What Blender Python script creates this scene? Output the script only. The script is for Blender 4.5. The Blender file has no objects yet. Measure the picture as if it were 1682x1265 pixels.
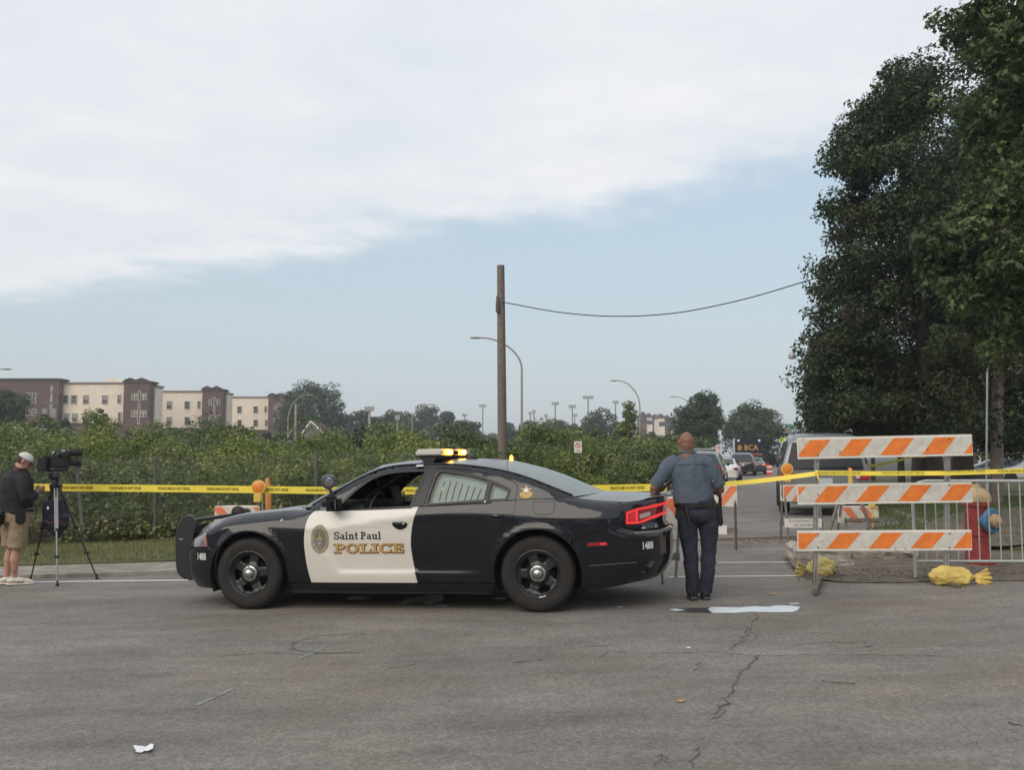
import bpy, bmesh, math, random
import numpy as np
from mathutils import Vector, Matrix, Euler
from mathutils.geometry import delaunay_2d_cdt
S = bpy.context.scene
COL = S.collection
random.seed(7)
RNG = np.random.default_rng(7)
R = math.radians

# ------------------------------------------------------------------ camera
FPX, CXP, CYP, HOR, CAMZ = 1450.0, 841.0, 632.5, 748.0, 1.53
PITCH = math.atan((HOR - CYP) / FPX)
cam_d = bpy.data.cameras.new('camera'); cam = bpy.data.objects.new('camera', cam_d); COL.objects.link(cam)
cam.location = (0, 0, CAMZ); cam.rotation_euler = (R(90) + PITCH, 0, 0)
cam_d.sensor_width = 36; cam_d.lens = FPX / 1682 * 36; cam_d.clip_start = 0.1; cam_d.clip_end = 3000
S.camera = cam

# ------------------------------------------------------------------ sky and light
SUN_EL, SUN_AZ = 34, 215        # azimuth clockwise from +Y: behind the camera, to the left
W = bpy.data.worlds.new('World'); S.world = W; W.use_nodes = True
nt = W.node_tree; N = nt.nodes; L = nt.links; N.clear()
def nd(t, **k):
    n = N.new(t)
    for a, b in k.items(): setattr(n, a, b)
    return n
out = nd('ShaderNodeOutputWorld'); bg = nd('ShaderNodeBackground'); L.new(bg.outputs[0], out.inputs[0])
sky = nd('ShaderNodeTexSky', sky_type='NISHITA', sun_disc=False, sun_elevation=R(SUN_EL), sun_rotation=R(SUN_AZ))
sky.air_density = 1.3; sky.dust_density = 3.5; sky.ozone_density = 1.5
bg.inputs[1].default_value = 0.1
tc = nd('ShaderNodeTexCoord'); sep = nd('ShaderNodeSeparateXYZ'); L.new(tc.outputs['Generated'], sep.inputs[0])
def math_(op, a, b=None, c=None, clamp=False):
    m = nd('ShaderNodeMath', operation=op); m.use_clamp = clamp
    for i, v in enumerate((a, b, c)):
        if v is None: continue
        if isinstance(v, (int, float)): m.inputs[i].default_value = v
        else: L.new(v, m.inputs[i])
    return m.outputs[0]
# cloud deck: a flat layer, so directions are projected on a plane overhead
zc = math_('MAXIMUM', sep.outputs[2], 0.012)
zz = math_('ADD', zc, 0.05)
px = math_('DIVIDE', sep.outputs[0], zz); py = math_('DIVIDE', sep.outputs[1], zz)
comb = nd('ShaderNodeCombineXYZ'); L.new(px, comb.inputs[0]); L.new(py, comb.inputs[1])
def world_dir(u, v):
    x = (u - CXP) / FPX; y = -(v - CYP) / FPX
    d = Vector((x, math.cos(PITCH) - y * math.sin(PITCH), math.sin(PITCH) + y * math.cos(PITCH))); return d.normalized()
def pl(u, v):
    d = world_dir(u, v); z = max(d.z, .012) + .05; return d.x / z, d.y / z
(ax_, ay_), (bx_, by_) = pl(60, 480), pl(1330, 285)
# signed distance to the line joining the two points where the deck's edge is seen
dx_, dy_ = bx_ - ax_, by_ - ay_; ln_ = math.hypot(dx_, dy_); nx_, ny_ = dy_ / ln_, -dx_ / ln_
if ny_ > 0: nx_, ny_ = -nx_, -ny_       # positive towards the camera (overhead side)
c0 = -(nx_ * ax_ + ny_ * ay_)
sd = math_('ADD', math_('ADD', math_('MULTIPLY', px, nx_), math_('MULTIPLY', py, ny_)), c0)
mp = nd('ShaderNodeMapping'); L.new(comb.outputs[0], mp.inputs[0]); mp.inputs['Rotation'].default_value = (0, 0, R(-20)); mp.inputs['Scale'].default_value = (0.75, 1.0, 1)
n1 = nd('ShaderNodeTexNoise'); n1.inputs['Scale'].default_value = 1.3; n1.inputs['Detail'].default_value = 7; n1.inputs['Roughness'].default_value = .55; L.new(mp.outputs[0], n1.inputs[0])
n2 = nd('ShaderNodeTexNoise'); n2.inputs['Scale'].default_value = 1.6; n2.inputs['Detail'].default_value = 6; n2.inputs['Roughness'].default_value = .5; L.new(mp.outputs[0], n2.inputs[0])
n3 = nd('ShaderNodeTexNoise'); n3.inputs['Scale'].default_value = 6.5; n3.inputs['Detail'].default_value = 9; n3.inputs['Roughness'].default_value = .62; L.new(mp.outputs[0], n3.inputs[0])
sdn = math_('ADD', sd, math_('ADD', math_('MULTIPLY', math_('SUBTRACT', n2.outputs[0], 0.5), 1.0), math_('MULTIPLY', math_('SUBTRACT', n3.outputs[0], 0.5), 0.55)))
tex = math_('ADD', math_('MULTIPLY', n2.outputs[0], .68), math_('MULTIPLY', n3.outputs[0], .32))
mask = math_('MULTIPLY', math_('ADD', sdn, 0.26), 1.8, clamp=True)
mr = nd('ShaderNodeMapRange', interpolation_type='SMOOTHSTEP'); L.new(mask, mr.inputs[0])
thin = nd('ShaderNodeMapRange'); L.new(n1.outputs[0], thin.inputs[0]); thin.inputs[1].default_value = .3; thin.inputs[2].default_value = .7; thin.inputs[3].default_value = .72; thin.inputs[4].default_value = 1.0
cov = math_('MULTIPLY', mr.outputs[0], thin.outputs[0])
cr = nd('ShaderNodeValToRGB'); L.new(tex, cr.inputs[0])
cr.color_ramp.elements[0].position = .32; cr.color_ramp.elements[0].color = (6.45, 6.7, 7.15, 1)
cr.color_ramp.elements[1].position = .66; cr.color_ramp.elements[1].color = (7.6, 7.58, 7.7, 1)
# hazy clear air: the physical sky veiled by a pale humid layer
veil = nd('ShaderNodeMix', data_type='RGBA'); veil.inputs[0].default_value = .8
L.new(sky.outputs[0], veil.inputs[6])
vr = nd('ShaderNodeValToRGB'); L.new(sep.outputs[2], vr.inputs[0])
e = vr.color_ramp.elements; e[0].position = 0.0; e[0].color = (5.55, 5.95, 6.2, 1); e[1].position = .45; e[1].color = (4.3, 5.6, 6.9, 1)
m_ = vr.color_ramp.elements.new(.2); m_.color = (4.95, 5.95, 6.7, 1)
L.new(vr.outputs[0], veil.inputs[7])
mixc = nd('ShaderNodeMix', data_type='RGBA'); L.new(cov, mixc.inputs[0]); L.new(veil.outputs[2], mixc.inputs[6]); L.new(cr.outputs[0], mixc.inputs[7])
L.new(mixc.outputs[2], bg.inputs[0])

sun_d = bpy.data.lights.new('sun', 'SUN'); sun = bpy.data.objects.new('sun', sun_d); COL.objects.link(sun)
sun_d.energy = 1.5; sun_d.angle = R(55); sun_d.color = (1, .89, .76)
sa = R(SUN_AZ); dv = Vector((math.sin(sa) * math.cos(R(SUN_EL)), math.cos(sa) * math.cos(R(SUN_EL)), math.sin(R(SUN_EL))))
sun.rotation_euler = dv.to_track_quat('Z', 'Y').to_euler()
vs = S.view_settings; vs.view_transform = 'Standard'; vs.look = 'None'; vs.gamma = 1; vs.use_curve_mapping = False; vs.exposure = 0.30
S.render.engine = 'CYCLES'
S.cycles.max_bounces = 8; S.cycles.transparent_max_bounces = 12

# ------------------------------------------------------------------ places
def sst(a, b, t):
    t = min(1, max(0, (t - a) / (b - a))); return t * t * (3 - 2 * t)
def zg(x, y):                       # the ground: a gentle cross fall near the camera, level further off
    k = 1 - sst(15, 34, y)
    xc = max(-11, min(7, x))
    return .026 * xc * k - .07 * (1 - k) - 2.2 * sst(70, 180, y) * sst(10, -30, x) * 0
def H(u, v, d):                     # point seen at pixel (u, v) of the photograph, d metres ahead
    w = world_dir(u, v); w = w * (d / w.y); return Vector((w.x, w.y, w.z + CAMZ))
def G(u, v, off=0.0):               # point of the ground seen at a pixel
    w = world_dir(u, v); lo, hi = 1.0, 900.0
    for _ in range(60):
        m = (lo + hi) / 2; p = w * (m / w.y)
        if p.z + CAMZ > zg(p.x, p.y) + off: lo = m
        else: hi = m
    p = w * (lo / w.y); return Vector((p.x, p.y, zg(p.x, p.y) + off))
def D(u, v): return G(u, v).y

# ------------------------------------------------------------------ objects and tags
def link(o, parent=None):
    COL.objects.link(o)
    if parent is not None: o.parent = parent
    return o
def tag(o, label=None, cat=None, group=None, kind=None):
    if label: o['label'] = label
    if cat: o['category'] = cat
    if group: o['group'] = group
    if kind: o['kind'] = kind
    return o
def thing(name, label, cat, loc=(0, 0, 0), rz=0, group=None):
    o = bpy.data.objects.new(name, None); o.empty_display_size = .2
    o.location = loc; o.rotation_euler = (0, 0, rz); link(o)
    return tag(o, label, cat, group)
KIDS = {}
def copy_tree(o, parent=None):
    c = o.copy(); COL.objects.link(c); c.parent = parent
    for ch in [x for x in bpy.data.objects if x.parent == o]: copy_tree(ch, c)
    return c
def me_obj(name, verts, faces, mats, parent=None, smooth=False, midx=None):
    me = bpy.data.meshes.new(name); me.from_pydata([tuple(v) for v in verts], [], [tuple(f) for f in faces])
    for m in (mats if isinstance(mats, (list, tuple)) else [mats]): me.materials.append(m)
    if midx is not None: me.polygons.foreach_set('material_index', midx)
    if smooth: me.polygons.foreach_set('use_smooth', [True] * len(me.polygons))
    me.update()
    return link(bpy.data.objects.new(name, me), parent)

class MB:
    """collects shapes for ONE mesh"""
    def __init__(s): s.v = []; s.f = []; s.m = []; s.sm = []
    def add(s, v, f, mi=0, sm=False):
        b = len(s.v); s.v += [Vector(p) for p in v]; s.f += [tuple(i + b for i in q) for q in f]; s.m += [mi] * len(f); s.sm += [sm] * len(f); return s
    def box(s, c, d, mi=0, rot=None, bev=0):
        c = Vector(c); hx, hy, hz = d[0] / 2, d[1] / 2, d[2] / 2
        if bev <= 0:
            v = [Vector((x, y, z)) for x in (-hx, hx) for y in (-hy, hy) for z in (-hz, hz)]
            f = [(0, 1, 3, 2), (4, 6, 7, 5), (0, 4, 5, 1), (2, 3, 7, 6), (0, 2, 6, 4), (1, 5, 7, 3)]
        else:
            bm = bmesh.new(); bmesh.ops.create_cube(bm, size=1)
            for q in bm.verts: q.co = Vector((q.co.x * d[0], q.co.y * d[1], q.co.z * d[2]))
            bmesh.ops.bevel(bm, geom=bm.edges[:], offset=bev, segments=2, affect='EDGES', clamp_overlap=True)
            bm.verts.index_update(); v = [q.co.copy() for q in bm.verts]; f = [tuple(q.index for q in g.verts) for g in bm.faces]; bm.free()
        if rot is not None:
            if not isinstance(rot, Matrix): rot = Euler(rot).to_matrix()
            v = [rot @ p for p in v]
        return s.add([p + c for p in v], f, mi, bev > 0)
    def tube(s, pts, r, n=8, mi=0, cap=True, sm=True, flat=1.0):
        pts = [Vector(p) for p in pts]; rs = r if isinstance(r, (list, tuple)) else [r] * len(pts)
        up = Vector((0, 0, 1)); V = []; prev = None
        for i, p in enumerate(pts):
            t = (pts[min(i + 1, len(pts) - 1)] - pts[max(i - 1, 0)]).normalized()
            if prev is None:
                a = t.cross(up) if abs(t.z) < .95 else t.cross(Vector((0, 1, 0)))
            else: a = prev - t * prev.dot(t)
            if a.length < 1e-6: a = t.orthogonal()
            a.normalize(); prev = a; b = t.cross(a)
            for k in range(n):
                q = 2 * math.pi * k / n; V.append(p + (a * math.cos(q) + b * math.sin(q) * flat) * rs[i])
        F = [(i * n + k, i * n + (k + 1) % n, (i + 1) * n + (k + 1) % n, (i + 1) * n + k) for i in range(len(pts) - 1) for k in range(n)]
        s.add(V, F, mi, sm)
        if cap:
            b = len(s.v) - len(V)
            s.f += [tuple(b + k for k in reversed(range(n))), tuple(b + (len(pts) - 1) * n + k for k in range(n))]; s.m += [mi] * 2; s.sm += [False] * 2
        return s
    def lathe(s, prof, M=None, n=24, mi=0, sm=True, cap=True):
        """prof: (r, h) pairs about local z; M places it"""
        M = M or Matrix(); V = []; 
        for r_, h in prof:
            for k in range(n):
                q = 2 * math.pi * k / n; V.append(M @ Vector((r_ * math.cos(q), r_ * math.sin(q), h)))
        F = [(i * n + k, i * n + (k + 1) % n, (i + 1) * n + (k + 1) % n, (i + 1) * n + k) for i in range(len(prof) - 1) for k in range(n)]
        s.add(V, F, mi, sm)
        b = len(s.v) - len(V)
        if not cap: return s
        if prof[0][0] > 1e-4: s.f.append(tuple(b + k for k in reversed(range(n)))); s.m.append(mi); s.sm.append(False)
        if prof[-1][0] > 1e-4: s.f.append(tuple(b + (len(prof) - 1) * n + k for k in range(n))); s.m.append(mi); s.sm.append(False)
        return s
    def prism(s, poly, d0, d1, axis='y', mi=0):
        """poly in the plane across axis, swept from d0 to d1"""
        n = len(poly)
        def P(a, b, d): return {'y': (a, d, b), 'x': (d, a, b), 'z': (a, b, d)}[axis]
        V = [P(a, b, d0) for a, b in poly] + [P(a, b, d1) for a, b in poly]
        F = [tuple(range(n)), tuple(range(2 * n - 1, n - 1, -1))] + [(i, n + i, n + (i + 1) % n, (i + 1) % n) for i in range(n)]
        return s.add(V, F, mi)
    def blob(s, c, r, mi=0, sub=2, M=None):
        bm = bmesh.new(); bmesh.ops.create_icosphere(bm, subdivisions=sub, radius=1)
        v = [Vector((q.co.x * r[0], q.co.y * r[1], q.co.z * r[2])) for q in bm.verts]
        if M is not None: v = [M @ q for q in v]
        v = [q + Vector(c) for q in v]
        f = [tuple(q.index for q in g.verts) for g in bm.faces]; bm.free(); return s.add(v, f, mi, True)
    def xf(s, M, i0=0):
        for i in range(i0, len(s.v)): s.v[i] = M @ s.v[i]
        return s
    def build(s, name, mats, parent=None, fix=True):
        o = me_obj(name, s.v, s.f, mats, parent, midx=s.m); me = o.data
        if fix:
            bm = bmesh.new(); bm.from_mesh(me); bmesh.ops.recalc_face_normals(bm, faces=bm.faces[:]); bm.to_mesh(me); bm.free()
        me.polygons.foreach_set('use_smooth', s.sm); me.update()
        if any(s.sm): me.set_sharp_from_angle(angle=R(42))
        return o

# ------------------------------------------------------------------ materials
MATS = {}
def mat(name, col, rough=.6, metal=0., var=0., vscale=8., bump=0., bscale=60., coat=0., spec=.5, emit=None, es=1., col2=None, trans=0., alpha=1., detail=4., objc=True, rvar=0., sub=0.):
    if name in MATS: return MATS[name]
    m = bpy.data.materials.new(name); m.use_nodes = True; MATS[name] = m
    n = m.node_tree.nodes; l = m.node_tree.links; b = n['Principled BSDF']
    b.inputs['Base Color'].default_value = (*col, 1); b.inputs['Roughness'].default_value = rough; b.inputs['Metallic'].default_value = metal
    b.inputs['Coat Weight'].default_value = coat; b.inputs['Coat Roughness'].default_value = .04; b.inputs['Specular IOR Level'].default_value = spec
    b.inputs['Transmission Weight'].default_value = trans; b.inputs['Alpha'].default_value = alpha
    if emit: b.inputs['Emission Color'].default_value = (*emit, 1); b.inputs['Emission Strength'].default_value = es
    if var or bump or rvar:
        tc = n.new('ShaderNodeTexCoord'); src = tc.outputs['Object']
        if not objc:
            g = n.new('ShaderNodeNewGeometry'); src = g.outputs['Position']
    if var or rvar:
        t = n.new('ShaderNodeTexNoise'); t.inputs['Scale'].default_value = vscale; t.inputs['Detail'].default_value = detail; t.inputs['Roughness'].default_value = .6; l.new(src, t.inputs[0])
    if var:
        r = n.new('ShaderNodeValToRGB'); l.new(t.outputs[0], r.inputs[0]); r.color_ramp.elements[0].position = .3; r.color_ramp.elements[1].position = .7
        c2 = col2 or tuple(min(1, c * (1 + var)) for c in col); c1 = col if col2 else tuple(c * (1 - var) for c in col)
        r.color_ramp.elements[0].color = (*c1, 1); r.color_ramp.elements[1].color = (*c2, 1); l.new(r.outputs[0], b.inputs['Base Color'])
    if rvar:
        q = n.new('ShaderNodeMapRange'); l.new(t.outputs[0], q.inputs[0]); q.inputs[1].default_value = .3; q.inputs[2].default_value = .7; q.inputs[3].default_value = max(0, rough - rvar); q.inputs[4].default_value = rough + rvar; l.new(q.outputs[0], b.inputs['Roughness'])
    if bump:
        t2 = n.new('ShaderNodeTexNoise'); t2.inputs['Scale'].default_value = bscale; t2.inputs['Detail'].default_value = 5; l.new(src, t2.inputs[0])
        bp = n.new('ShaderNodeBump'); bp.inputs['Strength'].default_value = bump; bp.inputs['Distance'].default_value = .01; l.new(t2.outputs[0], bp.inputs['Height']); l.new(bp.outputs[0], b.inputs['Normal'])
    return m
def leafmat(name, c1, c2, c3=None, rough=.55):
    """leaf colour differs from leaf to leaf and from branch to branch"""
    if name in MATS: return MATS[name]
    m = bpy.data.materials.new(name); m.use_nodes = True; MATS[name] = m
    n = m.node_tree.nodes; l = m.node_tree.links; b = n['Principled BSDF']
    g = n.new('ShaderNodeNewGeometry'); a = n.new('ShaderNodeAttribute'); a.attribute_name = 'leafv'
    t = n.new('ShaderNodeTexNoise'); t.inputs['Scale'].default_value = .9; t.inputs['Detail'].default_value = 3; l.new(g.outputs['Position'], t.inputs[0])
    ad = n.new('ShaderNodeMath'); ad.operation = 'MULTIPLY_ADD'; l.new(t.outputs[0], ad.inputs[0]); ad.inputs[1].default_value = .9; l.new(a.outputs['Fac'], ad.inputs[2])
    r = n.new('ShaderNodeValToRGB'); l.new(ad.outputs[0], r.inputs[0]); e = r.color_ramp.elements
    e[0].position = .3; e[0].color = (*c1, 1); e[1].position = .85; e[1].color = (*c2, 1)
    if c3: q = e.new(1.0); q.color = (*c3, 1)
    l.new(r.outputs[0], b.inputs['Base Color']); b.inputs['Roughness'].default_value = rough; b.inputs['Specular IOR Level'].default_value = .35
    tr = n.new('ShaderNodeBsdfTranslucent'); l.new(r.outputs[0], tr.inputs[0]); mx = n.new('ShaderNodeMixShader'); mx.inputs[0].default_value = .25
    l.new(b.outputs[0], mx.inputs[1]); l.new(tr.outputs[0], mx.inputs[2]); l.new(mx.outputs[0], n['Material Output'].inputs[0])
    return m

# ------------------------------------------------------------------ flat sheets and shaped panels from outlines
def inside(poly, x, y):
    """even-odd test for arrays"""
    r = np.zeros(len(x), bool); n = len(poly)
    for i in range(n):
        x1, y1 = poly[i]; x2, y2 = poly[(i + 1) % n]
        c = ((y1 > y) != (y2 > y))
        with np.errstate(divide='ignore', invalid='ignore'): xi = (x2 - x1) * (y - y1) / (y2 - y1 + 1e-15) + x1
        r ^= c & (x < xi)
    return r
def resample(poly, step, closed=True):
    o = []; n = len(poly)
    for i in range(n if closed else n - 1):
        a = Vector(poly[i]); b = Vector(poly[(i + 1) % n]); k = max(1, int(math.ceil((b - a).length / step)))
        for j in range(k): o.append(tuple(a.lerp(b, j / k)))
    if not closed: o.append(tuple(poly[-1]))
    return o
def curve(pts, n=6, closed=False):
    """Catmull-Rom through 2D or 3D points"""
    P = [Vector(p) for p in pts]; o = []; m = len(P)
    for i in range(m if closed else m - 1):
        if closed: a, b, c, d = P[i - 1], P[i], P[(i + 1) % m], P[(i + 2) % m]
        else: a, b, c, d = P[max(i - 1, 0)], P[i], P[i + 1], P[min(i + 2, m - 1)]
        for j in range(n):
            t = j / n; o.append(.5 * ((2 * b) + (c - a) * t + (2 * a - 5 * b + 4 * c - d) * t * t + (3 * b - a - 3 * c + d) * t ** 3))
    if not closed: o.append(P[-1])
    return [tuple(q) for q in o]
def tri(poly, holes=(), step=.1, estep=None):
    """triangulated region: 2D points and triangles"""
    estep = estep or step
    loops = [resample(poly, estep)] + [resample(h, estep) for h in holes]
    pts = []; edges = []
    for lp in loops:
        b = len(pts); pts += lp; edges += [(b + i, b + (i + 1) % len(lp)) for i in range(len(lp))]
    xs = [p[0] for p in poly]; ys = [p[1] for p in poly]
    gx, gy = np.meshgrid(np.arange(min(xs) + step * .5, max(xs), step), np.arange(min(ys) + step * .5, max(ys), step))
    gx[1::2] += step * .5
    gx = gx.ravel(); gy = gy.ravel(); ok = inside(poly, gx, gy)
    for h in holes: ok &= ~inside(h, gx, gy)
    ed = np.array(pts); gx, gy = gx[ok], gy[ok]
    if len(gx):
        far = np.ones(len(gx), bool)
        for c in range(0, len(gx), 4000):
            d = ((gx[c:c + 4000, None] - ed[None, :, 0]) ** 2 + (gy[c:c + 4000, None] - ed[None, :, 1]) ** 2).min(1); far[c:c + 4000] = d > (step * .45) ** 2
        gx, gy = gx[far], gy[far]
    pts = pts + list(zip(gx.tolist(), gy.tolist()))
    r = delaunay_2d_cdt([Vector(p) for p in pts], edges, [], 0, 1e-7)
    V = [tuple(v) for v in r[0]]; T = [tuple(f) for f in r[2]]
    if not T: return V, T
    va = np.array(V); ta = np.array(T); ce = va[ta].mean(1); ok = inside(poly, ce[:, 0], ce[:, 1])
    for h in holes: ok &= ~inside(h, ce[:, 0], ce[:, 1])
    T = [t for t, k in zip(T, ok) if k]
    used = sorted({i for t in T for i in t}); mp_ = {j: i for i, j in enumerate(used)}
    return [V[i] for i in used], [tuple(mp_[i] for i in t) for t in T]
def offset_poly(poly, d):
    """inset a closed outline by d"""
    n = len(poly); A = sum(poly[i][0] * poly[(i + 1) % n][1] - poly[(i + 1) % n][0] * poly[i][1] for i in range(n)); sg = 1 if A > 0 else -1; o = []
    for i in range(n):
        p0, p1, p2 = Vector(poly[i - 1]), Vector(poly[i]), Vector(poly[(i + 1) % n]); a = (p1 - p0); b = (p2 - p1)
        if a.length < 1e-9 or b.length < 1e-9: o.append(tuple(p1)); continue
        a.normalize(); b.normalize(); na = Vector((-a.y, a.x)); nb = Vector((-b.y, b.x)); m = na + nb
        if m.length < .2: m = na
        m.normalize(); k = 1 / max(.5, m.dot(na)); o.append(tuple(p1 + m * (d * k * sg)))
    return o
def sheet(name, poly, off, m, step=.6, parent=None, kind='structure', zf=None, thick=0):
    V, T = tri(poly, step=step); zf = zf or zg
    v3 = [(x, y, zf(x, y) + off) for x, y in V]
    if thick:
        b = len(v3); lp = resample(poly, step); T = [t if ((v3[t[1]][0] - v3[t[0]][0]) * (v3[t[2]][1] - v3[t[0]][1]) - (v3[t[2]][0] - v3[t[0]][0]) * (v3[t[1]][1] - v3[t[0]][1])) > 0 else t[::-1] for t in T]
        v3 += [(x, y, zf(x, y) + off) for x, y in lp] + [(x, y, zf(x, y) + off - thick) for x, y in lp]; n = len(lp)
        T = list(T) + [(b + i, b + (i + 1) % n, b + n + (i + 1) % n, b + n + i) for i in range(n)]
    o = me_obj(name, v3, T, m, parent)
    if kind: o['kind'] = kind
    return o
# ================================================================== GROUND
def asphalt(name, base, seed=0., dirt=(.185, .145, .112)):
    m = bpy.data.materials.new(name); m.use_nodes = True; n = m.node_tree.nodes; l = m.node_tree.links; b = n['Principled BSDF']
    g = n.new('ShaderNodeNewGeometry')
    def noise(sc, det=5, scl=(1, 1, 1), rot=0, rough=.6):
        mp = n.new('ShaderNodeMapping'); l.new(g.outputs['Position'], mp.inputs[0]); mp.inputs['Scale'].default_value = scl; mp.inputs['Location'].default_value = (seed, seed * 2, 0); mp.inputs['Rotation'].default_value = (0, 0, rot)
        t = n.new('ShaderNodeTexNoise'); t.inputs['Scale'].default_value = sc; t.inputs['Detail'].default_value = det; t.inputs['Roughness'].default_value = rough; l.new(mp.outputs[0], t.inputs[0]); return t.outputs[0]
    def ramp(v, a, b_, c1, c2):
        r = n.new('ShaderNodeValToRGB'); l.new(v, r.inputs[0]); e = r.color_ramp.elements; e[0].position = a; e[1].position = b_; e[0].color = c1; e[1].color = c2; return r.outputs[0]
    def mix(bt, a, b_, f):
        x = n.new('ShaderNodeMix'); x.data_type = 'RGBA'; x.blend_type = bt
        if isinstance(f, float): x.inputs[0].default_value = f
        else: l.new(f, x.inputs[0])
        for i, q in ((6, a), (7, b_)):
            if isinstance(q, tuple): x.inputs[i].default_value = q
            else: l.new(q, x.inputs[i])
        return x.outputs[2]
    G1 = lambda v: (v, v, v, 1)
    grain = mix('MULTIPLY', ramp(noise(52, 3), .3, .72, G1(.80), G1(1.22)), ramp(noise(170, 2), .3, .7, G1(.75), G1(1.25)), 1.0)
    big = ramp(noise(.55, 6, (1, 1.5, 1), 0, .68), .34, .66, G1(.76), G1(1.16))
    streak = ramp(noise(1.7, 8, (.5, 2.2, 1), .04, .72), .3, .62, G1(.78), G1(1.08))
    worn = ramp(noise(1.1, 7, (.45, 1.5, 1), -.05, .68), .58, .70, G1(0), G1(.75))
    dirtm = ramp(noise(.33, 6, (1, 1.3, 1), .3, .65), .47, .70, G1(0), G1(.55))
    c = mix('MULTIPLY', (*base, 1), grain, 1.0); c = mix('MULTIPLY', c, big, 1.0); c = mix('MULTIPLY', c, streak, 1.0)
    c = mix('MIX', c, (*dirt, 1), dirtm); c = mix('MULTIPLY', c, G1(.72), worn)
    sp = n.new('ShaderNodeTexVoronoi'); sp.inputs['Scale'].default_value = 24; l.new(g.outputs['Position'], sp.inputs[0])
    c = mix('MIX', c, (.34, .33, .31, 1), ramp(sp.outputs['Distance'], .04, .085, G1(.8), G1(0)))
    stain = ramp(noise(.8, 7, (.6, 1.6, 1), .1, .7), .60, .72, G1(0), G1(.6)); c = mix('MULTIPLY', c, (.66, .66, .67, 1), stain); pale = ramp(noise(.42, 5, (.7, 1.4, 1), -.2, .6), .55, .68, G1(0), G1(.5)); c = mix('MULTIPLY', c, (1.22, 1.17, 1.1, 1), pale)
    v2 = n.new('ShaderNodeTexVoronoi'); v2.inputs['Scale'].default_value = 46; l.new(g.outputs['Position'], v2.inputs[0]); bw = n.new('ShaderNodeRGBToBW'); l.new(v2.outputs['Color'], bw.inputs[0]); c = mix('MULTIPLY', c, ramp(bw.outputs[0], .25, .8, G1(.86), G1(1.15)), 1.0)
    l.new(c, b.inputs['Base Color'])
    b.inputs['Roughness'].default_value = .85; b.inputs['Specular IOR Level'].default_value = .3
    bp = n.new('ShaderNodeBump'); bp.inputs['Strength'].default_value = .5; bp.inputs['Distance'].default_value = .006; l.new(noise(130, 4), bp.inputs['Height']); l.new(bp.outputs[0], b.inputs['Normal'])
    MATS[name] = m; return m
M_road = asphalt('asphalt', (.200, .186, .167))
M_street = asphalt('street_asphalt', (.205, .193, .180), 31.)
M_conc = mat('worn_concrete', (.26, .24, .20), .9, var=.35, vscale=5, bump=.5, bscale=70, objc=False)
M_dirt = mat('bare_dirt', (.085, .068, .052), .95, var=.5, vscale=5, bump=1, bscale=45, objc=False, col2=(.20, .165, .132))
M_grassbase = mat('grass_soil', (.05, .065, .022), .95, var=.5, vscale=2.2, bump=1, bscale=40, objc=False, col2=(.13, .13, .05))
M_field = mat('field_floor', (.022, .034, .014), .95, var=.4, vscale=.5, objc=False, col2=(.05, .062, .025))
M_white = mat('road_paint', (.55, .55, .52), .7, var=.35, vscale=9, objc=False, col2=(.66, .66, .63))
M_crack = mat('crack_shadow', (.060, .056, .052), .95, var=.4, vscale=6, objc=False, col2=(.135, .127, .118))

def stleft(y): return 9.8 + (y - 47) * .30
def stright(y): return stleft(y) + 6.9
# ground as one sheet to the horizon
xs = np.unique(np.concatenate([np.arange(-24, 24, .8), np.linspace(-24, -750, 26), np.linspace(24, 750, 26)]))
ys = np.unique(np.concatenate([np.arange(-40, 0, 4.), np.arange(0, 40, .8), np.arange(40, 100, 5.), np.linspace(100, 900, 22)]))
vv = [(x, y, zg(x, y) - .045) for y in ys for x in xs]; nx = len(xs)
ff = [(j * nx + i, j * nx + i + 1, (j + 1) * nx + i + 1, (j + 1) * nx + i) for j in range(len(ys) - 1) for i in range(nx - 1)]
o = me_obj('ground', vv, ff, M_field, smooth=True); o['kind'] = 'structure'

def yl(x):      # far edge of the cross street, left to right
    return 12.25 - .085 * (x + 6) if x < 0 else 11.74 - .19 * x
def yedge(x): return yl(x)
edge = [(x, yedge(x)) for x in np.linspace(-60, 60, 61)]
near = [(-60, -40), (60, -40)]
mouth_l, mouth_r = .6, 4.9
fore = [(-60, -40), (60, -40), (60, 9.75)] + [(40, 9.75), (20, 9.8), (9, 9.92), (7.4, 9.86), (6.3, 10.0), (5.6, 9.9), (5, 10.06), (4.3, 9.97), (3.75, 10.12), (3.48, 10.4), (3.52, 11.3), (3.75, 12.4), (4.5, 13.5), (5.3, 14.4), (5.75, 15.25)] + [(-.05, 15.25), (-.2, 13.4), (-.9, 12.6)] + [(-2, 12.5), (-6, 12.35), (-9, 12.3), (-60, 12.3)]
sheet('road', fore, 0.0, M_road, step=.9)
st = [(stleft(y), y) for y in (15.33, 20, 26, 32, 40, 50, 70, 100, 150, 220)]; sr = [(stright(y) - .4 * (y < 16), y) for y in (220, 150, 100, 70, 50, 40, 32, 26, 20, 15.33)]
sheet('street', st + sr, 0.012, M_street, step=2.2)
# torn strip where the street surface begins, gravel and reddish rubble in it
sheet('pavement_seam', [(-.1, 15.05), (.9, 15.0), (2.2, 15.12), (3.6, 15.0), (4.7, 15.08), (5.85, 15.0), (6.0, 15.45), (4.9, 15.5), (3.7, 15.42), (2.4, 15.52), (1.2, 15.42), (-.1, 15.5)], .006, mat('rubble_strip', (.035, .03, .026), .95, var=.4, vscale=14, bump=1, bscale=50, objc=False, col2=(.22, .13, .09)), step=.2)
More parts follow.
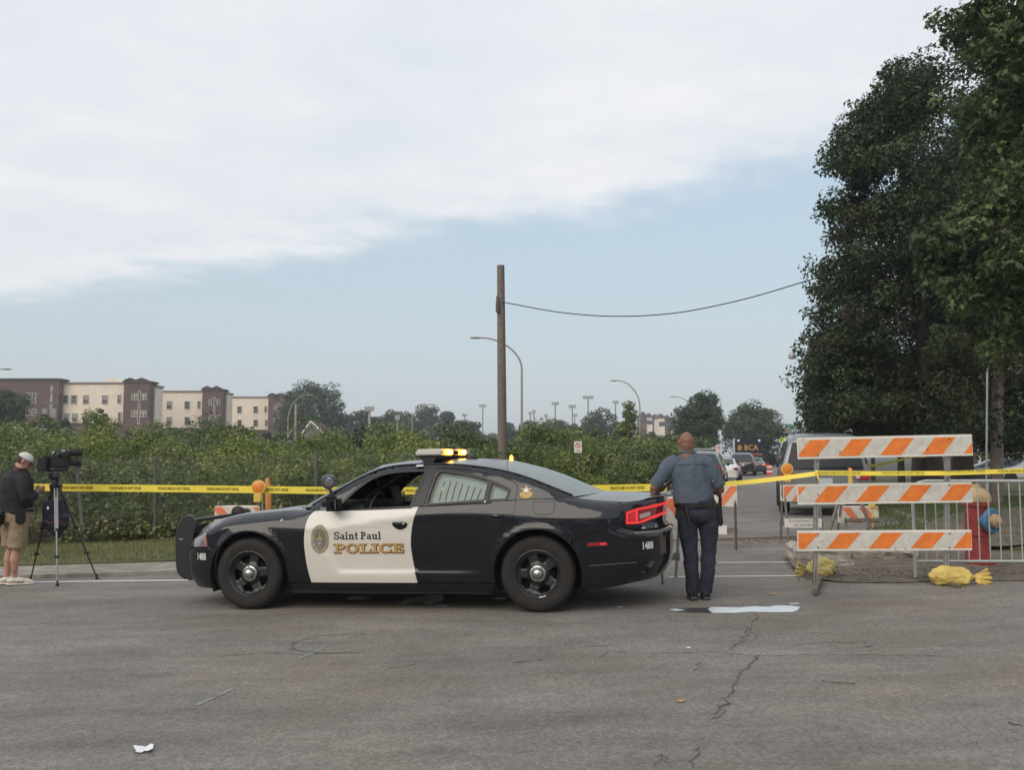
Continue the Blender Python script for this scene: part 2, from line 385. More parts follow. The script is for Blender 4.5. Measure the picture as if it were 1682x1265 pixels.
# concrete apron at the left, grass verge behind it
sheet('pavement', [(-60, 12.35), (-9, 12.35), (-6, 12.4), (-2, 12.55), (-.95, 12.65), (-.3, 13.42), (-.15, 15.25), (-1.1, 15.2), (-1.5, 14.3), (-2.5, 13.75), (-6, 13.55), (-12, 13.5), (-60, 13.5)], .05, M_conc, step=.7, thick=.06)
sheet('grass_verge', [(-60, 13.5), (-12, 13.5), (-6, 13.55), (-2.5, 13.75), (-1.5, 14.3), (-1.1, 15.2), (-.3, 15.6)] + [(stleft(y) - .25, y) for y in (16, 20, 26)] + [(-2, 24), (-4, 19.5), (-60, 19)], .075, M_grassbase, step=.8, thick=.09)
sheet('kerb', [(stleft(y) - .25, y) for y in (15.4, 20, 26, 32, 50, 100)] + [(stleft(y) - .01, y) for y in (100, 50, 32, 26, 20, 15.4)], .13, M_conc, step=.5, thick=.16)
# right corner: dirt strip, grass, pavement
sheet('dirt_strip', [(60, 9.78), (20, 9.83), (9, 9.88), (7.4, 9.82), (6.3, 9.96), (5.6, 9.86), (5, 10.02), (4.3, 9.93), (3.7, 10.08), (3.44, 10.4), (3.55, 11.3), (3.8, 12.4), (4.55, 13.45), (5.35, 14.35), (5.8, 15.2), (6.05, 15.2), (6.3, 13), (7.4, 12.1), (12, 11.9), (60, 11.9)], .03, M_dirt, step=.35, zf=lambda x, y: zg(x, y) - .022 * (1 - sst(9.9, 10.9, y)) + .03 * math.sin(x * 5.1 + y * 3) * math.sin(y * 7.3) * sst(9.9, 10.6, y) * .6)
sheet('soil', [(3.2, 9.6), (60, 9.4), (60, 15), (6.2, 15.6), (5.6, 15.3), (4.2, 13.5), (3.5, 12.6), (3.2, 11.2)], -.006, M_dirt, step=.8)
lawn = [(60, 11.9), (12, 11.9), (7.4, 12.1), (6.3, 13), (6.05, 15.2)] + [(stright(y) + .15, y) for y in (16, 20, 26, 32, 40, 50, 70)] + [(60, 70)]
def zl(x, y): return zg(x, y) + .10 * sst(12, 14, y) + .12 * sst(8, 16, x) * sst(14, 24, y)
sheet('lawn', lawn, .05, M_grassbase, step=1.1, zf=zl, thick=.2)
sheet('kerb', [(stright(y) - .02, y) for y in (15.9, 20, 26, 32, 50, 100)] + [(stright(y) + .16, y) for y in (100, 50, 32, 26, 20, 15.9)], .14, M_conc, step=.5, thick=.18)
sheet('pavement', [(10.3, 30), (13, 27.4), (20, 25.5), (60, 24), (60, 26.8), (20, 28.3), (14, 30), (11.6, 32.4)], .085, M_conc, step=.8, zf=zl, thick=.03)
dp = [G(u, v).xy for u, v in ((1520, 888), (1560, 862), (1640, 850), (1760, 852), (1780, 890), (1700, 905), (1600, 908))]
sheet('dirt_patch', [tuple(p) for p in curve(dp, 4, True)], .085, M_dirt, step=.3, zf=zl)

# painted lines: two crosswalk lines across the mouth, running on to the left
def strip(name, pts, w, m, off=.004, kind='structure'):
    P = [Vector(p) for p in pts]; v = []; 
    for i, p in enumerate(P):
        t = (P[min(i + 1, len(P) - 1)] - P[max(i - 1, 0)]).normalized(); q = Vector((-t.y, t.x)) * (w[i] if isinstance(w, (list, tuple)) else w) / 2
        for a in (p + q, p - q): v.append((a.x, a.y, zg(a.x, a.y) + off))
    o = me_obj(name, v, [(2 * i, 2 * i + 1, 2 * i + 3, 2 * i + 2) for i in range(len(P) - 1)], m); o['kind'] = kind; return o
def gl(pts): return [G(u, v).xy for u, v in pts]
def dense(pts, n=14):
    o = []
    for a, b in zip(pts[:-1], pts[1:]): o += [a.lerp(b, i / n) for i in range(n)]
    return o + [pts[-1]]
strip('painted_line', dense(gl([(52, 957), (190, 955), (330, 953.5)])), .10, M_white)
strip('painted_line', dense(gl([(1100, 948.5), (1310, 946.5)])), .07, M_white)
strip('painted_line', dense(gl([(1180, 925), (1305, 924)])), .07, M_white)
# cracks in the asphalt
def crack(pts, w, seed, jit=.035):
    r = random.Random(seed); P = dense(gl(pts), 9); q = []
    for i, p in enumerate(P): q.append(p + Vector((r.uniform(-jit, jit), r.uniform(-jit, jit))))
    strip('pavement_crack', q, [w * .62 * r.uniform(.2, 1.3) * (0.2 if i in (0, len(q) - 1) else 1) for i in range(len(q))], M_crack, .003)
crack([(1228, 1030), (1222, 1052), (1200, 1068)], .022, 1); crack([(1246, 1076), (1222, 1100), (1198, 1140), (1178, 1176)], .03, 2)
crack([(1200, 1150), (1168, 1186)], .018, 3); crack([(1150, 1225), (1132, 1262)], .02, 4, .02); crack([(1150, 1088), (1140, 1105)], .015, 5, .02)
crack([(985, 1084), (1000, 1070), (1060, 1075), (1170, 1071), (1240, 1078), (1420, 1076), (1560, 1079)], .014, 6, .02)
crack([(1240, 1050), (1236, 1020), (1252, 990)], .016, 7); crack([(1416, 1064), (1436, 1061)], .05, 8, .01); crack([(1352, 1120), (1410, 1124)], .02, 9)
crack([(1100, 1262), (1085, 1240), (1076, 1262)], .012, 10, .02); crack([(1300, 1060), (1380, 1056), (1450, 1058)], .012, 12)
crack([(360, 1078), (430, 1074), (510, 1076), (610, 1072)], .016, 13, .02); crack([(0, 1015), (60, 1010), (110, 1008)], .02, 14)
crack([(183, 999), (200, 999)], .05, 15, .005); crack([(548, 1005), (566, 1004)], .05, 16, .005); crack([(620, 1100), (690, 1092)], .015, 17)
crack([(840, 1090), (900, 1083)], .02, 18, .01); crack([(1660, 1190), (1682, 1191)], .03, 19)
crack([(960, 1062), (1020, 1060)], .012, 22)
# round utility cover, chalk-green survey marks
cpt = G(557, 1057); V = []; F = []
for k in range(48):
    a = 2 * math.pi * k / 48
    for rr in (.40, .386): V.append((cpt.x + rr * math.cos(a), cpt.y + rr * .95 * math.sin(a), zg(cpt.x, cpt.y) + .006))
F = [(2 * k, 2 * k + 1, (2 * k + 3) % 96, (2 * k + 2) % 96) for k in range(48)]
mh = me_obj('manhole_cover', V, F, mat('worn_rim', (.115, .108, .10), .9, var=.3, vscale=8, objc=False, col2=(.19, .178, .162))); tag(mh, 'faint round utility cover rim set flush in the asphalt in front of the police car', 'manhole cover')
M_green = mat('survey_paint', (.19, .235, .21), .85, var=.4, vscale=30, objc=False, col2=(.23, .29, .26))
strip('painted_line', dense(gl([(322, 1160), (352, 1147)]), 5), .03, M_green, .0035); strip('painted_line', dense(gl([(358, 1144), (384, 1132)]), 5), .028, M_green, .0035)
strip('painted_line', dense(gl([(490, 1083), (530, 1067)]), 5), .03, M_green, .0035); strip('painted_line', dense(gl([(572, 1050), (602, 1036)]), 5), .014, M_green, .0035)
# puddles
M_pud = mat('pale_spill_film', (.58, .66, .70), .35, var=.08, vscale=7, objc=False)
def puddle(pts, name='pale_spill_and_glint', off=.004, m=None):
    P = [G(u, v).xy for u, v in pts]; V, T = tri([tuple(p) for p in P], step=.2)
    o = me_obj(name, [(x, y, zg(x, y) + off) for x, y in V], T, m or M_pud); o['kind'] = 'structure'; return o
puddle([(1163, 1002), (1168, 998), (1190, 998.5), (1215, 999), (1238, 997), (1262, 998), (1275, 995.5), (1300, 996), (1314, 998), (1311, 1003), (1302, 1006.5), (1270, 1007), (1235, 1006), (1205, 1008), (1170, 1008)])
puddle([(1296, 992), (1312, 991.5), (1313, 993), (1298, 993.5)]); puddle([(1097, 1002), (1112, 1001), (1126, 1003.5), (1110, 1005)])
M_glint = mat('painted_water_glint', (.82, .87, .90), .3, objc=False)  # white colour painted in place of bright water glints under the car
puddle([(568, 985), (580, 980.5), (600, 981), (612, 984), (600, 986), (580, 986.5)], m=M_glint); puddle([(655, 990), (672, 984), (700, 979.5), (726, 979), (731, 984), (724, 989), (706, 993), (690, 990), (664, 993)], m=M_glint)
puddle([(806, 985), (818, 982), (834, 983), (830, 986)], m=M_glint); puddle([(706, 996), (736, 995.5), (734, 997.5)]); puddle([(1008, 998), (1024, 997), (1020, 999.5)])
M_damp = mat('damp_asphalt', (.045, .043, .040), .45, var=.3, vscale=20, objc=False)
P = [G(u, v).xy for u, v in ((1095, 1000), (1130, 999), (1164, 999), (1172, 1003), (1166, 1008), (1140, 1007), (1112, 1006.5))]
V, T = tri([tuple(p) for p in P], step=.2); o = me_obj('damp_patch', [(x, y, zg(x, y) + .0015) for x, y in V], T, M_damp); o['kind'] = 'structure'

# broken kerb slabs and stones at the right corner
M_slab = mat('broken_slab', (.34, .31, .27), .9, var=.4, vscale=6, bump=.8, bscale=40)
def rock(name, c, d, rz, seed, m=M_slab, label=None, cat=None, group=None, parent=None):
    r = random.Random(seed); bm = bmesh.new(); bmesh.ops.create_cube(bm, size=1); bmesh.ops.subdivide_edges(bm, edges=bm.edges[:], cuts=3, use_grid_fill=True)
    for v in bm.verts:
        q = v.co.copy(); k = 1 - .16 * (abs(q.x) + abs(q.y) + abs(q.z) - .5)
        v.co = Vector((q.x * d[0] * k * r.uniform(.88, 1.1), q.y * d[1] * k * r.uniform(.85, 1.12), q.z * d[2] * r.uniform(.85, 1.12)))
    me = bpy.data.meshes.new(name); bm.to_mesh(me); bm.free(); me.materials.append(m); o = link(bpy.data.objects.new(name, me), parent); o.location = c; o.rotation_euler = (r.uniform(-.06, .06), r.uniform(-.06, .06), rz)
    if label: tag(o, label, cat, group)
    return o
for i, (u, v, w, dd, h, lab) in enumerate([(1352, 922, .85, .40, .27, 'long broken kerb slab behind the left barricade post'), (1432, 919, .55, .40, .26, 'broken concrete kerb slab lying in the dirt behind the lowest board'), (1392, 936, .22, .2, .12, 'small tilted concrete lump between two kerb slabs'), (1480, 921, .50, .45, .27, 'heavy rounded concrete kerb lump beside the steel barrier foot')]):
    p = G(u, v); rock('concrete_slab', p + Vector((0, .15, h * .35)), (w, dd, h), random.Random(i).uniform(-.15, .15), i + 3, label=lab, cat='concrete slab', group='broken kerb pieces at the corner')
mb = MB(); r = random.Random(5)
for i in range(900):
    u = r.uniform(1308, 1760); v = r.uniform(926, 956)
    if u < 1500 and v < 932: continue
    p = G(u, v, .03); s_ = r.uniform(.006, .024) * .62
    mb.blob(p + Vector((0, 0, .01)), (s_, s_ * r.uniform(.6, 1.2), s_ * .6), 0 if r.random() < .6 else 1, 1)
for i in range(60):
    p = G(r.uniform(1205, 1310), r.uniform(886, 894), .0); s_ = r.uniform(.01, .035); mb.blob(p, (s_, s_, s_ * .7), r.choice((0, 1, 2)), 1)
o = mb.build('gravel', [mat('pebble_grey', (.17, .15, .13), .9), mat('pebble_brown', (.10, .08, .06), .9), mat('pebble_red', (.25, .12, .08), .9)]); tag(o, 'loose gravel and stones scattered in the dirt strip at the corner', 'gravel', kind='stuff')
mb = MB(); r = random.Random(9)
for i in range(900):
    u = r.uniform(0, 1682); v = r.uniform(1000, 1263); p = G(u, v, .001); s_ = r.uniform(.0015, .0045); mb.blob(p, (s_, s_, s_ * .6), r.choice((0, 1)), 1)
o = mb.build('grit', [MATS['pebble_grey'], MATS['pebble_brown']]); tag(o, 'fine grit scattered over the road surface', 'grit', kind='stuff')

# litter and leaf in the road
def scrap(name, pts, m, label, cat, h=.02):
    P = [G(u, v) for u, v in pts]; r = random.Random(len(pts)); V, T = tri([(p.x, p.y) for p in P], step=.03)
    cx_ = sum(p.x for p in P) / len(P); cy_ = sum(p.y for p in P) / len(P)
    top = [(x, y, zg(x, y) + .006 + h * abs(math.sin((x - cx_) * 21)) * (.4 + 3 * abs(y - cy_))) for x, y in V]; n = len(V)
    o = me_obj(name, top, T, m, smooth=False); so = o.modifiers.new('thickness', 'SOLIDIFY'); so.thickness = .0015; return tag(o, label, cat)
scrap('paper_scrap', [(219, 1231), (226, 1231.5), (240, 1230), (247, 1225), (252, 1227), (251, 1236), (243, 1240), (240, 1239), (237, 1236.5), (233, 1239), (224, 1240)], mat('white_paper', (.75, .76, .78), .7), 'torn white paper scrap lying on the asphalt in the near left road', 'litter', .03)
scrap('fallen_leaf', [(1110, 1152), (1118, 1150.5), (1127, 1152), (1124, 1155), (1114, 1156)], mat('dry_leaf', (.36, .22, .10), .8, var=.3, vscale=40), 'dry tan leaf lying on the road in front of the long crack', 'leaf', .01)
scrap('fallen_leaf', [(1128, 1065), (1133, 1064.5), (1134, 1066.5), (1129, 1066.8)], mat('white_paper', (.75, .76, .78)), 'tiny pale scrap on the road beyond the dry tan leaf', 'litter', .005)
scrap('fallen_leaf', [(1262, 976), (1273, 975), (1275, 977), (1264, 977.5)], mat('dry_leaf', (.36, .22, .10)), 'tan scrap lying just beyond the long puddle', 'litter', .005)

# grass blades
def blades(name, polys, n, hgt, w, m, label, zf, off, seed, wind=.3):
    r = np.random.default_rng(seed); V = []; 
    for poly, share in polys:
        k = int(n * share); xs = [p[0] for p in poly]; ys = [p[1] for p in poly]; x = r.uniform(min(xs), max(xs), k * 3); y = r.uniform(min(ys), max(ys), k * 3); ok = inside(poly, x, y); x = x[ok][:k]; y = y[ok][:k]
        V.append(np.stack([x, y], 1))
    P = np.concatenate(V); z = np.array([zf(a, b) + off for a, b in P]); n = len(P); a = r.uniform(0, 2 * math.pi, n); h = hgt * r.uniform(.4, 1.3, n); le = r.uniform(0, 1, n) * wind * h; b = r.uniform(0, 2 * math.pi, n)
    v = np.zeros((n, 3, 3)); dx = np.cos(a) * w; dy = np.sin(a) * w
    v[:, 0] = np.stack([P[:, 0] - dx, P[:, 1] - dy, z], 1); v[:, 1] = np.stack([P[:, 0] + dx, P[:, 1] + dy, z], 1); v[:, 2] = np.stack([P[:, 0] + np.cos(b) * le, P[:, 1] + np.sin(b) * le, z + h], 1)
    o = fast_mesh(name, v.reshape(-1, 3), 3, r.uniform(0, .55, n), m); return tag(o, label, 'grass', kind='stuff')
def fast_mesh(name, v, k, fv, m, parent=None):
    nf = len(v) // k; me = bpy.data.meshes.new(name); me.vertices.add(len(v)); me.vertices.foreach_set('co', v.astype(np.float32).ravel())
    me.loops.add(len(v)); me.loops.foreach_set('vertex_index', np.arange(len(v), dtype=np.int32)); me.polygons.add(nf); me.polygons.foreach_set('loop_start', np.arange(0, len(v), k, dtype=np.int32))
    a = me.attributes.new('leafv', 'FLOAT', 'FACE'); a.data.foreach_set('value', fv.astype(np.float32)); me.materials.append(m); me.update(calc_edges=True)
    return link(bpy.data.objects.new(name, me), parent)
M_blade = leafmat('grass_blade', (.06, .085, .025), (.19, .19, .065), (.33, .28, .12)); M_lawnb = leafmat('lawn_blade', (.03, .06, .015), (.09, .135, .035), (.18, .18, .07))
blades('verge_grass', [([(-16, 13.55), (-6, 13.6), (-2.5, 13.8), (-1.5, 14.4), (-.3, 15.7), (2, 20), (-2, 23), (-4, 19.3), (-16, 18.5)], 1.0)], 42000, .07, .006, M_blade, 'short patchy grass on the verge below the chain link fence', zg, .07, 2)
blades('lawn_grass', [([(14, 12.0), (7.4, 12.2), (6.35, 13.1), (6.1, 15.2), (7.2, 18), (10, 27), (22, 27), (22, 14)], 1.0)], 60000, .06, .006, M_lawnb, 'short green lawn grass behind the barricade', zl, .065, 3)
# ================================================================== PLANTS
M_bark = mat('bark', (.055, .045, .036), .95, var=.4, vscale=12, bump=1, bscale=30)
M_oldwood = mat('weathered_wood', (.16, .135, .115), .9, var=.35, vscale=14, bump=.6, bscale=40)
LM = dict(dark=leafmat('dark_maple_leaf', (.014, .032, .013), (.042, .074, .028), (.09, .12, .048)),
          red=leafmat('reddish_maple_leaf', (.026, .026, .014), (.060, .058, .026), (.13, .085, .045)),
          near=leafmat('bright_maple_leaf', (.026, .054, .020), (.078, .122, .043), (.16, .20, .075)),
          bush=leafmat('bush_leaf', (.055, .092, .027), (.17, .225, .068), (.30, .30, .11)),
          bush2=leafmat('deep_bush_leaf', (.034, .068, .023), (.105, .155, .05), (.20, .22, .08)),
          lime=leafmat('lime_bush_leaf', (.072, .118, .026), (.21, .265, .065), (.33, .34, .10)),
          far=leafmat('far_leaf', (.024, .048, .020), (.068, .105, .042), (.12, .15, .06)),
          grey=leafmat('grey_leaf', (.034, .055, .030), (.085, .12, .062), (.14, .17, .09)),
          straw=leafmat('straw_weed', (.09, .085, .035), (.22, .18, .085), (.33, .26, .14)))
def leaves(clumps, n_per, size, seed, hang=.35, k=4, fill=.55):
    """clumps (N,4): centre and radius; leaf faces gathered near each clump's surface"""
    r = np.random.default_rng(seed); C = np.repeat(clumps, n_per, 0); n = len(C)
    d = r.normal(size=(n, 3)); d /= np.linalg.norm(d, axis=1)[:, None]; u = r.uniform(fill, 1.05, n) ** .8
    P = C[:, :3] + d * (C[:, 3] * u)[:, None] * np.array([1, 1, .72])
    nn = d * .55 + r.normal(size=(n, 3)) * .55 + np.array([0, 0, .55]); nn /= np.linalg.norm(nn, axis=1)[:, None]
    t = r.normal(size=(n, 3)) + d * .4 + np.array([0, 0, -hang]); t -= nn * (t * nn).sum(1)[:, None]; t /= np.linalg.norm(t, axis=1)[:, None]; b = np.cross(nn, t)
    s = size * r.uniform(.55, 1.35, n); fv = np.clip(np.repeat(r.normal(0, .10, len(clumps)), n_per) + r.uniform(0, .5, n), 0, 1)
    T = t * s[:, None]; B = b * (s * .62)[:, None]; Z = nn * (s * .12)[:, None]
    if k == 4: v = np.stack([P - T * .55, P + B * .5 + Z, P + T * .55, P - B * .5 + Z], 1)
    else:       # lobed leaf: base, side lobes, shoulders, tip
        v = np.stack([P - T * .5, P + B * .42 - T * .22, P + B * .2 - T * .02, P + B * .72 + T * .18 + Z, P + B * .2 + T * .22, P + T * .62 - Z, P - B * .2 + T * .22, P - B * .72 + T * .18 + Z, P - B * .2 - T * .02, P - B * .42 - T * .22], 1)
    return v.reshape(-1, 3), v.shape[1], fv
def crown(parent, clumps, n_per, size, seed, m, name='crown', k=4, hang=.35, fill=.55):
    v, kk, fv = leaves(np.array(clumps), n_per, size, seed, hang, k, fill); return fast_mesh(name, v, kk, fv, m, parent)
def limbs(parent, base, top, r0, clumps, nl, seed, m=None, fork=.35):
    """tapered trunk with limbs reaching into the crown"""
    mb = MB(); r = random.Random(seed); base = Vector(base); top = Vector(top)
    pts = [base.lerp(top, t) + Vector((math.sin(t * 5 + seed) * .04, math.cos(t * 4 + seed) * .04, 0)) * (top - base).length * .12 for t in (0, .15, .3, .45, .6, .75, .9, 1)]
    mb.tube(pts, [r0 * 1.25, r0 * 1.02, r0 * .92, r0 * .82, r0 * .66, r0 * .48, r0 * .3, r0 * .12], 10)
    cs = r.sample(list(clumps), min(nl, len(clumps)))
    for c in cs:
        c = Vector(c[:3]); t = max(fork, min(.85, (c.z - base.z) / max(.1, top.z - base.z) - .25)); a = base.lerp(top, t); mid = a.lerp(c, .5) + Vector((0, 0, -.08 * (c - a).length)); mb.tube([a, mid, c], [r0 * .34 * (1.2 - t), r0 * .2 * (1.2 - t), r0 * .05], 5)
    return mb.build('trunk', m or M_bark, parent, fix=False)
def ell_clumps(c, rad, n, cr, seed, flat=0):
    r = random.Random(seed); o = []
    while len(o) < n:
        a = Vector((r.gauss(0, 1), r.gauss(0, 1), r.gauss(0, 1))).normalized() * (r.uniform(.15, 1) ** .45)
        if flat and a.z < -flat: continue
        o.append((c[0] + a.x * rad[0], c[1] + a.y * rad[1], c[2] + a.z * rad[2], cr * r.uniform(.6, 1.25)))
    return o

# ---- shrubs massed behind the fence, in rows going back
def shrub(x, y, h, w, mk, size, seed, label, group, npc=170, name='shrub', cat='shrub'):
    z = zg(x, y); t = thing(name, label, cat, (x, y, z), 0, group); n = max(8, int(9 * w))
    cl = [(cx_ , cy_, max(.25, cz_), cr_) for cx_, cy_, cz_, cr_ in ell_clumps((0, 0, h * .52), (w * .5, w * .42, h * .46), n, .30 * min(w, h) * .8, seed)]
    crown(t, cl, int(npc * 1.35), size * .85, seed, LM[mk], 'foliage'); mb = MB(); r = random.Random(seed)
    for c in r.sample(cl, min(6, len(cl))): mb.tube([(r.uniform(-.15, .15), r.uniform(-.1, .1), -.03), (c[0] * .6, c[1] * .6, c[2] * .5), c[:3]], [.025, .018, .006], 4)
    mb.build('stem', M_bark, t, fix=False); return t
USED = {}
def landmark(u):
    for a, t_ in ((-900, 'farthest out beyond the left edge'), (-750, 'far out beyond the left edge'), (-600, 'well out beyond the left edge'), (-480, 'further out past the left edge'), (-360, 'some way past the left edge'), (-240, 'past the left edge'), (-120, 'shortly past the left edge'), (0, 'just past the left edge'), (60, 'behind the camera operator'), (130, 'behind the video camera'), (200, 'right of the tripod'), (290, 'left of the push bumper'), (370, 'above the push bumper'), (450, 'behind the orange stake'), (540, 'above the car hood'), (620, 'above the windscreen'), (690, 'above the driver window'), (780, 'behind the light bar'), (860, 'at the bare wooden pole'), (950, 'above the rear screen'), (1030, 'above the boot lid'), (1110, 'left of the officer')):
        if u < a: return t_
    return 'behind the officer'
r = random.Random(11); rows = [(18.9, 1.9, 2.2, 1.55, .085, 'leafy shrub against the chain link fence', 'shrubs along the back of the chain link fence', 190),
                               (22.5, 2.25, 2.8, 2.1, .10, 'thicket shrub just past the fence', 'shrubs in the thicket beyond the fence', 190),
                               (28.5, 2.2, 3.7, 2.9, .125, 'rounded shrub rising over the thicket', 'taller shrubs over the thicket', 170),
                               (38, 2.3, 5., 4.0, .16, 'tall shrub deep in the overgrown field', 'tall shrubs in the overgrown field', 170),
                               (54, 2.6, 7., 5.6, .22, 'bushy shrub at the far field edge', 'shrubs at the far side of the field', 150)]
sid = 100
EXTRA = [(262, 30, 2.75, 2.2, 'lime'), (163, 34, 3.15, 1.8, 'bush'), (350, 36, 2.9, 3., 'bush2'), (520, 32, 2.9, 2.6, 'bush'), (640, 40, 3.3, 3., 'lime'), (740, 30, 2.8, 2.2, 'bush2'), (905, 34, 3.3, 2.6, 'bush')]
for (Y, h, w, stp, sz, lab, grp, npc) in rows:
    x = -Y * (.95 if Y < 40 else .85)
    while x < stleft(Y) - w * .55 - .3:
        yy = Y + r.uniform(-.35, .6) * (1 + Y * .03); hh = h * r.uniform(.78, 1.2); mk = r.choice(['bush', 'bush', 'bush2', 'lime' if Y < 30 else 'grey', 'lime' if Y < 24 else 'bush']); hh *= r.choice((.85, 1, 1, 1.08))
        sx = x + r.uniform(-.3, .3) * w * .3; lm_ = landmark(841 + sx / yy * FPX)
        k_ = (lab, lm_); USED[k_] = USED.get(k_, 0) + 1; full = lab + ' ' + lm_ if USED[k_] == 1 else ('smaller ' if hh < h else 'fuller ') + lab + ' ' + lm_
        shrub(sx, yy, hh, w * r.uniform(.85, 1.15), mk, sz, sid, full, grp, npc); sid += 1; x += stp * r.uniform(.85, 1.15)
for i, (u, d, h, w, mk) in enumerate(EXTRA): shrub((u - 841) / FPX * d, d, h, w, mk, .0034 * d, 700 + i, ('lime green', 'pale green', 'dark green', 'mid green', 'yellowish', 'deep green', 'dull green')[i] + ' bush standing taller than the thicket ' + landmark(u), None, 210)
# shrubs along the left side of the street, going away
for (y, h, w, mk, lab) in ((24.5, 1.7, 2.6, 'lime', 'bright lime green arching shrub at the roadside past the fence end'), (27.5, 2.0, 2.8, 'bush', 'mid green shrub behind the bright lime roadside shrub'), (32, 2.0, 3.2, 'bush', 'broad green shrub at the roadside left of the officer'), (37, 2.0, 3.6, 'bush2', 'dark green shrub at the roadside behind the officer'), (44, 2.3, 4.2, 'bush', 'green shrub beside the parked black and white patrol vehicle'), (54, 2.6, 5, 'lime', 'yellow green shrub behind the parked white sedan'), (66, 3, 6, 'bush2', 'dark shrub to the left of the black truck')):
    shrub(stleft(y) - w * .5 - .5, y, h, w, mk, .0034 * y + .01, sid, lab, None, 190); sid += 1
# dry weeds at the foot of the fence
mb_pts = [(-12 + i * .11 + random.uniform(-.1, .1), 17.6 + random.uniform(-.5, .5) + (-12 + i * .11 + 8) * .10, .25 + random.uniform(0, .25), .22) for i in range(115)]
mb_pts = [(x, y, zg(x, y) + z * .8, c) for x, y, z, c in mb_pts]
o = crown(None, mb_pts, 60, .10, 77, LM['straw'], 'dry_weeds', hang=-1.2); tag(o, 'straw coloured dry weeds growing along the foot of the chain link fence', 'weeds', kind='stuff')
o = crown(None, [(-13 + i * .17, 17.1 + random.uniform(-.2, .3) + (i * .17 - 5) * .10, zg(-5, 17) + random.uniform(.15, .5), .25) for i in range(60)] + [(-9 + random.uniform(0, 8.5), 17.15 + random.uniform(-.1, .2) + .35, zg(-5, 17) + random.uniform(.2, 1.5), random.uniform(.2, .42)) for i in range(70)], 60, .085, 78, LM['bush'], 'climbing_vines'); tag(o, 'green vines and weeds grown through the chain link fence', 'vines', kind='stuff')

# ---- the bigger trees beyond the field
def tree(name, label, u, vtop, vbase, wpx, d, mk, seed, group=None, cat='tree', ncl=34, npc=120, base_v=None, conic=False, lsz=3.6, yoff=0):
    top = H(u, vtop, d); low = H(u, vbase, d); w = wpx / FPX * d; gz = zg(top.x, d); t = thing(name, label, cat, (top.x, d, gz), 0, group)
    h0 = max(.3, low.z - gz); h1 = top.z - gz; zc_ = (h0 + h1) / 2; rz_ = (h1 - h0) / 2
    cl = ell_clumps((0, 0, zc_), (w * .42, w * .36, rz_ * .9), ncl, min(w, rz_ * 2) * .155, seed)
    if conic: cl = [(a * (1.25 - .9 * (c - h0) / (h1 - h0)), b * (1.25 - .9 * (c - h0) / (h1 - h0)), c, q) for a, b, c, q in cl]
    crown(t, cl, npc, d * lsz / 1450, seed, LM[mk], hang=.2); limbs(t, (0, 0, -.05), (0, 0, h1 * .82), max(.09, h1 * .022), cl, 6, seed); return t
BG = [('tree', 'dark spreading tree at the far left edge in front of the brick block', 5, 636, 720, 90, 95, 'far', 40), ('tree', 'low dark tree between the left edge tree and the small pale tree', 75, 682, 730, 90, 80, 'far', 26),
      ('tree', 'small pale young tree rising in front of the cream apartment block', 163, 672, 722, 36, 60, 'bush', 14), ('tree', 'dark tree under the right end of the first apartment block', 232, 702, 740, 90, 85, 'bush2', 24),
      ('tree', 'yellowish tree under the middle apartment block', 300, 700, 742, 80, 80, 'bush', 24), ('tree', 'dark tree in front of the last apartment block', 385, 700, 745, 90, 95, 'far', 24), ('tree', 'dull green tree below the brick tower at the end of the apartment row', 440, 708, 748, 80, 90, 'far', 22),
      ('large_tree', 'large rounded dark tree standing tall right of the apartment blocks', 511, 620, 742, 122, 150, 'far', 60), ('tree', 'dull green tree right of the large rounded tree', 590, 670, 745, 100, 170, 'grey', 36), ('tree', 'grey green tree with a pale lamp head before it', 640, 674, 745, 90, 190, 'grey', 34),
      ('tree', 'broad grey green tree left of the bare wooden pole', 700, 660, 745, 120, 200, 'grey', 44), ('tree', 'low tree just left of the bare wooden pole', 765, 690, 745, 90, 180, 'grey', 30), ('tree', 'low tree right of the bare wooden pole', 860, 690, 745, 100, 210, 'grey', 32), ('tree', 'small dark tree in the gap under the stadium lights', 905, 686, 742, 60, 220, 'grey', 22),
      ('tree', 'low hazy tree on the far skyline', 940, 694, 742, 80, 240, 'grey', 24), ('tree', 'rounded hazy tree left of the upright poplar', 985, 672, 745, 84, 160, 'grey', 34),
      ('tree', 'dark tree crowning the view left of the far red roofed housing', 1075, 706, 760, 100, 110, 'far', 26)]
for i, (nm, lab, u, vt, vb, w, d, mk, nc) in enumerate(BG): tree(nm, lab, u, vt, vb, w, d, mk, 300 + i, 'trees along the far skyline', ncl=int(nc * 1.7), npc=190)
tree('tree', 'tall dark bushy tree above the parked cars and the black truck', 1148, 640, 775, 92, 92, 'far', 330, ncl=110, npc=200)
tree('tree', 'wide dark tree behind the black truck', 1240, 660, 775, 110, 120, 'far', 331, ncl=120, npc=200)
tree('tree', 'small dark tree between the road signs and the big maples', 1315, 690, 765, 52, 140, 'far', 332, ncl=24, npc=120)
tree('poplar_tree', 'upright feathery pale green tree behind the officer', 1032, 656, 800, 64, 48, 'bush', 333, ncl=60, npc=150, conic=True)
tree('tree', 'upright leafy sapling left of the feathery poplar', 975, 700, 800, 70, 44, 'bush', 334, ncl=34, npc=150)
for i, (u, vt, w, d) in enumerate(((620, 712, 90, 70), (680, 704, 110, 74), (750, 712, 100, 66), (800, 706, 90, 76), (880, 712, 110, 72), (930, 700, 90, 64), (560, 706, 110, 72), (500, 712, 90, 68), (1000, 715, 80, 60))):
    tree('tree', 'mid green tree of the thicket skyline ' + landmark(u) + ('', '', '', '', ', left of the sign', ', right of the sign', '', '', '')[i] + (' nearer the light bar' if i == 1 else ''), u, vt, 775, w, d, ('bush2', 'bush', 'far')[i % 3], 350 + i, 'trees of the thicket skyline', ncl=34, npc=140)

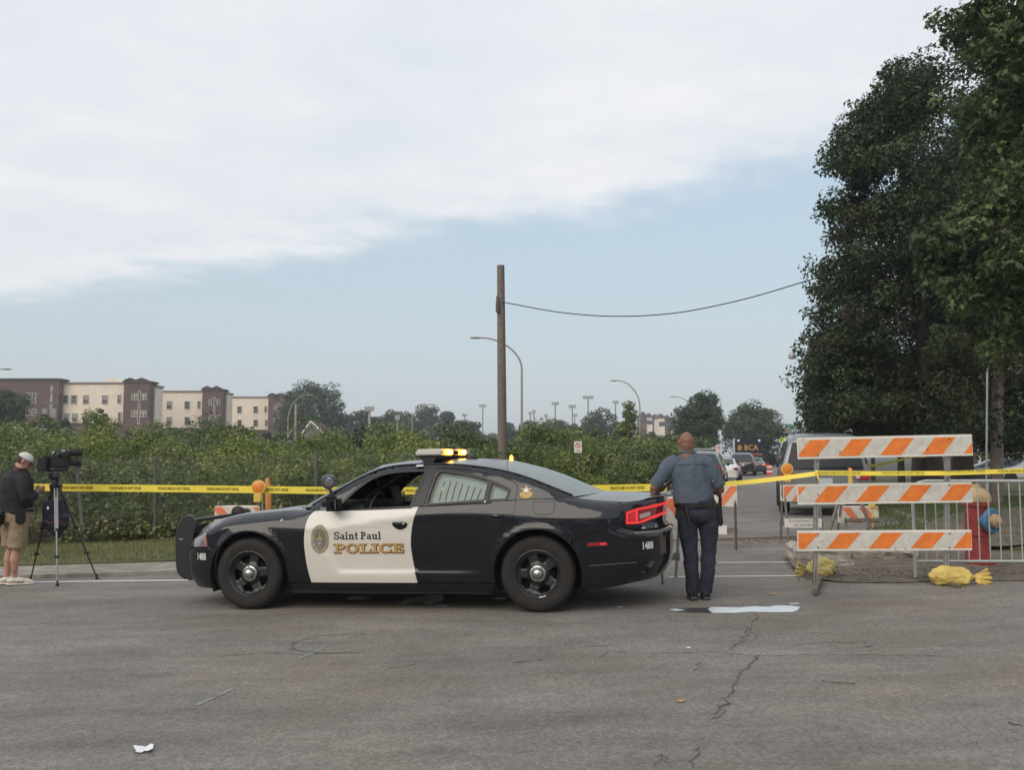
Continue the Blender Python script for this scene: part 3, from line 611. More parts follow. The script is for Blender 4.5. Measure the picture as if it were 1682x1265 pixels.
# ---- the maples on the right
def profile_tree(name, label, prof, d, depth, mk, seed, ncl, npc, size, base, trunk_r, cr, k=4, mk2=None, fill=.55):
    """prof: (v, u_left, u_right) rows of the crown as seen; clumps are scattered through its depth"""
    r = random.Random(seed); bx, by = base; bz = zg(bx, by); t = thing(name, label, 'tree', (bx, by, bz)); cl = []; cl2 = []
    vs_ = [p[0] for p in prof]
    sub_n = 9; nb_ = ncl // sub_n
    for i in range(ncl // sub_n):
        for _ in range(50):
            v = r.uniform(vs_[0], vs_[-1]); j = max(q for q in range(len(prof) - 1) if prof[q][0] <= v); a, b = prof[j], prof[j + 1]; f = (v - a[0]) / (b[0] - a[0]); ul = a[1] + (b[1] - a[1]) * f; ur = a[2] + (b[2] - a[2]) * f
            if r.random() < (ur - ul) / 420: break
        cc = (ul + ur) / 2; hw = (ur - ul) / 2; q = r.uniform(-1, 1); q = math.copysign(abs(q) ** .62, q); dd = r.uniform(-1, 1) * math.sqrt(max(.05, 1 - q * q)) * depth
        br_ = cr * r.uniform(1.2, 1.95)
        if i < nb_ // 4: v = vs_[0] + (vs_[-1] - vs_[0]) * (i + .5) / (nb_ // 4); j = max(q_ for q_ in range(len(prof) - 1) if prof[q_][0] <= v); a, b = prof[j], prof[j + 1]; f = (v - a[0]) / (b[0] - a[0]); ul = a[1] + (b[1] - a[1]) * f; ur = a[2] + (b[2] - a[2]) * f; cc = (ul + ur) / 2; hw = (ur - ul) / 2; q = -1; dd = r.uniform(-.3, .3) * depth
        p = H(cc + q * max(0, hw - br_ * .85 / d * FPX), max(v, vs_[0] + br_ * .6 / d * FPX), d); isred = mk2 and r.random() < .16 and v > vs_[0] + 120
        for _ in range(sub_n):      # one bough: a flattened spray of leaf clusters
            aa = Vector((r.gauss(0, 1), r.gauss(0, 1), r.gauss(0, .55))); aa = aa.normalized() * (r.uniform(.25, 1) ** .5) * br_; aa.z *= .6
            (cl2 if isred else cl).append((p.x - bx + aa.x, d + dd - by + aa.y, p.z - bz + aa.z - .10 * (aa.x ** 2 + aa.y ** 2) / br_, cr * r.uniform(.42, .85)))
    crown(t, cl, npc, size, seed, LM[mk], 'crown', k, fill=fill)
    if cl2: crown(t, cl2, npc, size, seed + 1, LM[mk2], 'foliage_patch', k, fill=fill)
    tp = H(sum(prof[1][1:]) / 2, prof[1][0], d); limbs(t, (0, 0, -.1), (tp.x - bx, d - by, (tp.z - bz) * .9), trunk_r, cl, 16, seed); return t
def gb(u, v): p = G(u, v); return p.x, p.y
profile_tree('maple_tree', 'tallest dark maple with a reddish patch in its crown, behind the barricade', [(116, 1462, 1495), (150, 1425, 1512), (190, 1402, 1535), (240, 1372, 1580), (300, 1362, 1610), (350, 1378, 1620), (420, 1356, 1640), (500, 1345, 1640), (560, 1338, 1640), (640, 1345, 1630), (700, 1360, 1600)], 24, 3.4, 'dark', 401, 1080, 112, .105, (11.6, 24), .20, .62, mk2='red')
profile_tree('maple_tree', 'dark maple further up the street whose low crown reaches over the parked van', [(540, 1362, 1500), (590, 1340, 1520), (615, 1326, 1540), (650, 1334, 1540), (690, 1340, 1540), (722, 1352, 1560)], 36, 4, 'dark', 402, 420, 120, .15, (13.9, 36), .22, .9)
profile_tree('maple_tree', 'dark maple behind the leaning utility pole at the right edge', [(60, 1670, 1720), (140, 1625, 1780), (200, 1568, 1800), (300, 1520, 1820), (450, 1540, 1830), (600, 1530, 1830), (700, 1560, 1830), (728, 1600, 1800)], 29, 4, 'dark', 403, 1200, 110, .125, (17.2, 29), .24, .8, mk2='red')
profile_tree('maple_tree', 'nearest maple with large bright leaves hanging over the utility pole', [(-60, 1590, 1860), (0, 1572, 1860), (60, 1590, 1860), (110, 1625, 1870), (170, 1600, 1870), (230, 1625, 1880), (300, 1640, 1880), (370, 1520, 1880), (430, 1545, 1880), (500, 1590, 1880), (560, 1650, 1860), (600, 1700, 1860)], 13.5, 2.2, 'near', 404, 760, 50, .118, (10.6, 14.5), .2, .42, k=10)
for i, (u, d, vt, w) in enumerate(((1430, 46, 640, 200), (1560, 50, 600, 260), (1680, 52, 600, 260), (1800, 48, 560, 240), (1380, 60, 650, 150))):
    tree('tree', 'dark shade tree further back, seen ' + ('over the middle of the top striped board', 'over the right end of the top striped board', 'behind the right wooden pole', 'beyond the right edge of the lawn', 'over the parked van roof')[i], u, vt, 735, w, d, 'dark', 420 + i, 'shade trees behind the maples', ncl=50, npc=170, lsz=4.5)
# bare trunks seen under the crowns
for i, (u, vb, d, rr) in enumerate(((1481, 784, 34, .13), (1512, 790, 29.5, .26), (1583, 792, 27.5, .30))):
    p = H(u, vb, d); t = thing('shade_tree', ('slim dark trunk seen between the barricade boards', 'thick dark trunk left of the right barricade post', 'stout dark trunk right of the right barricade post')[i], 'tree', (p.x, d, zl(p.x, d)))
    cl = ell_clumps((0, 0, 5.2), (2.6, 2.2, 2.0), 26, .7, 500 + i); crown(t, cl, 130, .13, 500 + i, LM['dark']); limbs(t, (0, 0, -.1), (.2, .3, 5.5), rr, cl, 8, 500 + i)
# ---- unseen trees added behind the camera, raised to block sky reflections in the car paint
cl = [(x + random.uniform(-3, 3), -34 + random.uniform(-4, 4), z + random.uniform(-1, 1), 3.0) for x in range(-70, 75, 5) for z in (2.0, 5.0, 8., 11., 13.5)]
o = crown(None, cl, 110, 1.0, 900, LM['far'], 'added_tree_line'); tag(o, 'unseen dark tree line added behind the camera to darken reflections in the car paint', 'trees', kind='stuff')
# ================================================================== BUILDINGS, POLES, FENCE, SIGNS
M_cream = mat('cream_siding', (.76, .66, .53), .85, var=.08, vscale=.6)
M_brick = mat('brown_brick', (.115, .072, .062), .9, var=.2, vscale=2.0)
M_brickd = mat('dark_brick_trim', (.07, .05, .048), .9)
M_glassd = mat('window_glass', (.05, .06, .07), .12, spec=.8)
M_frame = mat('window_frame', (.42, .38, .32), .7)
M_blind = mat('window_blind', (.30, .29, .27), .8)
M_steel = mat('galvanised_steel', (.42, .43, .43), .45, metal=.6, var=.15, vscale=20)
M_lamp = mat('lamp_post_paint', (.30, .25, .20), .6)
M_blk = mat('matte_black', (.012, .012, .013), .6)
M_wht = mat('white_paint', (.72, .71, .67), .6, var=.06, vscale=6)
M_conc2 = mat('pale_concrete', (.40, .38, .34), .9)

def zoomx(X): return X / 2.803
def zoomy(Y): return 580 + Y / 2.803
def block(name, label, d, walls, wins, roofv, extra=None):
    """walls: (x0, x1, y_top, y_bottom, material, step forward) in the enlarged strip's pixels"""
    o0 = H(zoomx(walls[0][0]), 700, d); t = thing(name, label, 'apartment building', (o0.x, d, -.3)); r0 = Vector((o0.x, d, -.3))
    for (x0, x1, yt, yb, m, fw) in walls:
        a = H(zoomx(x0), zoomy(yt), d - fw) - r0; b = H(zoomx(x1), zoomy(yb), d - fw) - r0
        mb = MB(); mb.box(((a.x + b.x) / 2, -fw + 1.5, (a.z + b.z) / 2), (b.x - a.x, 3, a.z - b.z)); nm = 'brick_wall' if m is M_brick else 'siding_wall'; w = mb.build(nm, m, t)
        mb = MB(); mb.box(((a.x + b.x) / 2, -fw + 1.45, a.z + .12), (b.x - a.x + .4, 3.3, .28)); mb.build('roof_edge', M_brickd if m is M_brick else mat('roof_trim', (.20, .16, .14), .8), t)
    for (x, y, w, h, fw) in wins:
        c = H(zoomx(x), zoomy(y), d - fw) - r0; ww = w / 2.803 / FPX * d; hh = h / 2.803 / FPX * d
        mb = MB(); f = .11
        for q in (-1, 1): mb.box((c.x + q * ww / 2, -fw - .05, c.z), (f, .16, hh + f)); mb.box((c.x, -fw - .05, c.z + q * hh / 2), (ww - f, .16, f))
        mb.box((c.x, -fw - .03, c.z), (ww - f, .1, f * .7)); wo = mb.build('window', M_frame, t)
        mb = MB(); mb.box((c.x, -fw - .006, c.z), (ww - f, .012, hh - f)); mb.build('pane', M_glassd, wo)
        if (int(x) % 3) == 0: mb = MB(); mb.box((c.x, -fw - .03, c.z + hh * .25), (ww - f * 1.2, .02, hh * .42)); mb.build('blind', M_blind, wo)
    for (x0, x1, xa, xb, ye, yp, fw) in (extra or []):     # twin gables over a tower
        for (p0, p1) in ((x0, (x0 + x1) / 2), ((x0 + x1) / 2, x1)):
            a = H(zoomx(p0), zoomy(ye), d - fw) - r0; b = H(zoomx(p1), zoomy(ye), d - fw) - r0; c = H(zoomx((p0 + p1) / 2), zoomy(yp), d - fw) - r0
            mb = MB(); mb.prism([(a.x + .02, a.z + .27), (b.x - .02, b.z + .27), (c.x, c.z)], -fw + .03, -fw + 2.9, 'y'); mb.build('gable', M_brick, t)
            mb = MB(); mb.tube([(a.x, -fw, a.z + .33), (c.x, -fw, c.z + .08), (b.x, -fw, b.z + .33)], .14, 4); mb.build('gable_trim', M_brickd, t)
    return t
B = M_brick; Cc = M_cream
twr = lambda x0, x1, yt: (x0, x1, yt, 480, B, 2.5)
block('apartment_building', 'nearest apartment block with a wide brown brick wing at the left edge of the view', 145,
      [(-160, 258, 124, 480, B, 1.5), (259, 572, 142, 322, Cc, 0), (262, 570, 323, 480, B, -.3), twr(571, 679, 136), (680, 712, 155, 336, Cc, .6), (681, 712, 338, 480, B, .3)],
      [(130, 208, 18, 46, 1.5), (158, 208, 18, 46, 1.5), (130, 275, 18, 30, 1.5), (158, 275, 18, 30, 1.5), (20, 215, 20, 36, 1.5), (-60, 215, 22, 36, 1.5), (20, 290, 20, 36, 1.5)] +
      [(x, 214, 24, 38, 0) for x in (302, 341, 396, 483)] + [(270, 214, 12, 38, 0), (549, 212, 13, 38, 0)] + [(x, 298, 24, 38, 0) for x in (306, 345, 399)] + [(551, 293, 13, 38, 0)] +
      [(x, y, 11, 28, 2.5) for x in (613, 627, 654, 669) for y in (202, 280)] + [(641, 250, 9, 150, 2.5), (690, 221, 9, 32, .6), (694, 298, 9, 32, .6)], 0, [(571, 679, 0, 0, 136, 119, 2.5)])
block('apartment_building', 'middle cream and brick apartment block', 165,
      [(714, 741, 182, 480, B, -1), (742, 932, 180, 346, Cc, 0), (742, 932, 347, 480, B, -.3), twr(932, 1018, 172), (1019, 1044, 188, 346, Cc, .6), (1019, 1046, 348, 480, B, .3)],
      [(x, y, 22, 34, 0) for x in (780, 862) for y in (240, 312)] + [(916, 239, 11, 32, 0), (919, 310, 11, 32, 0), (728, 240, 8, 30, -1), (728, 316, 8, 30, -1)] +
      [(x, y, 9, 26, 2.5) for x in (968, 979, 996, 1007) for y in (227, 300)] + [(987, 270, 7, 130, 2.5), (1029, 246, 8, 28, .6), (1031, 314, 8, 28, .6)], 0, [(932, 1018, 0, 0, 172, 156, 2.5)])
block('apartment_building', 'farthest and smallest cream and brick apartment block at the right end of the row', 188,
      [(1046, 1068, 205, 480, B, -1), (1069, 1236, 206, 354, Cc, 0), (1069, 1236, 355, 480, B, -.3), twr(1236, 1309, 200), (1310, 1326, 214, 354, Cc, .6)],
      [(x, y, 19, 30, 0) for x in (1103, 1177) for y in (261, 323)] + [(1223, 260, 9, 27, 0), (1226, 322, 9, 27, 0)] +
      [(x, y, 8, 22, 2.5) for x in (1265, 1275, 1291, 1300) for y in (250, 312)] + [(1283, 285, 6, 110, 2.5), (1318, 262, 7, 24, .6)], 0, [(1236, 1309, 0, 0, 200, 188, 2.5)])
# stair house on the first roof
def roofbox(u0, u1, v0, v1, d, m, nm, lab, cat): a = H(u0, v0, d); b = H(u1, v1, d); mb = MB(); mb.box((0, 0, 0), (b.x - a.x, 5, a.z - b.z)); o = mb.build(nm, m); o.location = ((a.x + b.x) / 2, d + 6, (a.z + b.z) / 2); return tag(o, lab, cat)
a = H(174, 629, 158); b = H(204, 629, 158); c = H(185, 622, 158); mb = MB(); mb.prism([(a.x, a.z - 1), (b.x, b.z - 1), (b.x, b.z), (c.x, c.z + .1), (a.x, a.z)], 157, 163, 'y'); tag(mb.build('roof_gable', M_cream), 'cream gable rising behind the flat roof beside the first brick tower', 'roof')
roofbox(98, 124, 627, 633, 158, M_conc2, 'roof_unit', 'low pale unit on the flat roof of the nearest apartment block', 'roof unit')
# white building / trailer at the left edge
a = H(-60, 709, 62); b = H(33, 745, 62); t = thing('white_shed', 'plain white building showing low at the left edge behind the shrubs', 'building', ((a.x + b.x) / 2, 62, 0)); mb = MB(); mb.box((0, 3, (a.z + .3) / 2), (b.x - a.x, 6, a.z + .3)); mb.build('wall', M_wht, t); mb = MB(); mb.box((0, 3, a.z + .2), (b.x - a.x + .2, 6.2, .1)); mb.build('roof', M_conc2, t)
# little gabled house
d = 130; a = H(495, 713, d); b = H(531, 713, d); c = H(510, 694, d); t = thing('house', 'small house gable with a white trimmed red roof below the large rounded tree', 'house', (c.x, d, -.2)); ox = Vector((c.x, d, -.2))
mb = MB(); mb.prism([(a.x + .3 - ox.x, 0), (b.x - .3 - ox.x, 0), (b.x - .3 - ox.x, b.z + .2), (0, c.z + .1), (a.x + .3 - ox.x, a.z + .2)], .3, 9, 'y'); mb.build('wall', mat('house_wall', (.16, .15, .12), .9), t)
for s_, q in ((-1, a), (1, b)):
    mb = MB(); mb.tube([(q.x - ox.x, .2, q.z - ox.z), (0, .2, c.z - ox.z + .15)], .13, 4); mb.build('gable_trim', M_wht, t)
mb = MB(); mb.add([(a.x - ox.x, .1, a.z + .25), (0, .1, c.z + .38), (0, 9, c.z + .38), (a.x - ox.x, 9, a.z + .25), (b.x - ox.x, .1, b.z + .25), (b.x - ox.x, 9, b.z + .25)], [(0, 1, 2, 3), (1, 4, 5, 2)]); mb.build('roof', mat('red_roof', (.16, .075, .055), .9), t, fix=False)
# distant housing rows near the poplar
for i, (u0, u1, vt, d, lab) in enumerate(((1052, 1082, 683, 330, 'brown roofed housing row far off left of the dark street trees'), (1082, 1112, 687, 300, 'cream stepped housing row far off beside the dark street trees'))):
    a = H(u0, vt, d); b = H(u1, vt, d); t = thing('housing_row', lab, 'house', (a.x, d, 0)); n = 3; w = (b.x - a.x) / n
    for k in range(n):
        h = a.z - k * .5; mb = MB(); mb.box((w * (k + .5), 5 + k * .4, h / 2), (w * .96, 10, h)); f = mb.build('wall', M_cream if (k + i) % 2 else M_brick, t)
        mb = MB(); mb.prism([(w * k - .2, h + .02), (w * (k + 1), h + .02), (w * (k + .5), h + 1.6)], -.3, 9.6, 'y'); mb.build('roof', mat('brown_roof', (.10, .07, .06), .9), t)
        for q in (.3, .7):
            mb = MB(); mb.box((w * (k + q), -.03 + k * .4, h - 2.0), (1.2, .1, 1.5)); mb.build('window', M_glassd, t)
# house and parked cars glimpsed under the maples
d = 75; a = H(1608, 722, d); b = H(1800, 722, d); t = thing('house', 'white porch house glimpsed under the maples at the right edge', 'house', (a.x, d, 0)); w = b.x - a.x
mb = MB(); mb.box((w / 2, 5, 1.4), (w, 8, 2.8)); mb.build('wall', M_brick, t)
for k in range(8): mb = MB(); mb.box((.3 + k * 1.25, .6, 1.25), (.16, .16, 2.3)); mb.build('porch_post', M_wht, t)
mb = MB(); mb.box((w / 2, .6, .75), (w, .12, .08)); mb.build('rail', M_wht, t)
for k in range(4): mb = MB(); mb.box((1.4 + k * 2.5, .96, 1.5), (1.0, .1, 1.2)); mb.build('window', M_glassd, t)
mb = MB(); mb.prism([(-.6, 2.8), (w + .6, 2.8), (w * .5, 5.4)], -.4, 9.5, 'y'); mb.build('roof', mat('brown_roof', (.10, .07, .06)), t)

# ---- wooden poles and wires
p = H(826, 800, 27); z0 = zg(p.x, 27); tp = H(822.5, 436, 27)
t = thing('utility_pole', 'bare weathered wooden pole standing behind the police car', 'utility pole', (p.x, 27, z0)); mb = MB(); mb.tube([(0, 0, -.2), ((tp.x - p.x) * .5, 0, (tp.z - z0) * .5), (tp.x - p.x, 0, tp.z - z0)], [.15, .135, .115], 12); mb.build('pole', M_oldwood, t)
q = H(818, 505, 26.85); mb = MB(); mb.box((q.x - p.x - .02, -.15, q.z - z0), (.10, .10, .30)); mb.box((q.x - p.x - .03, -.15, q.z - z0 + .25), (.05, .06, .2)); mb.build('wire_bracket', mat('rusty_iron', (.10, .075, .06), .8), t)
p2 = H(1636, 830, 22.5); z2 = zl(p2.x, 22.5); tp2 = H(1641, 372, 22.5)
t = thing('utility_pole', 'wooden pole at the right rising into the maple leaves behind the hydrant', 'utility pole', (p2.x, 22.5, z2)); mb = MB(); mb.tube([(0, 0, -.2), (tp2.x - p2.x, 0, tp2.z - z2)], [.155, .125], 12); mb.build('pole', M_oldwood, t)
mb = MB(); mb.box((.02, -.15, 3.0), (.035, .03, .5)); mb.box((.0, -.16, 2.1), (.03, .03, .3)); mb.build('scar', mat('rusty_iron', (.10, .075, .06)), t)
def wire(name, pts, r_, m, label, cat, n=10):
    P = curve(pts, n); mb = MB(); mb.tube(P, r_, 4, cap=False); return tag(mb.build(name, m, fix=False), label, cat)
w0 = [H(824, 496, 26.87), H(833, 497.5, 26.84), H(920, 513, 26.3), H(1010, 519.5, 25.7), H(1110, 514, 25), H(1220, 492, 24.3), H(1330, 460, 23.6), H(1450, 425, 23), H(1640, 376, 22.4)]
wire('overhead_cable', w0, .015, M_blk, 'single sagging cable strung from the bare wooden pole to the maples', 'cable')
# thin sign post beside the right pole
p = H(1619, 820, 20.5); zz_ = zl(p.x, 20.5); mb = MB(); tp = H(1622, 560, 20.5); mb.tube([(0, 0, 0), (tp.x - p.x, 0, tp.z - zz_)], .024, 6); o = mb.build('guy_pole', M_steel); o.location = (p.x, 20.5, zz_); tag(o, 'thin grey metal post just left of the right wooden pole', 'post')
# leaning-away pole at the far left with crossarms
d = 100; p = H(81, 742, d); t = thing('utility_pole', 'pale pole with crossarms and transformers in front of the nearest apartment block', 'utility pole', (p.x, d, 0)); tz = H(81, 634, d).z
mb = MB(); mb.tube([(0, 0, 0), (0, 0, tz)], [.2, .14], 8); mb.build('pole', M_conc2, t)
for k, z in enumerate((tz - .7, tz - 1.9)): mb = MB(); mb.box((0, -.2, z), (2.4 - k * .4, .12, .14)); mb.build('crossarm', M_oldwood, t)
for k, x in enumerate((-.5, .5, .1)): mb = MB(); mb.tube([(x, -.35, tz - 3.6 - (k == 2) * 1.5), (x, -.35, tz - 2.6 - (k == 2) * 1.5)], .26, 10); mb.build('transformer', M_steel, t)

# ---- street lamps with long curved arms
def street_lamp(label, u, vb, vt, uh, vh, d, group='curved arm street lamps', r_=.085, side=-1):
    b = H(u, vb, d); gz = zg(b.x, d) if vb > 755 else -.1; top = H(u, vt, d); hd = H(uh, vh, d); t = thing('street_lamp', label, 'street lamp', (b.x, d, gz), 0, group)
    T = Vector((top.x - b.x, 0, top.z - gz)); E_ = Vector((hd.x - b.x, 0, hd.z - gz)); c1 = T + Vector((0, 0, (E_.z - T.z) * .55)); c2 = E_ - Vector(((E_.x - T.x) * .45, 0, -.0)); c2.z = E_.z + (E_.z - T.z) * .02
    arc = [((1 - s) ** 3) * T + 3 * ((1 - s) ** 2) * s * c1 + 3 * (1 - s) * s * s * c2 + s ** 3 * E_ for s in [i / 12 for i in range(13)]]
    mb = MB(); mb.tube([(0, 0, 0), T * .5, T], [r_ * 1.1, r_ * .95, r_ * .8], 8); mb.build('pole', M_lamp, t)
    mb = MB(); mb.tube(arc, [r_ * .78 - .02 * i / 12 for i in range(13)], 6); mb.build('arm', M_lamp, t)
    mb = MB(); s_ = 1 if hd.x > b.x else -1; mb.blob((E_.x + s_ * .35, 0, E_.z), (.42, .16, .075), 0, 2); mb.build('lamp_head', mat('lamp_head', (.28, .26, .23), .6), t); return t
street_lamp('tall street lamp with its curved arm passing behind the bare wooden pole', 857, 760, 606, 790, 555, 58)
street_lamp('street lamp with curved arm above the feathery poplar', 1051, 762, 668, 1015, 625.5, 84)
street_lamp('street lamp partly hidden by the dark tree above the parked cars', 1140, 762, 680, 1110, 652, 115)
street_lamp('street lamp arching rightwards at the end of the apartment row', 473, 760, 690, 503, 649.5, 88, side=1)
street_lamp('pale street lamp arching over the grey green trees', 677, 758, 690, 706, 665, 105)
street_lamp('street lamp whose head just enters the left edge of the view', -50, 760, 640, 4, 606.5, 70)
street_lamp('faint far street lamp in the haze left of the poplar', 884, 752, 712, 866, 700, 230); street_lamp('second faint far street lamp in the haze left of the poplar', 1008, 752, 712, 990, 706, 260)
def post(label, u, v0, v1, d, w, m, head=None, name='light_post', cat='post', group=None):
    a = H(u, v0, d); t = thing(name, label, cat, (a.x, d, 0), 0, group); mb = MB(); mb.tube([(0, 0, 0), (0, 0, a.z)], w, 6); mb.build('pole', m, t)
    if head: mb = MB(); mb.box((0, -.2, a.z), (head[0], .3, head[1])); mb.build('lamp_head', mat('light_bank', (.30, .30, .30), .6), t)
    return t
post('straight pale post beside the street lamp at the end of the apartments', 486, 664, 745, 92, .13, M_lamp)
post('pale post with a small box top left of the grey green trees', 607, 672, 745, 95, .12, M_conc2, (1.0, .5)); post('short post with a small box among the grey green trees', 653, 686, 745, 110, .12, M_conc2, (.6, .6))
for i, (u, v, d, w) in enumerate(((763, 682, 330, 2.0), (793, 667, 320, 2.6), (877, 676, 300, 1.2), (912, 663, 290, 2.4), (940, 668, 290, 2.4), (944, 682, 350, 2.4), (966, 653, 280, 3.4), (1011, 661, 300, 2.0), (897, 683, 330, 1.6), (871, 679, 320, 1.2))):
    p_ = post(('faint stadium light mast left of the bare pole', 'stadium light mast with twin bank nearest left of the bare pole', 'slim mast right of the tall street lamp', 'stadium light mast right of the tall street lamp', 'middle stadium light mast of the right cluster', 'short stadium mast behind the middle one', 'tallest stadium light mast of the right cluster', 'faint stadium mast above the poplar', 'faint short mast between the tall masts', 'faintest short mast beside the tall street lamp')[i], u, v, 745, d, .22, mat('mast_grey', (.22, .22, .22), .7), (w, 1.0), 'stadium_light', 'stadium light', 'stadium light masts on the skyline')

# lamp hanging at the left edge of the maples
d = 36; a = H(1301, 582, d); b = H(1345, 582, d); t = thing('street_lamp', 'shaded lamp on a thin arm poking out of the left side of the maples', 'street lamp', (b.x + 1.0, d, zg(b.x, d)))
gz = zg(b.x, d); mb = MB(); mb.tube([(0, 0, 0), (0, 0, a.z - gz + .5)], .11, 8); mb.build('pole', M_oldwood, t); mb = MB(); mb.tube([(0, 0, a.z - gz + .15), (a.x - b.x - 1.0, 0, a.z - gz + .12)], .03, 6); mb.build('arm', M_steel, t)
mb = MB(); mb.lathe([(.05, .16), (.10, .1), (.12, 0), (.16, -.04), (.15, -.16), (.06, -.2)], Matrix.Translation((a.x - b.x - 1.0, 0, a.z - gz)), 12); mb.build('lamp_head', M_steel, t)

# ---- traffic signs
def text_mesh(s, size, align='CENTER', off=0.0, sx=1.0, res=2, spacing=1.0):
    c = bpy.data.curves.new('lettering', 'FONT'); c.body = s; c.size = size; c.align_x = align; c.align_y = 'CENTER'; c.offset = off; c.resolution_u = res; c.space_character = spacing
    o = bpy.data.objects.new('lettering', c); COL.objects.link(o); bpy.context.view_layer.update(); dg = bpy.context.evaluated_depsgraph_get()
    me = bpy.data.meshes.new_from_object(o.evaluated_get(dg)); bpy.data.objects.remove(o); bpy.data.curves.remove(c)
    for v in me.vertices: v.co.x *= sx
    return me
def lettering(s, size, m, parent, loc, rot=(R(90), 0, 0), **k):
    me = text_mesh(s, size, **k); me.materials.clear(); me.materials.append(m); o = link(bpy.data.objects.new('lettering', me), parent); o.location = loc; o.rotation_euler = rot; return o
M_red = mat('sign_red', (.45, .04, .03), .5); M_signw = mat('sign_white', (.68, .66, .62), .5); M_fluo = mat('fluorescent_yellow', (.55, .72, .05), .5)
def no_parking(label, u, v, d, vb, s=1.0):
    a = H(u, v, d); gz = zg(a.x, d); t = thing('traffic_sign', label, 'traffic sign', (a.x, d, gz), R(-8)); z = a.z - gz; h = .46 * s; w = .31 * s
    mb = MB(); mb.box((0, 0, z / 2), (.05, .04, z)); mb.build('post', mat('sign_post', (.13, .115, .09), .8), t)
    mb = MB(); mb.box((0, -.03, z), (w, .006, h)); mb.build('plate', M_signw, t)
    V = []; n = 24
    for k in range(n):
        q = 2 * math.pi * k / n
        for rr in (.115 * s, .088 * s): V.append((rr * math.cos(q), -.036, z + .06 * s + rr * math.sin(q)))
    mb = MB(); mb.add(V, [(2 * k, 2 * k + 1, (2 * k + 3) % (2 * n), (2 * k + 2) % (2 * n)) for k in range(n)]); mb.box((0, -.037, z + .06 * s), (.21 * s, .001, .03 * s), rot=(0, R(45), 0)); mb.build('prohibition_ring', M_red, t, fix=False)
    lettering('P', .17 * s, M_blk, t, (0, -.0345, z + .06 * s)); mb = MB(); mb.box((0, -.035, z - .15 * s), (.2 * s, .001, .03 * s)); mb.build('arrow', M_red, t); return t
no_parking('no parking sign on a wooden post in the shrubs left of the officer', 949.5, 734.5, 26, 800, .72); no_parking('small no parking sign in the shrubs above the white sedan', 1181, 738, 57, 790, 1.15)
for i, (u, v, lab) in enumerate(((1283.5, 721.5, 'left of the two fluorescent yellow diamond signs far down the street'), (1294.5, 721, 'right of the two fluorescent yellow diamond signs far down the street'))):
    d = 118; a = H(u, v, d); t = thing('traffic_sign', lab, 'traffic sign', (a.x, d, -.1)); mb = MB(); mb.box((0, 0, a.z / 2), (.09, .06, a.z)); mb.build('post', M_steel, t)
    mb = MB(); mb.box((0, -.06, a.z), (.62, .02, .62), rot=(0, R(45), 0)); mb.build('plate', M_fluo, t); mb = MB(); mb.box((0, -.075, a.z), (.12, .004, .3)); mb.blob((0, -.075, a.z + .2), (.07, .004, .07), 0, 1); mb.build('pictogram', M_blk, t)
    if i: mb = MB(); mb.box((0, -.06, a.z - .65), (.55, .02, .3)); mb.build('plaque', M_fluo, t)
d = 190; a = H(1289, 697, d); b = H(1304, 703, d); t = thing('highway_sign', 'far green overhead road sign seen in the gap beside the maples', 'road sign', ((a.x + b.x) / 2, d, -.1)); w = b.x - a.x
for s_ in (-1, 1): mb = MB(); mb.tube([(s_ * w * .4, .1, 0), (s_ * w * .4, .1, a.z)], .12, 6); mb.build('post', M_steel, t)
mb = MB(); mb.box((0, 0, (a.z + b.z) / 2), (w, .08, a.z - b.z)); mb.build('plate', mat('sign_green', (.02, .26, .17), .5), t); mb = MB(); mb.box((0, -.05, b.z - .5), (w * .95, .04, .5)); mb.build('plaque', mat('sign_amber', (.5, .36, .08), .5), t)
# tall pale sign structure rising over the van
d = 60; a = H(1336, 700, d); t = thing('rooftop_unit', 'pale square post top seen above the parked van', 'post', (a.x, d, 0)); mb = MB(); mb.box((0, 0, a.z / 2), (.5, .5, a.z)); mb.build('post', M_conc2, t); mb = MB(); mb.box((0, 0, a.z + .1), (1.0, .7, .5)); mb.build('box_top', mat('pale_box', (.34, .31, .25), .8), t)
# blue sign scrap and white tarp in the thicket
p = H(435.5, 749, 30); mb = MB(); mb.box((0, 0, 0), (.16, .03, .16), bev=.01); o = mb.build('reflector', mat('blue_plate', (.02, .09, .30), .5)); o.location = p; tag(o, 'small blue square plate showing among the shrubs above the fence', 'plate')
mb = MB(); mb.tube([(0, 0, -2.0), (0, 0, 0)], .02, 5); o = mb.build('plate_post', M_steel); o.location = p + Vector((0, .05, 0)); tag(o, 'thin stake holding the small blue plate among the shrubs', 'stake')
a = H(623, 712, 60); t = thing('utility_box', 'pale narrow flag like marker in the thicket left of the light bar', 'marker', (a.x, 60, 0)); mb = MB(); mb.prism([(-.35, 0), (.4, 0), (.15, a.z), (-.05, a.z + .3)], -.1, .1, 'y'); mb.build('panel', M_conc2, t)

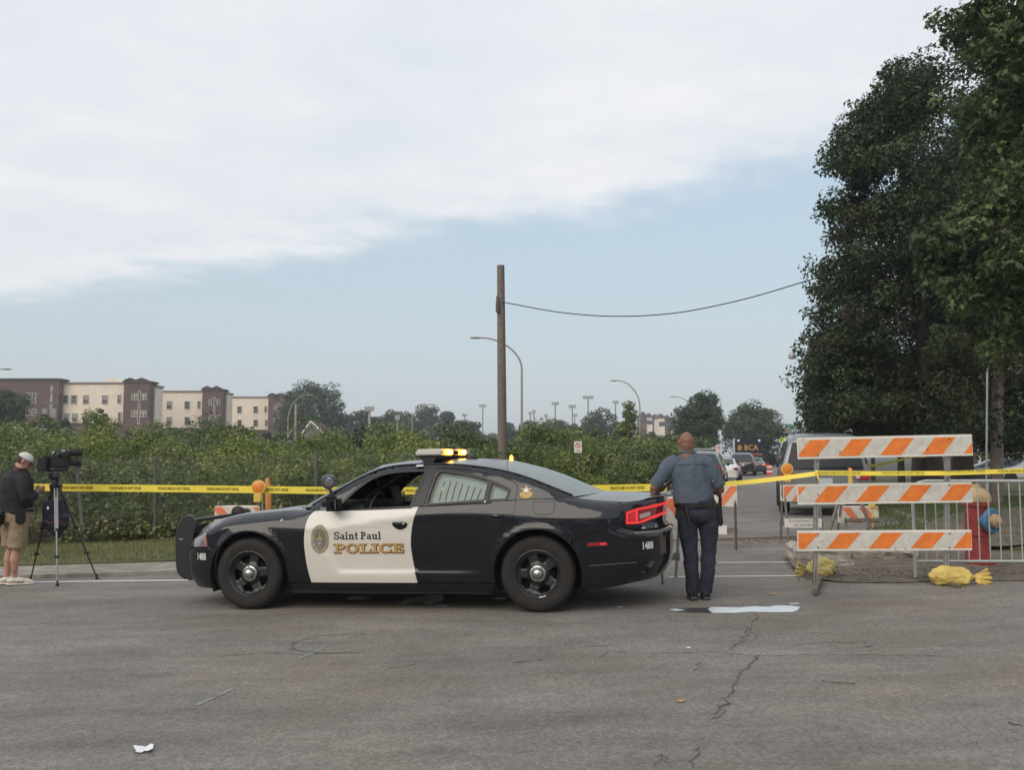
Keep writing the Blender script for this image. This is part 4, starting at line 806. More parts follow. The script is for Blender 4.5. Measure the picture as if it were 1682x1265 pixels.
# ---- chain link fence
t = thing('chain_link_fence', 'chain link fence with grey posts running behind the grass verge', 'fence', (0, 0, 0))
FP = [(-16.5, 16.2), (-12, 16.5), (H(140, 895, 17.0).x, 17.0), (-6.95, 17.35), (-3.9, 17.75), (-1.5, 18.05)]
M_fpost = mat('fence_post_grey', (.12, .12, .11), .7, metal=.2, var=.2, vscale=9)
M_wire = mat('fence_wire', (.20, .205, .19), .5, metal=.4)
FH = 1.62
for i, (x, y) in enumerate(FP):
    z = zg(x, y); lean = Vector((-.26, .05, FH + .03)) if i == 2 else Vector((-.03, 0, FH + .05)); mb = MB(); mb.tube([(x, y, z - .1), Vector((x, y, z)) + lean], .034, 8); mb.blob(Vector((x, y, z)) + lean, (.04, .04, .03), 0, 1); mb.build('post', M_fpost, t)
v = []; f = []
def seg(a, b, w=.0018):
    d_ = (b - a).normalized(); s1 = d_.orthogonal().normalized() * w; s2 = d_.cross(s1); k = len(v)
    v.extend([a + s1, a - s1 * .5 + s2 * .87, a - s1 * .5 - s2 * .87, b + s1, b - s1 * .5 + s2 * .87, b - s1 * .5 - s2 * .87]); f.extend([(k, k + 1, k + 4, k + 3), (k + 1, k + 2, k + 5, k + 4), (k + 2, k, k + 3, k + 5)])
for i in range(len(FP) - 1):
    a = Vector((*FP[i], 0)); b = Vector((*FP[i + 1], 0)); Ln = (b - a).length; ux = (b - a) / Ln; st_ = .062; n = int((Ln + FH) / st_)
    for k in range(n):
        s0 = -FH + k * st_
        for sg in (1, -1):
            p0, p1 = (s0, s0 + FH) if sg == 1 else (s0 + FH, s0); z0_, z1_ = 0., FH
            if p1 == p0: continue
            def cl_(s): return min(Ln, max(0, s))
            q0, q1 = cl_(p0), cl_(p1)
            if abs(q1 - q0) < .01: continue
            za = (q0 - p0) / (p1 - p0) * FH; zb = (q1 - p0) / (p1 - p0) * FH; bow = lambda s: .03 * math.sin(s * 2.1 + i)
            A = a + ux * q0; Bq = a + ux * q1; A = Vector((A.x, A.y + bow(q0), zg(A.x, A.y) + .04 + za)); Bq = Vector((Bq.x, Bq.y + bow(q1) + .004 * sg, zg(Bq.x, Bq.y) + .04 + zb)); seg(A, Bq)
o = me_obj('wire_mesh', v, f, M_wire, t); o['kind'] = 'stuff'
# ================================================================== STREET OBJECTS
from mathutils import noise as mnoise
M_orange = mat('orange_sheeting', (.80, .21, .035), .5, var=.13, vscale=11, bump=.05, bscale=120)
M_orange2 = mat('faded_orange_sheeting', (.72, .20, .09), .55, var=.12, vscale=9)
M_board = mat('white_board', (.70, .68, .61), .55, var=.10, vscale=5, col2=(.78, .76, .70))
M_sheet = mat('silver_white_sheeting', (.60, .585, .53), .5, var=.13, vscale=13, detail=8)
M_perf = mat('perforated_steel', (.34, .34, .33), .5, metal=.5, var=.15, vscale=25)
M_rust = mat('rusty_iron', (.10, .075, .06), .8)
M_wood = mat('grey_leg', (.17, .155, .135), .85, var=.25, vscale=12)
M_tape = mat('yellow_tape', (.86, .70, .07), .4, var=.06, vscale=5)
M_print = mat('tape_print', (.05, .045, .02), .6)

def organic(name, mb, m, parent=None, voxel=.012, smooth=3, wrinkle=0., ws=9., seed=0, stretch=(1, 1, 1), fold=0., zmin=None):
    """fuses overlapping shapes of one body or cloth into ONE continuous surface"""
    o = mb.build(name, m, parent); r = o.modifiers.new('fuse', 'REMESH'); r.mode = 'VOXEL'; r.voxel_size = voxel; r.use_smooth_shade = True
    if smooth: s = o.modifiers.new('soft', 'SMOOTH'); s.iterations = smooth; s.factor = .6
    bpy.context.view_layer.update(); dg = bpy.context.evaluated_depsgraph_get(); me = bpy.data.meshes.new_from_object(o.evaluated_get(dg)); o.modifiers.clear(); old = o.data; o.data = me; bpy.data.meshes.remove(old); me.name = name
    if not me.materials:
        for q in (m if isinstance(m, (list, tuple)) else [m]): me.materials.append(q)
    if wrinkle:
        ns = [v.normal.copy() for v in me.vertices]
        for v, nn in zip(me.vertices, ns):
            p = Vector((v.co.x * stretch[0], v.co.y * stretch[1], v.co.z * stretch[2])) * ws + Vector((seed, seed * 2, 0))
            k = mnoise.noise(p) + .5 * mnoise.noise(p * 2.1) + .38 * (1 - abs(mnoise.noise(p * 2.7 + Vector((9, 4, 1)))) * 3.2)
            if fold: k = k * (1 - fold) + fold * (1 - abs(mnoise.noise(p * .8 + Vector((5, 1, 2)))) * 3)
            v.co += nn * (wrinkle * k)
            if zmin is not None and v.co.z < zmin: v.co.z = zmin
    elif zmin is not None:
        for v in me.vertices: v.co.z = max(v.co.z, zmin)
    me.polygons.foreach_set('use_smooth', [True] * len(me.polygons)); me.update(); return o

def clip_poly(poly, x0, x1, z0, z1):
    for ax_i, lim, keep in ((0, x0, 1), (0, x1, -1), (1, z0, 1), (1, z1, -1)):
        o = []
        for i in range(len(poly)):
            a, b = poly[i - 1], poly[i]; ia = (a[ax_i] - lim) * keep >= 0; ib = (b[ax_i] - lim) * keep >= 0
            if ia != ib: t = (lim - a[ax_i]) / (b[ax_i] - a[ax_i]); o.append((a[0] + (b[0] - a[0]) * t, a[1] + (b[1] - a[1]) * t))
            if ib: o.append(b)
        poly = o
        if not poly: return []
    return poly
def striped_board(parent, c, w, h, first, period=.465, width=.232, shear=.16, dirn=1, th=.022, mo=None, margin=.03, tilt=0., name='board', ends=.008):
    """white plank with slanted orange bands; c = centre, local x right, z up"""
    mb = MB(); mb.box((0, 0, 0), (w, th, h), bev=.004); b = mb.build(name, M_board, parent); b.location = c; b.rotation_euler = (0, -tilt, 0)
    mb = MB(); q = MB(); zt = h / 2 - margin; x = -w / 2 + first - period * 2
    q.add([(-w / 2 + ends, -th / 2 - .0015, -zt), (w / 2 - ends, -th / 2 - .0015, -zt), (w / 2 - ends, -th / 2 - .0015, zt), (-w / 2 + ends, -th / 2 - .0015, zt)], [(0, 1, 2, 3)])
    k_ = q.build('white_sheeting', M_sheet, b)
    while x < w / 2 + .3:
        s_ = shear / 2 * dirn; P = clip_poly([(x - s_, -zt), (x + width - s_, -zt), (x + width + s_, zt), (x + s_, zt)], -w / 2 + ends, w / 2 - ends, -zt, zt)
        if len(P) > 2: mb = MB(); mb.prism(P, -th / 2 - .0035, -th / 2 - .0018); mb.build('orange_stripe', mo or M_orange, b)
        x += period
    return b
def perf_post(parent, a, b, w=.044, name='post', step=.0254):
    """square steel tube with a hole every inch"""
    a = Vector(a); b = Vector(b); Ln = (b - a).length; n = int(Ln / step); hs = .0055; mb = MB(); hw = w / 2
    for side in range(4):
        M = Matrix.Rotation(side * math.pi / 2, 4, 'Z'); V = []; F = []
        for i in range(n):
            z0 = i * step; z1 = z0 + step; zm = (z0 + z1) / 2; k = len(V)
            V += [(-hw, -hw, z0), (hw, -hw, z0), (hw, -hw, z1), (-hw, -hw, z1), (-hs, -hw, zm - hs), (hs, -hw, zm - hs), (hs, -hw, zm + hs), (-hs, -hw, zm + hs)]
            F += [(k, k + 1, k + 5, k + 4), (k + 1, k + 2, k + 6, k + 5), (k + 2, k + 3, k + 7, k + 6), (k + 3, k, k + 4, k + 7)]
        mb.add([M @ Vector(v) for v in V], F)
    mb.box((0, 0, Ln / 2), (w * .82, w * .82, Ln - .01), 1)
    o = mb.build(name, [M_perf, M_blk], parent); o.location = a; d = (b - a).normalized(); o.rotation_mode = 'QUATERNION'; o.rotation_quaternion = Vector((0, 0, 1)).rotation_difference(d); return o

# ---- the tall three board barricade
d = 9.75; c0 = H(1451, 960, d); gz = zg(c0.x, d); t = thing('road_barricade', 'tall barricade of three orange and white striped boards on two perforated steel posts', 'barricade', (c0.x, d, gz)); o0 = Vector((c0.x, d, gz))
def L3(u, v, dd=d): return H(u, v, dd) - o0
for (ul, vl, ur, vr, hh, first, tilt_) in ((1308, 737.2, 1594, 731.2, 35, -.04, 0), (1308, 812.5, 1594, 808.6, 33.5, -.10, 0), (1308, 888.5, 1593, 887, 33, -.115, 0)):
    a = L3(ul, vl); b = L3(ur, vr); hgt = hh / FPX * d; w = (b - a).length
    k = dict(((737.2, .11), (812.5, .275), (888.5, .37)))[vl]
    striped_board(t, ((a.x + b.x) / 2, -.035, (a.z + b.z) / 2), w, hgt, first=dict(((737.2, .075), (812.5, .265), (888.5, .40)))[vl] - .015, period=.4585, width=.2285, shear=.155, margin=.026, tilt=math.atan2(b.z - a.z, b.x - a.x))
for u0, u1, vb in ((1341.5, 1339, 957), (1556, 1553.5, 948)):
    a = L3(u1, vb); b = L3(u0, 724); a.z = .05; a.y = 0; b.y = 0; perf_post(t, a, b)
    mb = MB(); mb.box((a.x + (.02 if u0 < 1400 else 0), -.02 if u0 < 1400 else .12, .03), (.05, 1.1 if u0 < 1400 else .80, .05), rot=(0, 0, R(-22) if u0 < 1400 else 0)); mb.tube([(a.x, 0, .04), (a.x, 0, .16)], .032, 4); mb.build('foot', mat('foot_tube', (.13, .10, .075), .8, var=.3, vscale=14), t)
for (u, v) in ((1341, 748), (1556, 721), (1341, 812), (1556, 797), (1341, 877), (1341, 899), (1556, 876), (1556, 899), (1377, 743), (1520, 739)):
    p = L3(u, v); mb = MB(); mb.tube([(p.x, -.056, p.z), (p.x, -.040, p.z)], .008, 8); mb.build('bolt', M_rust, t)

r = random.Random(12); mb = MB()
for k_ in range(70):
    bz = r.choice((737.2 if 0 else 734, 810.5, 887.8)); p = L3(r.uniform(1312, 1590), bz + r.uniform(-14, 14)); w_ = r.uniform(.003, .03); mb.box((p.x, -.0535, p.z), (w_, .0006, r.uniform(.002, .006)), rot=(0, r.uniform(-1, 1), 0))
k_ = mb.build('scuff_marks', mat('scuff_grey', (.25, .23, .20), .8), t); k_['kind'] = 'stuff'

# ---- sandbags
M_bagy = mat('yellow_sandbag_cloth', (.62, .46, .13), .8, var=.18, vscale=6, bump=.35, bscale=45)
M_bagd = mat('dirty_sandbag_cloth', (.40, .34, .13), .85, var=.35, vscale=7, bump=.5, bscale=45, col2=(.55, .46, .17))
def sandbag(label, p, rz, L_, h, wd, m, seed, flare=1):
    t = thing('sandbag', label, 'sandbag', p, rz, 'yellow sandbags holding the barricade down'); r = random.Random(seed); mb = MB()
    mb.tube([(-L_ * .5, 0, h * .35), (-L_ * .42, 0, h * .45), (-L_ * .2, 0, h * .5), (L_ * .1, .0, h * .5), (L_ * .35, 0, h * .42), (L_ * .48, 0, h * .36)], [h * .22, h * .42, h * .5, h * .5, h * .38, h * .14], 14)
    mb.tube([(-L_ * .4, wd * .25, h * .4), (L_ * .3, wd * .25, h * .36)], [h * .36, h * .3], 12); mb.tube([(-L_ * .4, -wd * .2, h * .34), (L_ * .34, -wd * .2, h * .3)], [h * .33, h * .28], 12)
    if flare:
        x = L_ * .48; V = []; n = 9
        mb.tube([(x - .03, 0, h * .36), (x + .03, 0, h * .34)], h * .11, 8)
    b = organic('bag', mb, m, t, .010, 3, .024, 10, seed, (.7, 1, 1.2), .55, zmin=.004)
    if flare:       # gathered neck opening out like a fan
        V = []; F = []; n = 17; m_ = 7
        for j in range(m_):
            f = j / (m_ - 1)
            for i in range(n):
                a = (i / (n - 1) - .5) * 2; w = .035 + f * h * .52; V.append((x + .03 + f * L_ * .42 - abs(a) * f * .035, math.sin(i * 1.9 + f * 1.2) * .028 * f + a * .02, max(.006, h * .33 + a * w * (.9 + .15 * math.sin(i * 2.3)))))
        F = [(j * n + i, j * n + i + 1, (j + 1) * n + i + 1, (j + 1) * n + i) for j in range(m_ - 1) for i in range(n - 1)]
        k = me_obj('bag_neck', V, F, m, t, smooth=True); so = k.modifiers.new('thickness', 'SOLIDIFY'); so.thickness = .006
        mb = MB(); mb.tube([(x + .02, h * .12 * math.cos(q), h * .35 + h * .12 * math.sin(q)) for q in [i * math.pi / 5 for i in range(11)]], .006, 6); mb.build('tie', mat('tie_cord', (.08, .06, .03), .8), t)
    return t
p = G(1574, 964); sandbag('bright yellow sandbag with a flared tied neck on the foot of the right barricade post', p + Vector((0, .13, 0)), R(-2), .44, .20, .2, M_bagy, 3)
p = G(1349, 951); sandbag('slack dirty yellow sandbag slumped over the foot of the left barricade post', p + Vector((.03, .12, 0)), R(172), .28, .225, .2, M_bagd, 8)

# ---- steel crowd barrier
d = 10.2; c0 = H(1502, 956, d); gz = zg(c0.x, d) + .0; t = thing('crowd_barrier', 'galvanised steel crowd control barrier behind the right end of the striped barricade', 'barrier', (c0.x, d, gz)); o0 = Vector((c0.x, d, gz))
def L4(u, v): q = H(u, v, d) - o0; q.y = 0; return q
M_galv = mat('barrier_steel', (.50, .51, .50), .42, metal=.45, var=.12, vscale=18)
zt = L4(1600, 790.5).z; zb = L4(1600, 922.5).z; xr = 2.45; xl = L4(1502, 900).x
fr = [(xl, 0, .02), (xl, 0, .5), (xl, 0, zt - .16), (xl + .02, 0, zt - .08), (xl + .07, 0, zt - .02), (xl + .16, 0, zt), (xr - .16, 0, zt), (xr - .07, 0, zt - .02), (xr - .02, 0, zt - .08), (xr, 0, zt - .16), (xr, 0, .5), (xr, 0, .02)]
mb = MB(); mb.tube(fr, .019, 10); mb.build('frame', M_galv, t)
mb = MB(); mb.tube([(xl, 0, zb), (xr, 0, zb)], .017, 8); mb.build('bottom_rail', M_galv, t)
bar = None; x = L4(1521.5, 900).x; stp = L4(1539, 900).x - L4(1521.5, 900).x
while x < xr - .05:
    mb = MB(); mb.tube([(x, 0, zb), (x, 0, zt)], .0075, 8); mb.build('upright_bar', M_galv, t); x += stp
for x in (xl, xr):
    mb = MB(); mb.box((x, 0, .012), (.055, .50, .012)); mb.tube([(x - .06, -.05, .012), (x, -.03, .02), (x + .06, -.05, .012)], .009, 6); mb.build('foot', M_rust, t)

# ---- fire hydrant
p = G(1607, 917, .1); dh = p.y; t = thing('fire_hydrant', 'red fire hydrant with tan bonnet and blue ringed outlet behind the barrier bars', 'fire hydrant', (p.x, p.y, p.z - .08), 0)
k = dh / FPX; M_hyd = mat('hydrant_red', (.26, .03, .025), .55, var=.35, vscale=9, bump=.2, bscale=40); M_tan = mat('hydrant_tan', (.42, .29, .16), .7, var=.3, vscale=10, bump=.4, bscale=30); M_hblue = mat('hydrant_blue', (.06, .19, .31), .6, var=.2, vscale=16)
mb = MB(); mb.lathe([(.19, 0), (.19, .04), (.155, .05), (.145, .12), (.14, .35), (.155, .36), (.155, .39), (.14, .40), (.138, .72), (.165, .73), (.165, .77), (.15, .78)], n=28); mb.build('barrel', M_hyd, t)
mb = MB(); mb.lathe([(.17, .78), (.175, .83), (.155, .89), (.10, .94), (.06, .955), (.05, 1.0), (0, 1.0)], n=20)
for q in range(8): a = q * math.pi / 4; mb.box((.15 * math.cos(a), .15 * math.sin(a), .80), (.03, .03, .05), bev=.004)
mb.build('bonnet', M_tan, t)
Mx = lambda ang, z: Matrix.Translation((0, 0, z)) @ Matrix.Rotation(ang, 4, 'Z') @ Matrix.Rotation(R(90), 4, 'X')
A0 = R(28)
mb = MB(); mb.lathe([(.10, .1), (.10, .17), (.155, .175), (.16, .20), (.15, .22), (.09, .225)], Mx(A0, .55), 24); [mb.box(Mx(A0, .55) @ Vector((.135 * math.cos(q), .135 * math.sin(q), .225)), (.022, .022, .022)) for q in [i * math.pi / 4 for i in range(8)]]; mb.build('outlet_ring', M_hblue, t)
mb = MB(); mb.lathe([(.088, .22), (.086, .27), (.07, .285), (.03, .29), (.022, .33), (0, .33)], Mx(A0, .55), 20); mb.build('outlet_cap', M_tan, t)
for s_ in (1,): mb = MB(); mb.lathe([(.07, .1), (.07, .16), (.085, .165), (.085, .20), (.03, .21), (.02, .24), (0, .24)], Mx(A0 + s_ * R(90), .60), 16); mb.build('side_outlet', M_hyd, t)

# ---- low folding barricades
M_lens = mat('amber_lens', (.75, .24, .03), .3, spec=.7); M_lampy = mat('yellow_lamp_case', (.70, .50, .10), .5)
def folding(label, u, vbase, rz, w, btop, bh, lamp=None, dirn=1, lean=.22, sign=None, posts=True, first=.0, period=.29, width=.145, d=None, second=True, group='low folding barricades', mleg=None):
    g = G(u, vbase) if d is None else None
    if g is None: q = H(u, vbase, d); g = Vector((q.x, d, zg(q.x, d)))
    t = thing('folding_barricade', label, 'barricade', g, rz, group); H0 = btop + .06
    for s_ in (-1, 1):      # front and rear frame leaning together
        for q in (-1, 1): mb = MB(); mb.tube([(q * (w / 2 - .03), s_ * lean, 0), (q * (w / 2 - .03), s_ * .02, H0)], .02, 4); mb.build('leg', mleg or M_wood, t)
        mb = MB(); mb.box((0, s_ * lean * .72, .28), (w, .02, .05)); mb.build('brace', M_wood, t)
        zc_ = btop - bh / 2; b = striped_board(t, (0, s_ * (.035 + (H0 - zc_) / H0 * (lean - .02)), zc_), w, bh, first, period, width, bh * .75, dirn, mo=M_orange2, margin=.012, ends=.004)
        if s_ > 0: b.rotation_euler = (0, 0, math.pi)
    if lamp is not None:
        ln_ = link(bpy.data.objects.new('warning_lamp', None), t); ln_.location = (lamp, -.02, H0)
        mb = MB(); mb.box((0, 0, .05), (.11, .08, .12), bev=.012); mb.build('lamp_case', M_lampy, ln_)
        mb = MB(); mb.lathe([(.0, -.028), (.05, -.026), (.08, -.016), (.088, 0), (.08, .016), (.05, .026), (0, .028)], Matrix.Translation((0, 0, .20)) @ Matrix.Rotation(R(90), 4, 'X'), 20); mb.build('lens', M_lens, ln_)
        mb = MB(); mb.lathe([(.092, -.012), (.098, -.012), (.098, .012), (.092, .012)], Matrix.Translation((0, 0, .20)) @ Matrix.Rotation(R(90), 4, 'X'), 20); mb.build('lens_rim', M_lampy, ln_)
    if sign:
        mb = MB(); sw, sh, sz = sign[:3]; mb.box((sign[4] if len(sign) > 4 else 0, -lean * (1 - sz / H0) - .03, sz), (sw, .012, sh)); sg = mb.build('sign_board', M_signw, t)
        for i, s_ in enumerate(sign[3]): lettering(s_, sh * .40, M_print, sg, (sign[4] if len(sign) > 4 else 0, -lean * (1 - sz / H0) - .0375, sz + sh * (.22 - .44 * i)), off=.0006, sx=.92)
    return t
kk = lambda vt, vb: vt
folding('low barricade with an amber lamp left of the patrol car hood, slanting stripes falling right', 391, 905, R(-2), .62, .93, .25, lamp=.27, dirn=-1, first=.05, period=.285, width=.15, d=12.3)
folding('low barricade with an amber lamp and a contractor name board before the van', 1317, 889, R(0), .62, .92, .27, lamp=-.22, dirn=1, first=-.06, d=14.6, sign=(.60, .145, .31, ('TJ3 CONTRACTING', '651-224-2424'), -.03))
folding('low barricade close behind the officer on his right, one dark leg showing', 1185, 898, R(-14), .50, .98, .33, dirn=1, first=.28, d=13.9, sign=(.22, .14, .30, (), -.02), mleg=mat('dark_wood_leg', (.10, .075, .055), .85))
folding('low barricade standing between the patrol car tail and the officer', 1100, 955, R(12), .40, .98, .33, dirn=-1, first=.20, d=10.6, sign=(.13, .15, .32, (), .12), mleg=M_perf)
folding('low barricade with falling stripes standing askew right of the contractor name board', 1411, 900, R(3), .62, .50, .29, lamp=None, dirn=-1, first=.08, d=15.3)
p = H(1432, 830, 15.2); mb = MB(); mb.box((0, 0, 0), (.09, .07, .10), bev=.01); mb.box((0, 0, -.42), (.03, .03, .8)); o = mb.build('lamp_case', M_lampy); o.location = p; tag(o, 'small yellow lamp case on a stick above the askew low barricade', 'lamp')
# amber lamp on an A shaped sawhorse end
g = H(1398, 900, 14.2); t = thing('sawhorse', 'grey legged sawhorse behind the middle board carrying an amber lamp', 'sawhorse', (g.x, 14.2, zg(g.x, 14.2)))
for s_ in (-1, 1): mb = MB(); mb.tube([(s_ * .40, 0, 0), (s_ * .10, 0, .88)], .03, 4); mb.build('leg', M_wood, t)
mb = MB(); mb.box((0, 0, .80), (.36, .05, .16)); mb.build('beam', M_board, t); mb = MB(); mb.box((.02, 0, 1.02), (.05, .08, .26), bev=.012); mb.build('lamp_case', M_lampy, t)
mb = MB(); mb.lathe([(0, -.03), (.05, -.028), (.06, 0), (.05, .028), (0, .03)], Matrix.Translation((.02, 0, 1.13)) @ Matrix.Rotation(R(80), 4, 'Z') @ Matrix.Rotation(R(90), 4, 'X'), 16); mb.build('lens', M_lens, t)
# orange stake left of the hood
g = H(444, 900, 12.7); z = zg(g.x, 12.7); tp = H(439, 789, 12.7); mb = MB(); mb.tube([(0, 0, 0), ((tp.x - g.x) * .8, 0, (tp.z - z) * .9), (tp.x - g.x, 0, tp.z - z)], [.045, .043, .032], 10, flat=.45); mb.blob((tp.x - g.x, 0, tp.z - z), (.034, .016, .03)); o = mb.build('orange_stake', mat('orange_plastic', (.60, .26, .08), .6, var=.15, vscale=8)); o.location = (g.x, 12.7, z); tag(o, 'worn orange stake leaning beside the low barricade behind the hood', 'stake')

# ---- barrier tape
tape_me = text_mesh('POLICE LINE DO NOT CROSS', .052, off=.0012, sx=.66); tape_me.materials.append(M_print)
def tape(label, pts, w, letters=True, twist=0, period=.70, m=None, ltr=(0, 1e9)):
    P = [Vector(p) for p in pts]; n = len(P); V = []
    s = 0; ss = [0]
    for a, b in zip(P[:-1], P[1:]): s += (b - a).length; ss.append(s)
    for i, p in enumerate(P):
        tw = twist * math.sin(ss[i] * 1.3) if twist else 0; nrm = Vector((0, math.sin(tw), math.cos(tw))); V += [p + nrm * w / 2, p - nrm * w / 2]
    o = me_obj('barrier_tape', V, [(2 * i, 2 * i + 1, 2 * i + 3, 2 * i + 2) for i in range(n - 1)], m or M_tape); tag(o, label, 'barrier tape')
    so = o.modifiers.new('thickness', 'SOLIDIFY'); so.thickness = .0006; so.offset = 0
    if letters:
        q = ltr[0]
        while q < min(s - .5, ltr[1]):
            i = max(j for j in range(n) if ss[j] <= q); f = (q - ss[i]) / max(1e-6, ss[min(i + 1, n - 1)] - ss[i]); c = P[i].lerp(P[min(i + 1, n - 1)], f); dr = (P[min(i + 1, n - 1)] - P[i]).normalized()
            k = bpy.data.objects.new('lettering', tape_me); link(k, o); k.location = c + Vector((0, -.0035, 0)); k.rotation_euler = (R(90), -math.atan2(dr.z, dr.x), math.atan2(dr.y, dr.x)); q += period
    return o
def lerp_pts(a, b, n, sag=0): return [Vector(a).lerp(Vector(b), i / n) - Vector((0, 0, sag * math.sin(math.pi * i / n))) for i in range(n + 1)]
a = H(-30, 800, 12.6); b = H(330, 803.5, 12.4); c = H(535, 806, 12.3); e_ = H(1095, 800.5, 11.9)
tape('long level yellow police tape stretched behind the camera operator and the patrol car', lerp_pts(a, b, 12) + lerp_pts(b, c, 8)[1:] + lerp_pts(c, e_, 16, .02)[1:], .098)
a = H(1165, 797.5, 9.95); b = H(1345, 777.5, 9.62)
tape('yellow police tape rising from the officer to the left post of the tall barricade', lerp_pts(a, b, 14, .012), .050, letters=False, twist=.3)
a = H(1341, 777.2, 9.64); b = H(1556, 777.5, 9.62); c = H(1760, 771, 9.6)
tape('yellow police tape running across the tall barricade posts to the right edge', lerp_pts(a, b, 14, .004) + lerp_pts(b, c, 10)[1:], .049, letters=False, twist=.25)
M_print2 = M_print
for i, u in enumerate((1345, 1450, 1550, 1640)):
    p = H(u, 776 if u < 1500 else 775, 9.600); k = bpy.data.objects.new('lettering', tape_me); link(k, bpy.data.objects['barrier_tape.002']); k.location = p + Vector((.22, -.006, -.008 if u < 1500 else .008)); k.rotation_euler = (R(90), 0, 0); k.scale = (1.0, .52, 1)
mb = MB(); pk = H(1341, 777.5, 9.62); mb.blob((0, 0, 0), (.02, .015, .035)); mb.tube([(0, 0, 0), (.01, -.02, -.05), (.02, -.015, -.09)], [.012, .01, .004], 5); o = mb.build('tape_knot', M_tape, bpy.data.objects['barrier_tape.001']); o.location = pk
a = H(1421, 767, 24); b = H(1500, 750, 27); tape('second thin yellow tape slanting between the trees behind the tall barricade', lerp_pts(a, b, 8, .03), .07, False); c = H(1700, 742, 30)
tape('far pale tape stretched level under the maples', lerp_pts(b, c, 10, .05), .07, False)

# ================================================================== VEHICLES FAR AND MIDDLE
M_tyre = mat('tyre_rubber', (.018, .017, .016), .85); M_rimg = mat('alloy_rim', (.35, .35, .36), .35, metal=.7)
M_autog = mat('auto_glass', (.015, .02, .024), .06, spec=.9); M_tail = mat('tail_lens', (.32, .012, .015), .15, spec=.8, coat=.6); M_chrome = mat('chrome', (.55, .55, .56), .15, metal=1.0)
M_lampw = mat('clear_lens', (.55, .56, .58), .1, spec=.8); M_plate = mat('licence_plate', (.45, .50, .56), .5)
def wheel(parent, x, y, r_=.33, w=.22, rim=M_rimg):
    t = bpy.data.objects.new('wheel', None); link(t, parent); t.location = (x, y, r_); s_ = 1 if y > 0 else -1; Mr = Matrix.Rotation(-s_ * R(90), 4, 'X')
    mb = MB(); mb.lathe([(r_ * .62, -w / 2), (r_ * .93, -w / 2), (r_, -w * .36), (r_, w * .36), (r_ * .93, w / 2), (r_ * .62, w / 2)], Mr, 24); mb.build('tyre', M_tyre, t)
    mb = MB(); mb.lathe([(r_ * .66, w * .42), (r_ * .62, w * .3), (r_ * .2, w * .22), (r_ * .14, w * .32), (0, w * .33)], Mr, 20); mb.build('rim', rim, t); return t
def car_body(parent, stations, m, name='body', sub=1):
    """stations: (x, z_low, z_waist, half_width_waist, z_top, half_width_top, bulge)"""
    V = []; n = 14
    for (x, zl_, zw, hw, zt_, ht) in stations:
        ring = [(0, zl_), (hw * .80, zl_), (hw * .95, zl_ + .08), (hw, zl_ + (zw - zl_) * .55), (hw * .985, zw - .02), (hw * .955, zw + .02), (ht * 1.02, zt_ - .07 * (zt_ > zw + .1)), (ht * .9, zt_ - .005), (0, zt_ + .012)]
        full = ring + [(-y, z) for y, z in ring[-2:0:-1]]; V += [(x, y, z) for y, z in full]; n = len(full)
    F = [(i * n + k, i * n + (k + 1) % n, (i + 1) * n + (k + 1) % n, (i + 1) * n + k) for i in range(len(stations) - 1) for k in range(n)] + [tuple(range(n))[::-1], tuple(range((len(stations) - 1) * n, len(stations) * n))]
    o = me_obj(name, V, F, m, parent, smooth=True); bm = bmesh.new(); bm.from_mesh(o.data); bmesh.ops.recalc_face_normals(bm, faces=bm.faces[:]); bm.to_mesh(o.data); bm.free()
    if sub: s = o.modifiers.new('smooth', 'SUBSURF'); s.levels = s.render_levels = sub
    return o
def quad_part(parent, name, pts, m, th=.02, n=Vector((1, 0, 0))):
    P = [Vector(p) for p in pts]; k = len(P); q = n.normalized() * th; V = [p for p in P] + [p + q for p in P]; F = [tuple(range(k)), tuple(range(2 * k - 1, k - 1, -1))] + [(i, k + i, k + (i + 1) % k, (i + 1) % k) for i in range(k)]
    mb = MB(); mb.add(V, F); return mb.build(name, m, parent)
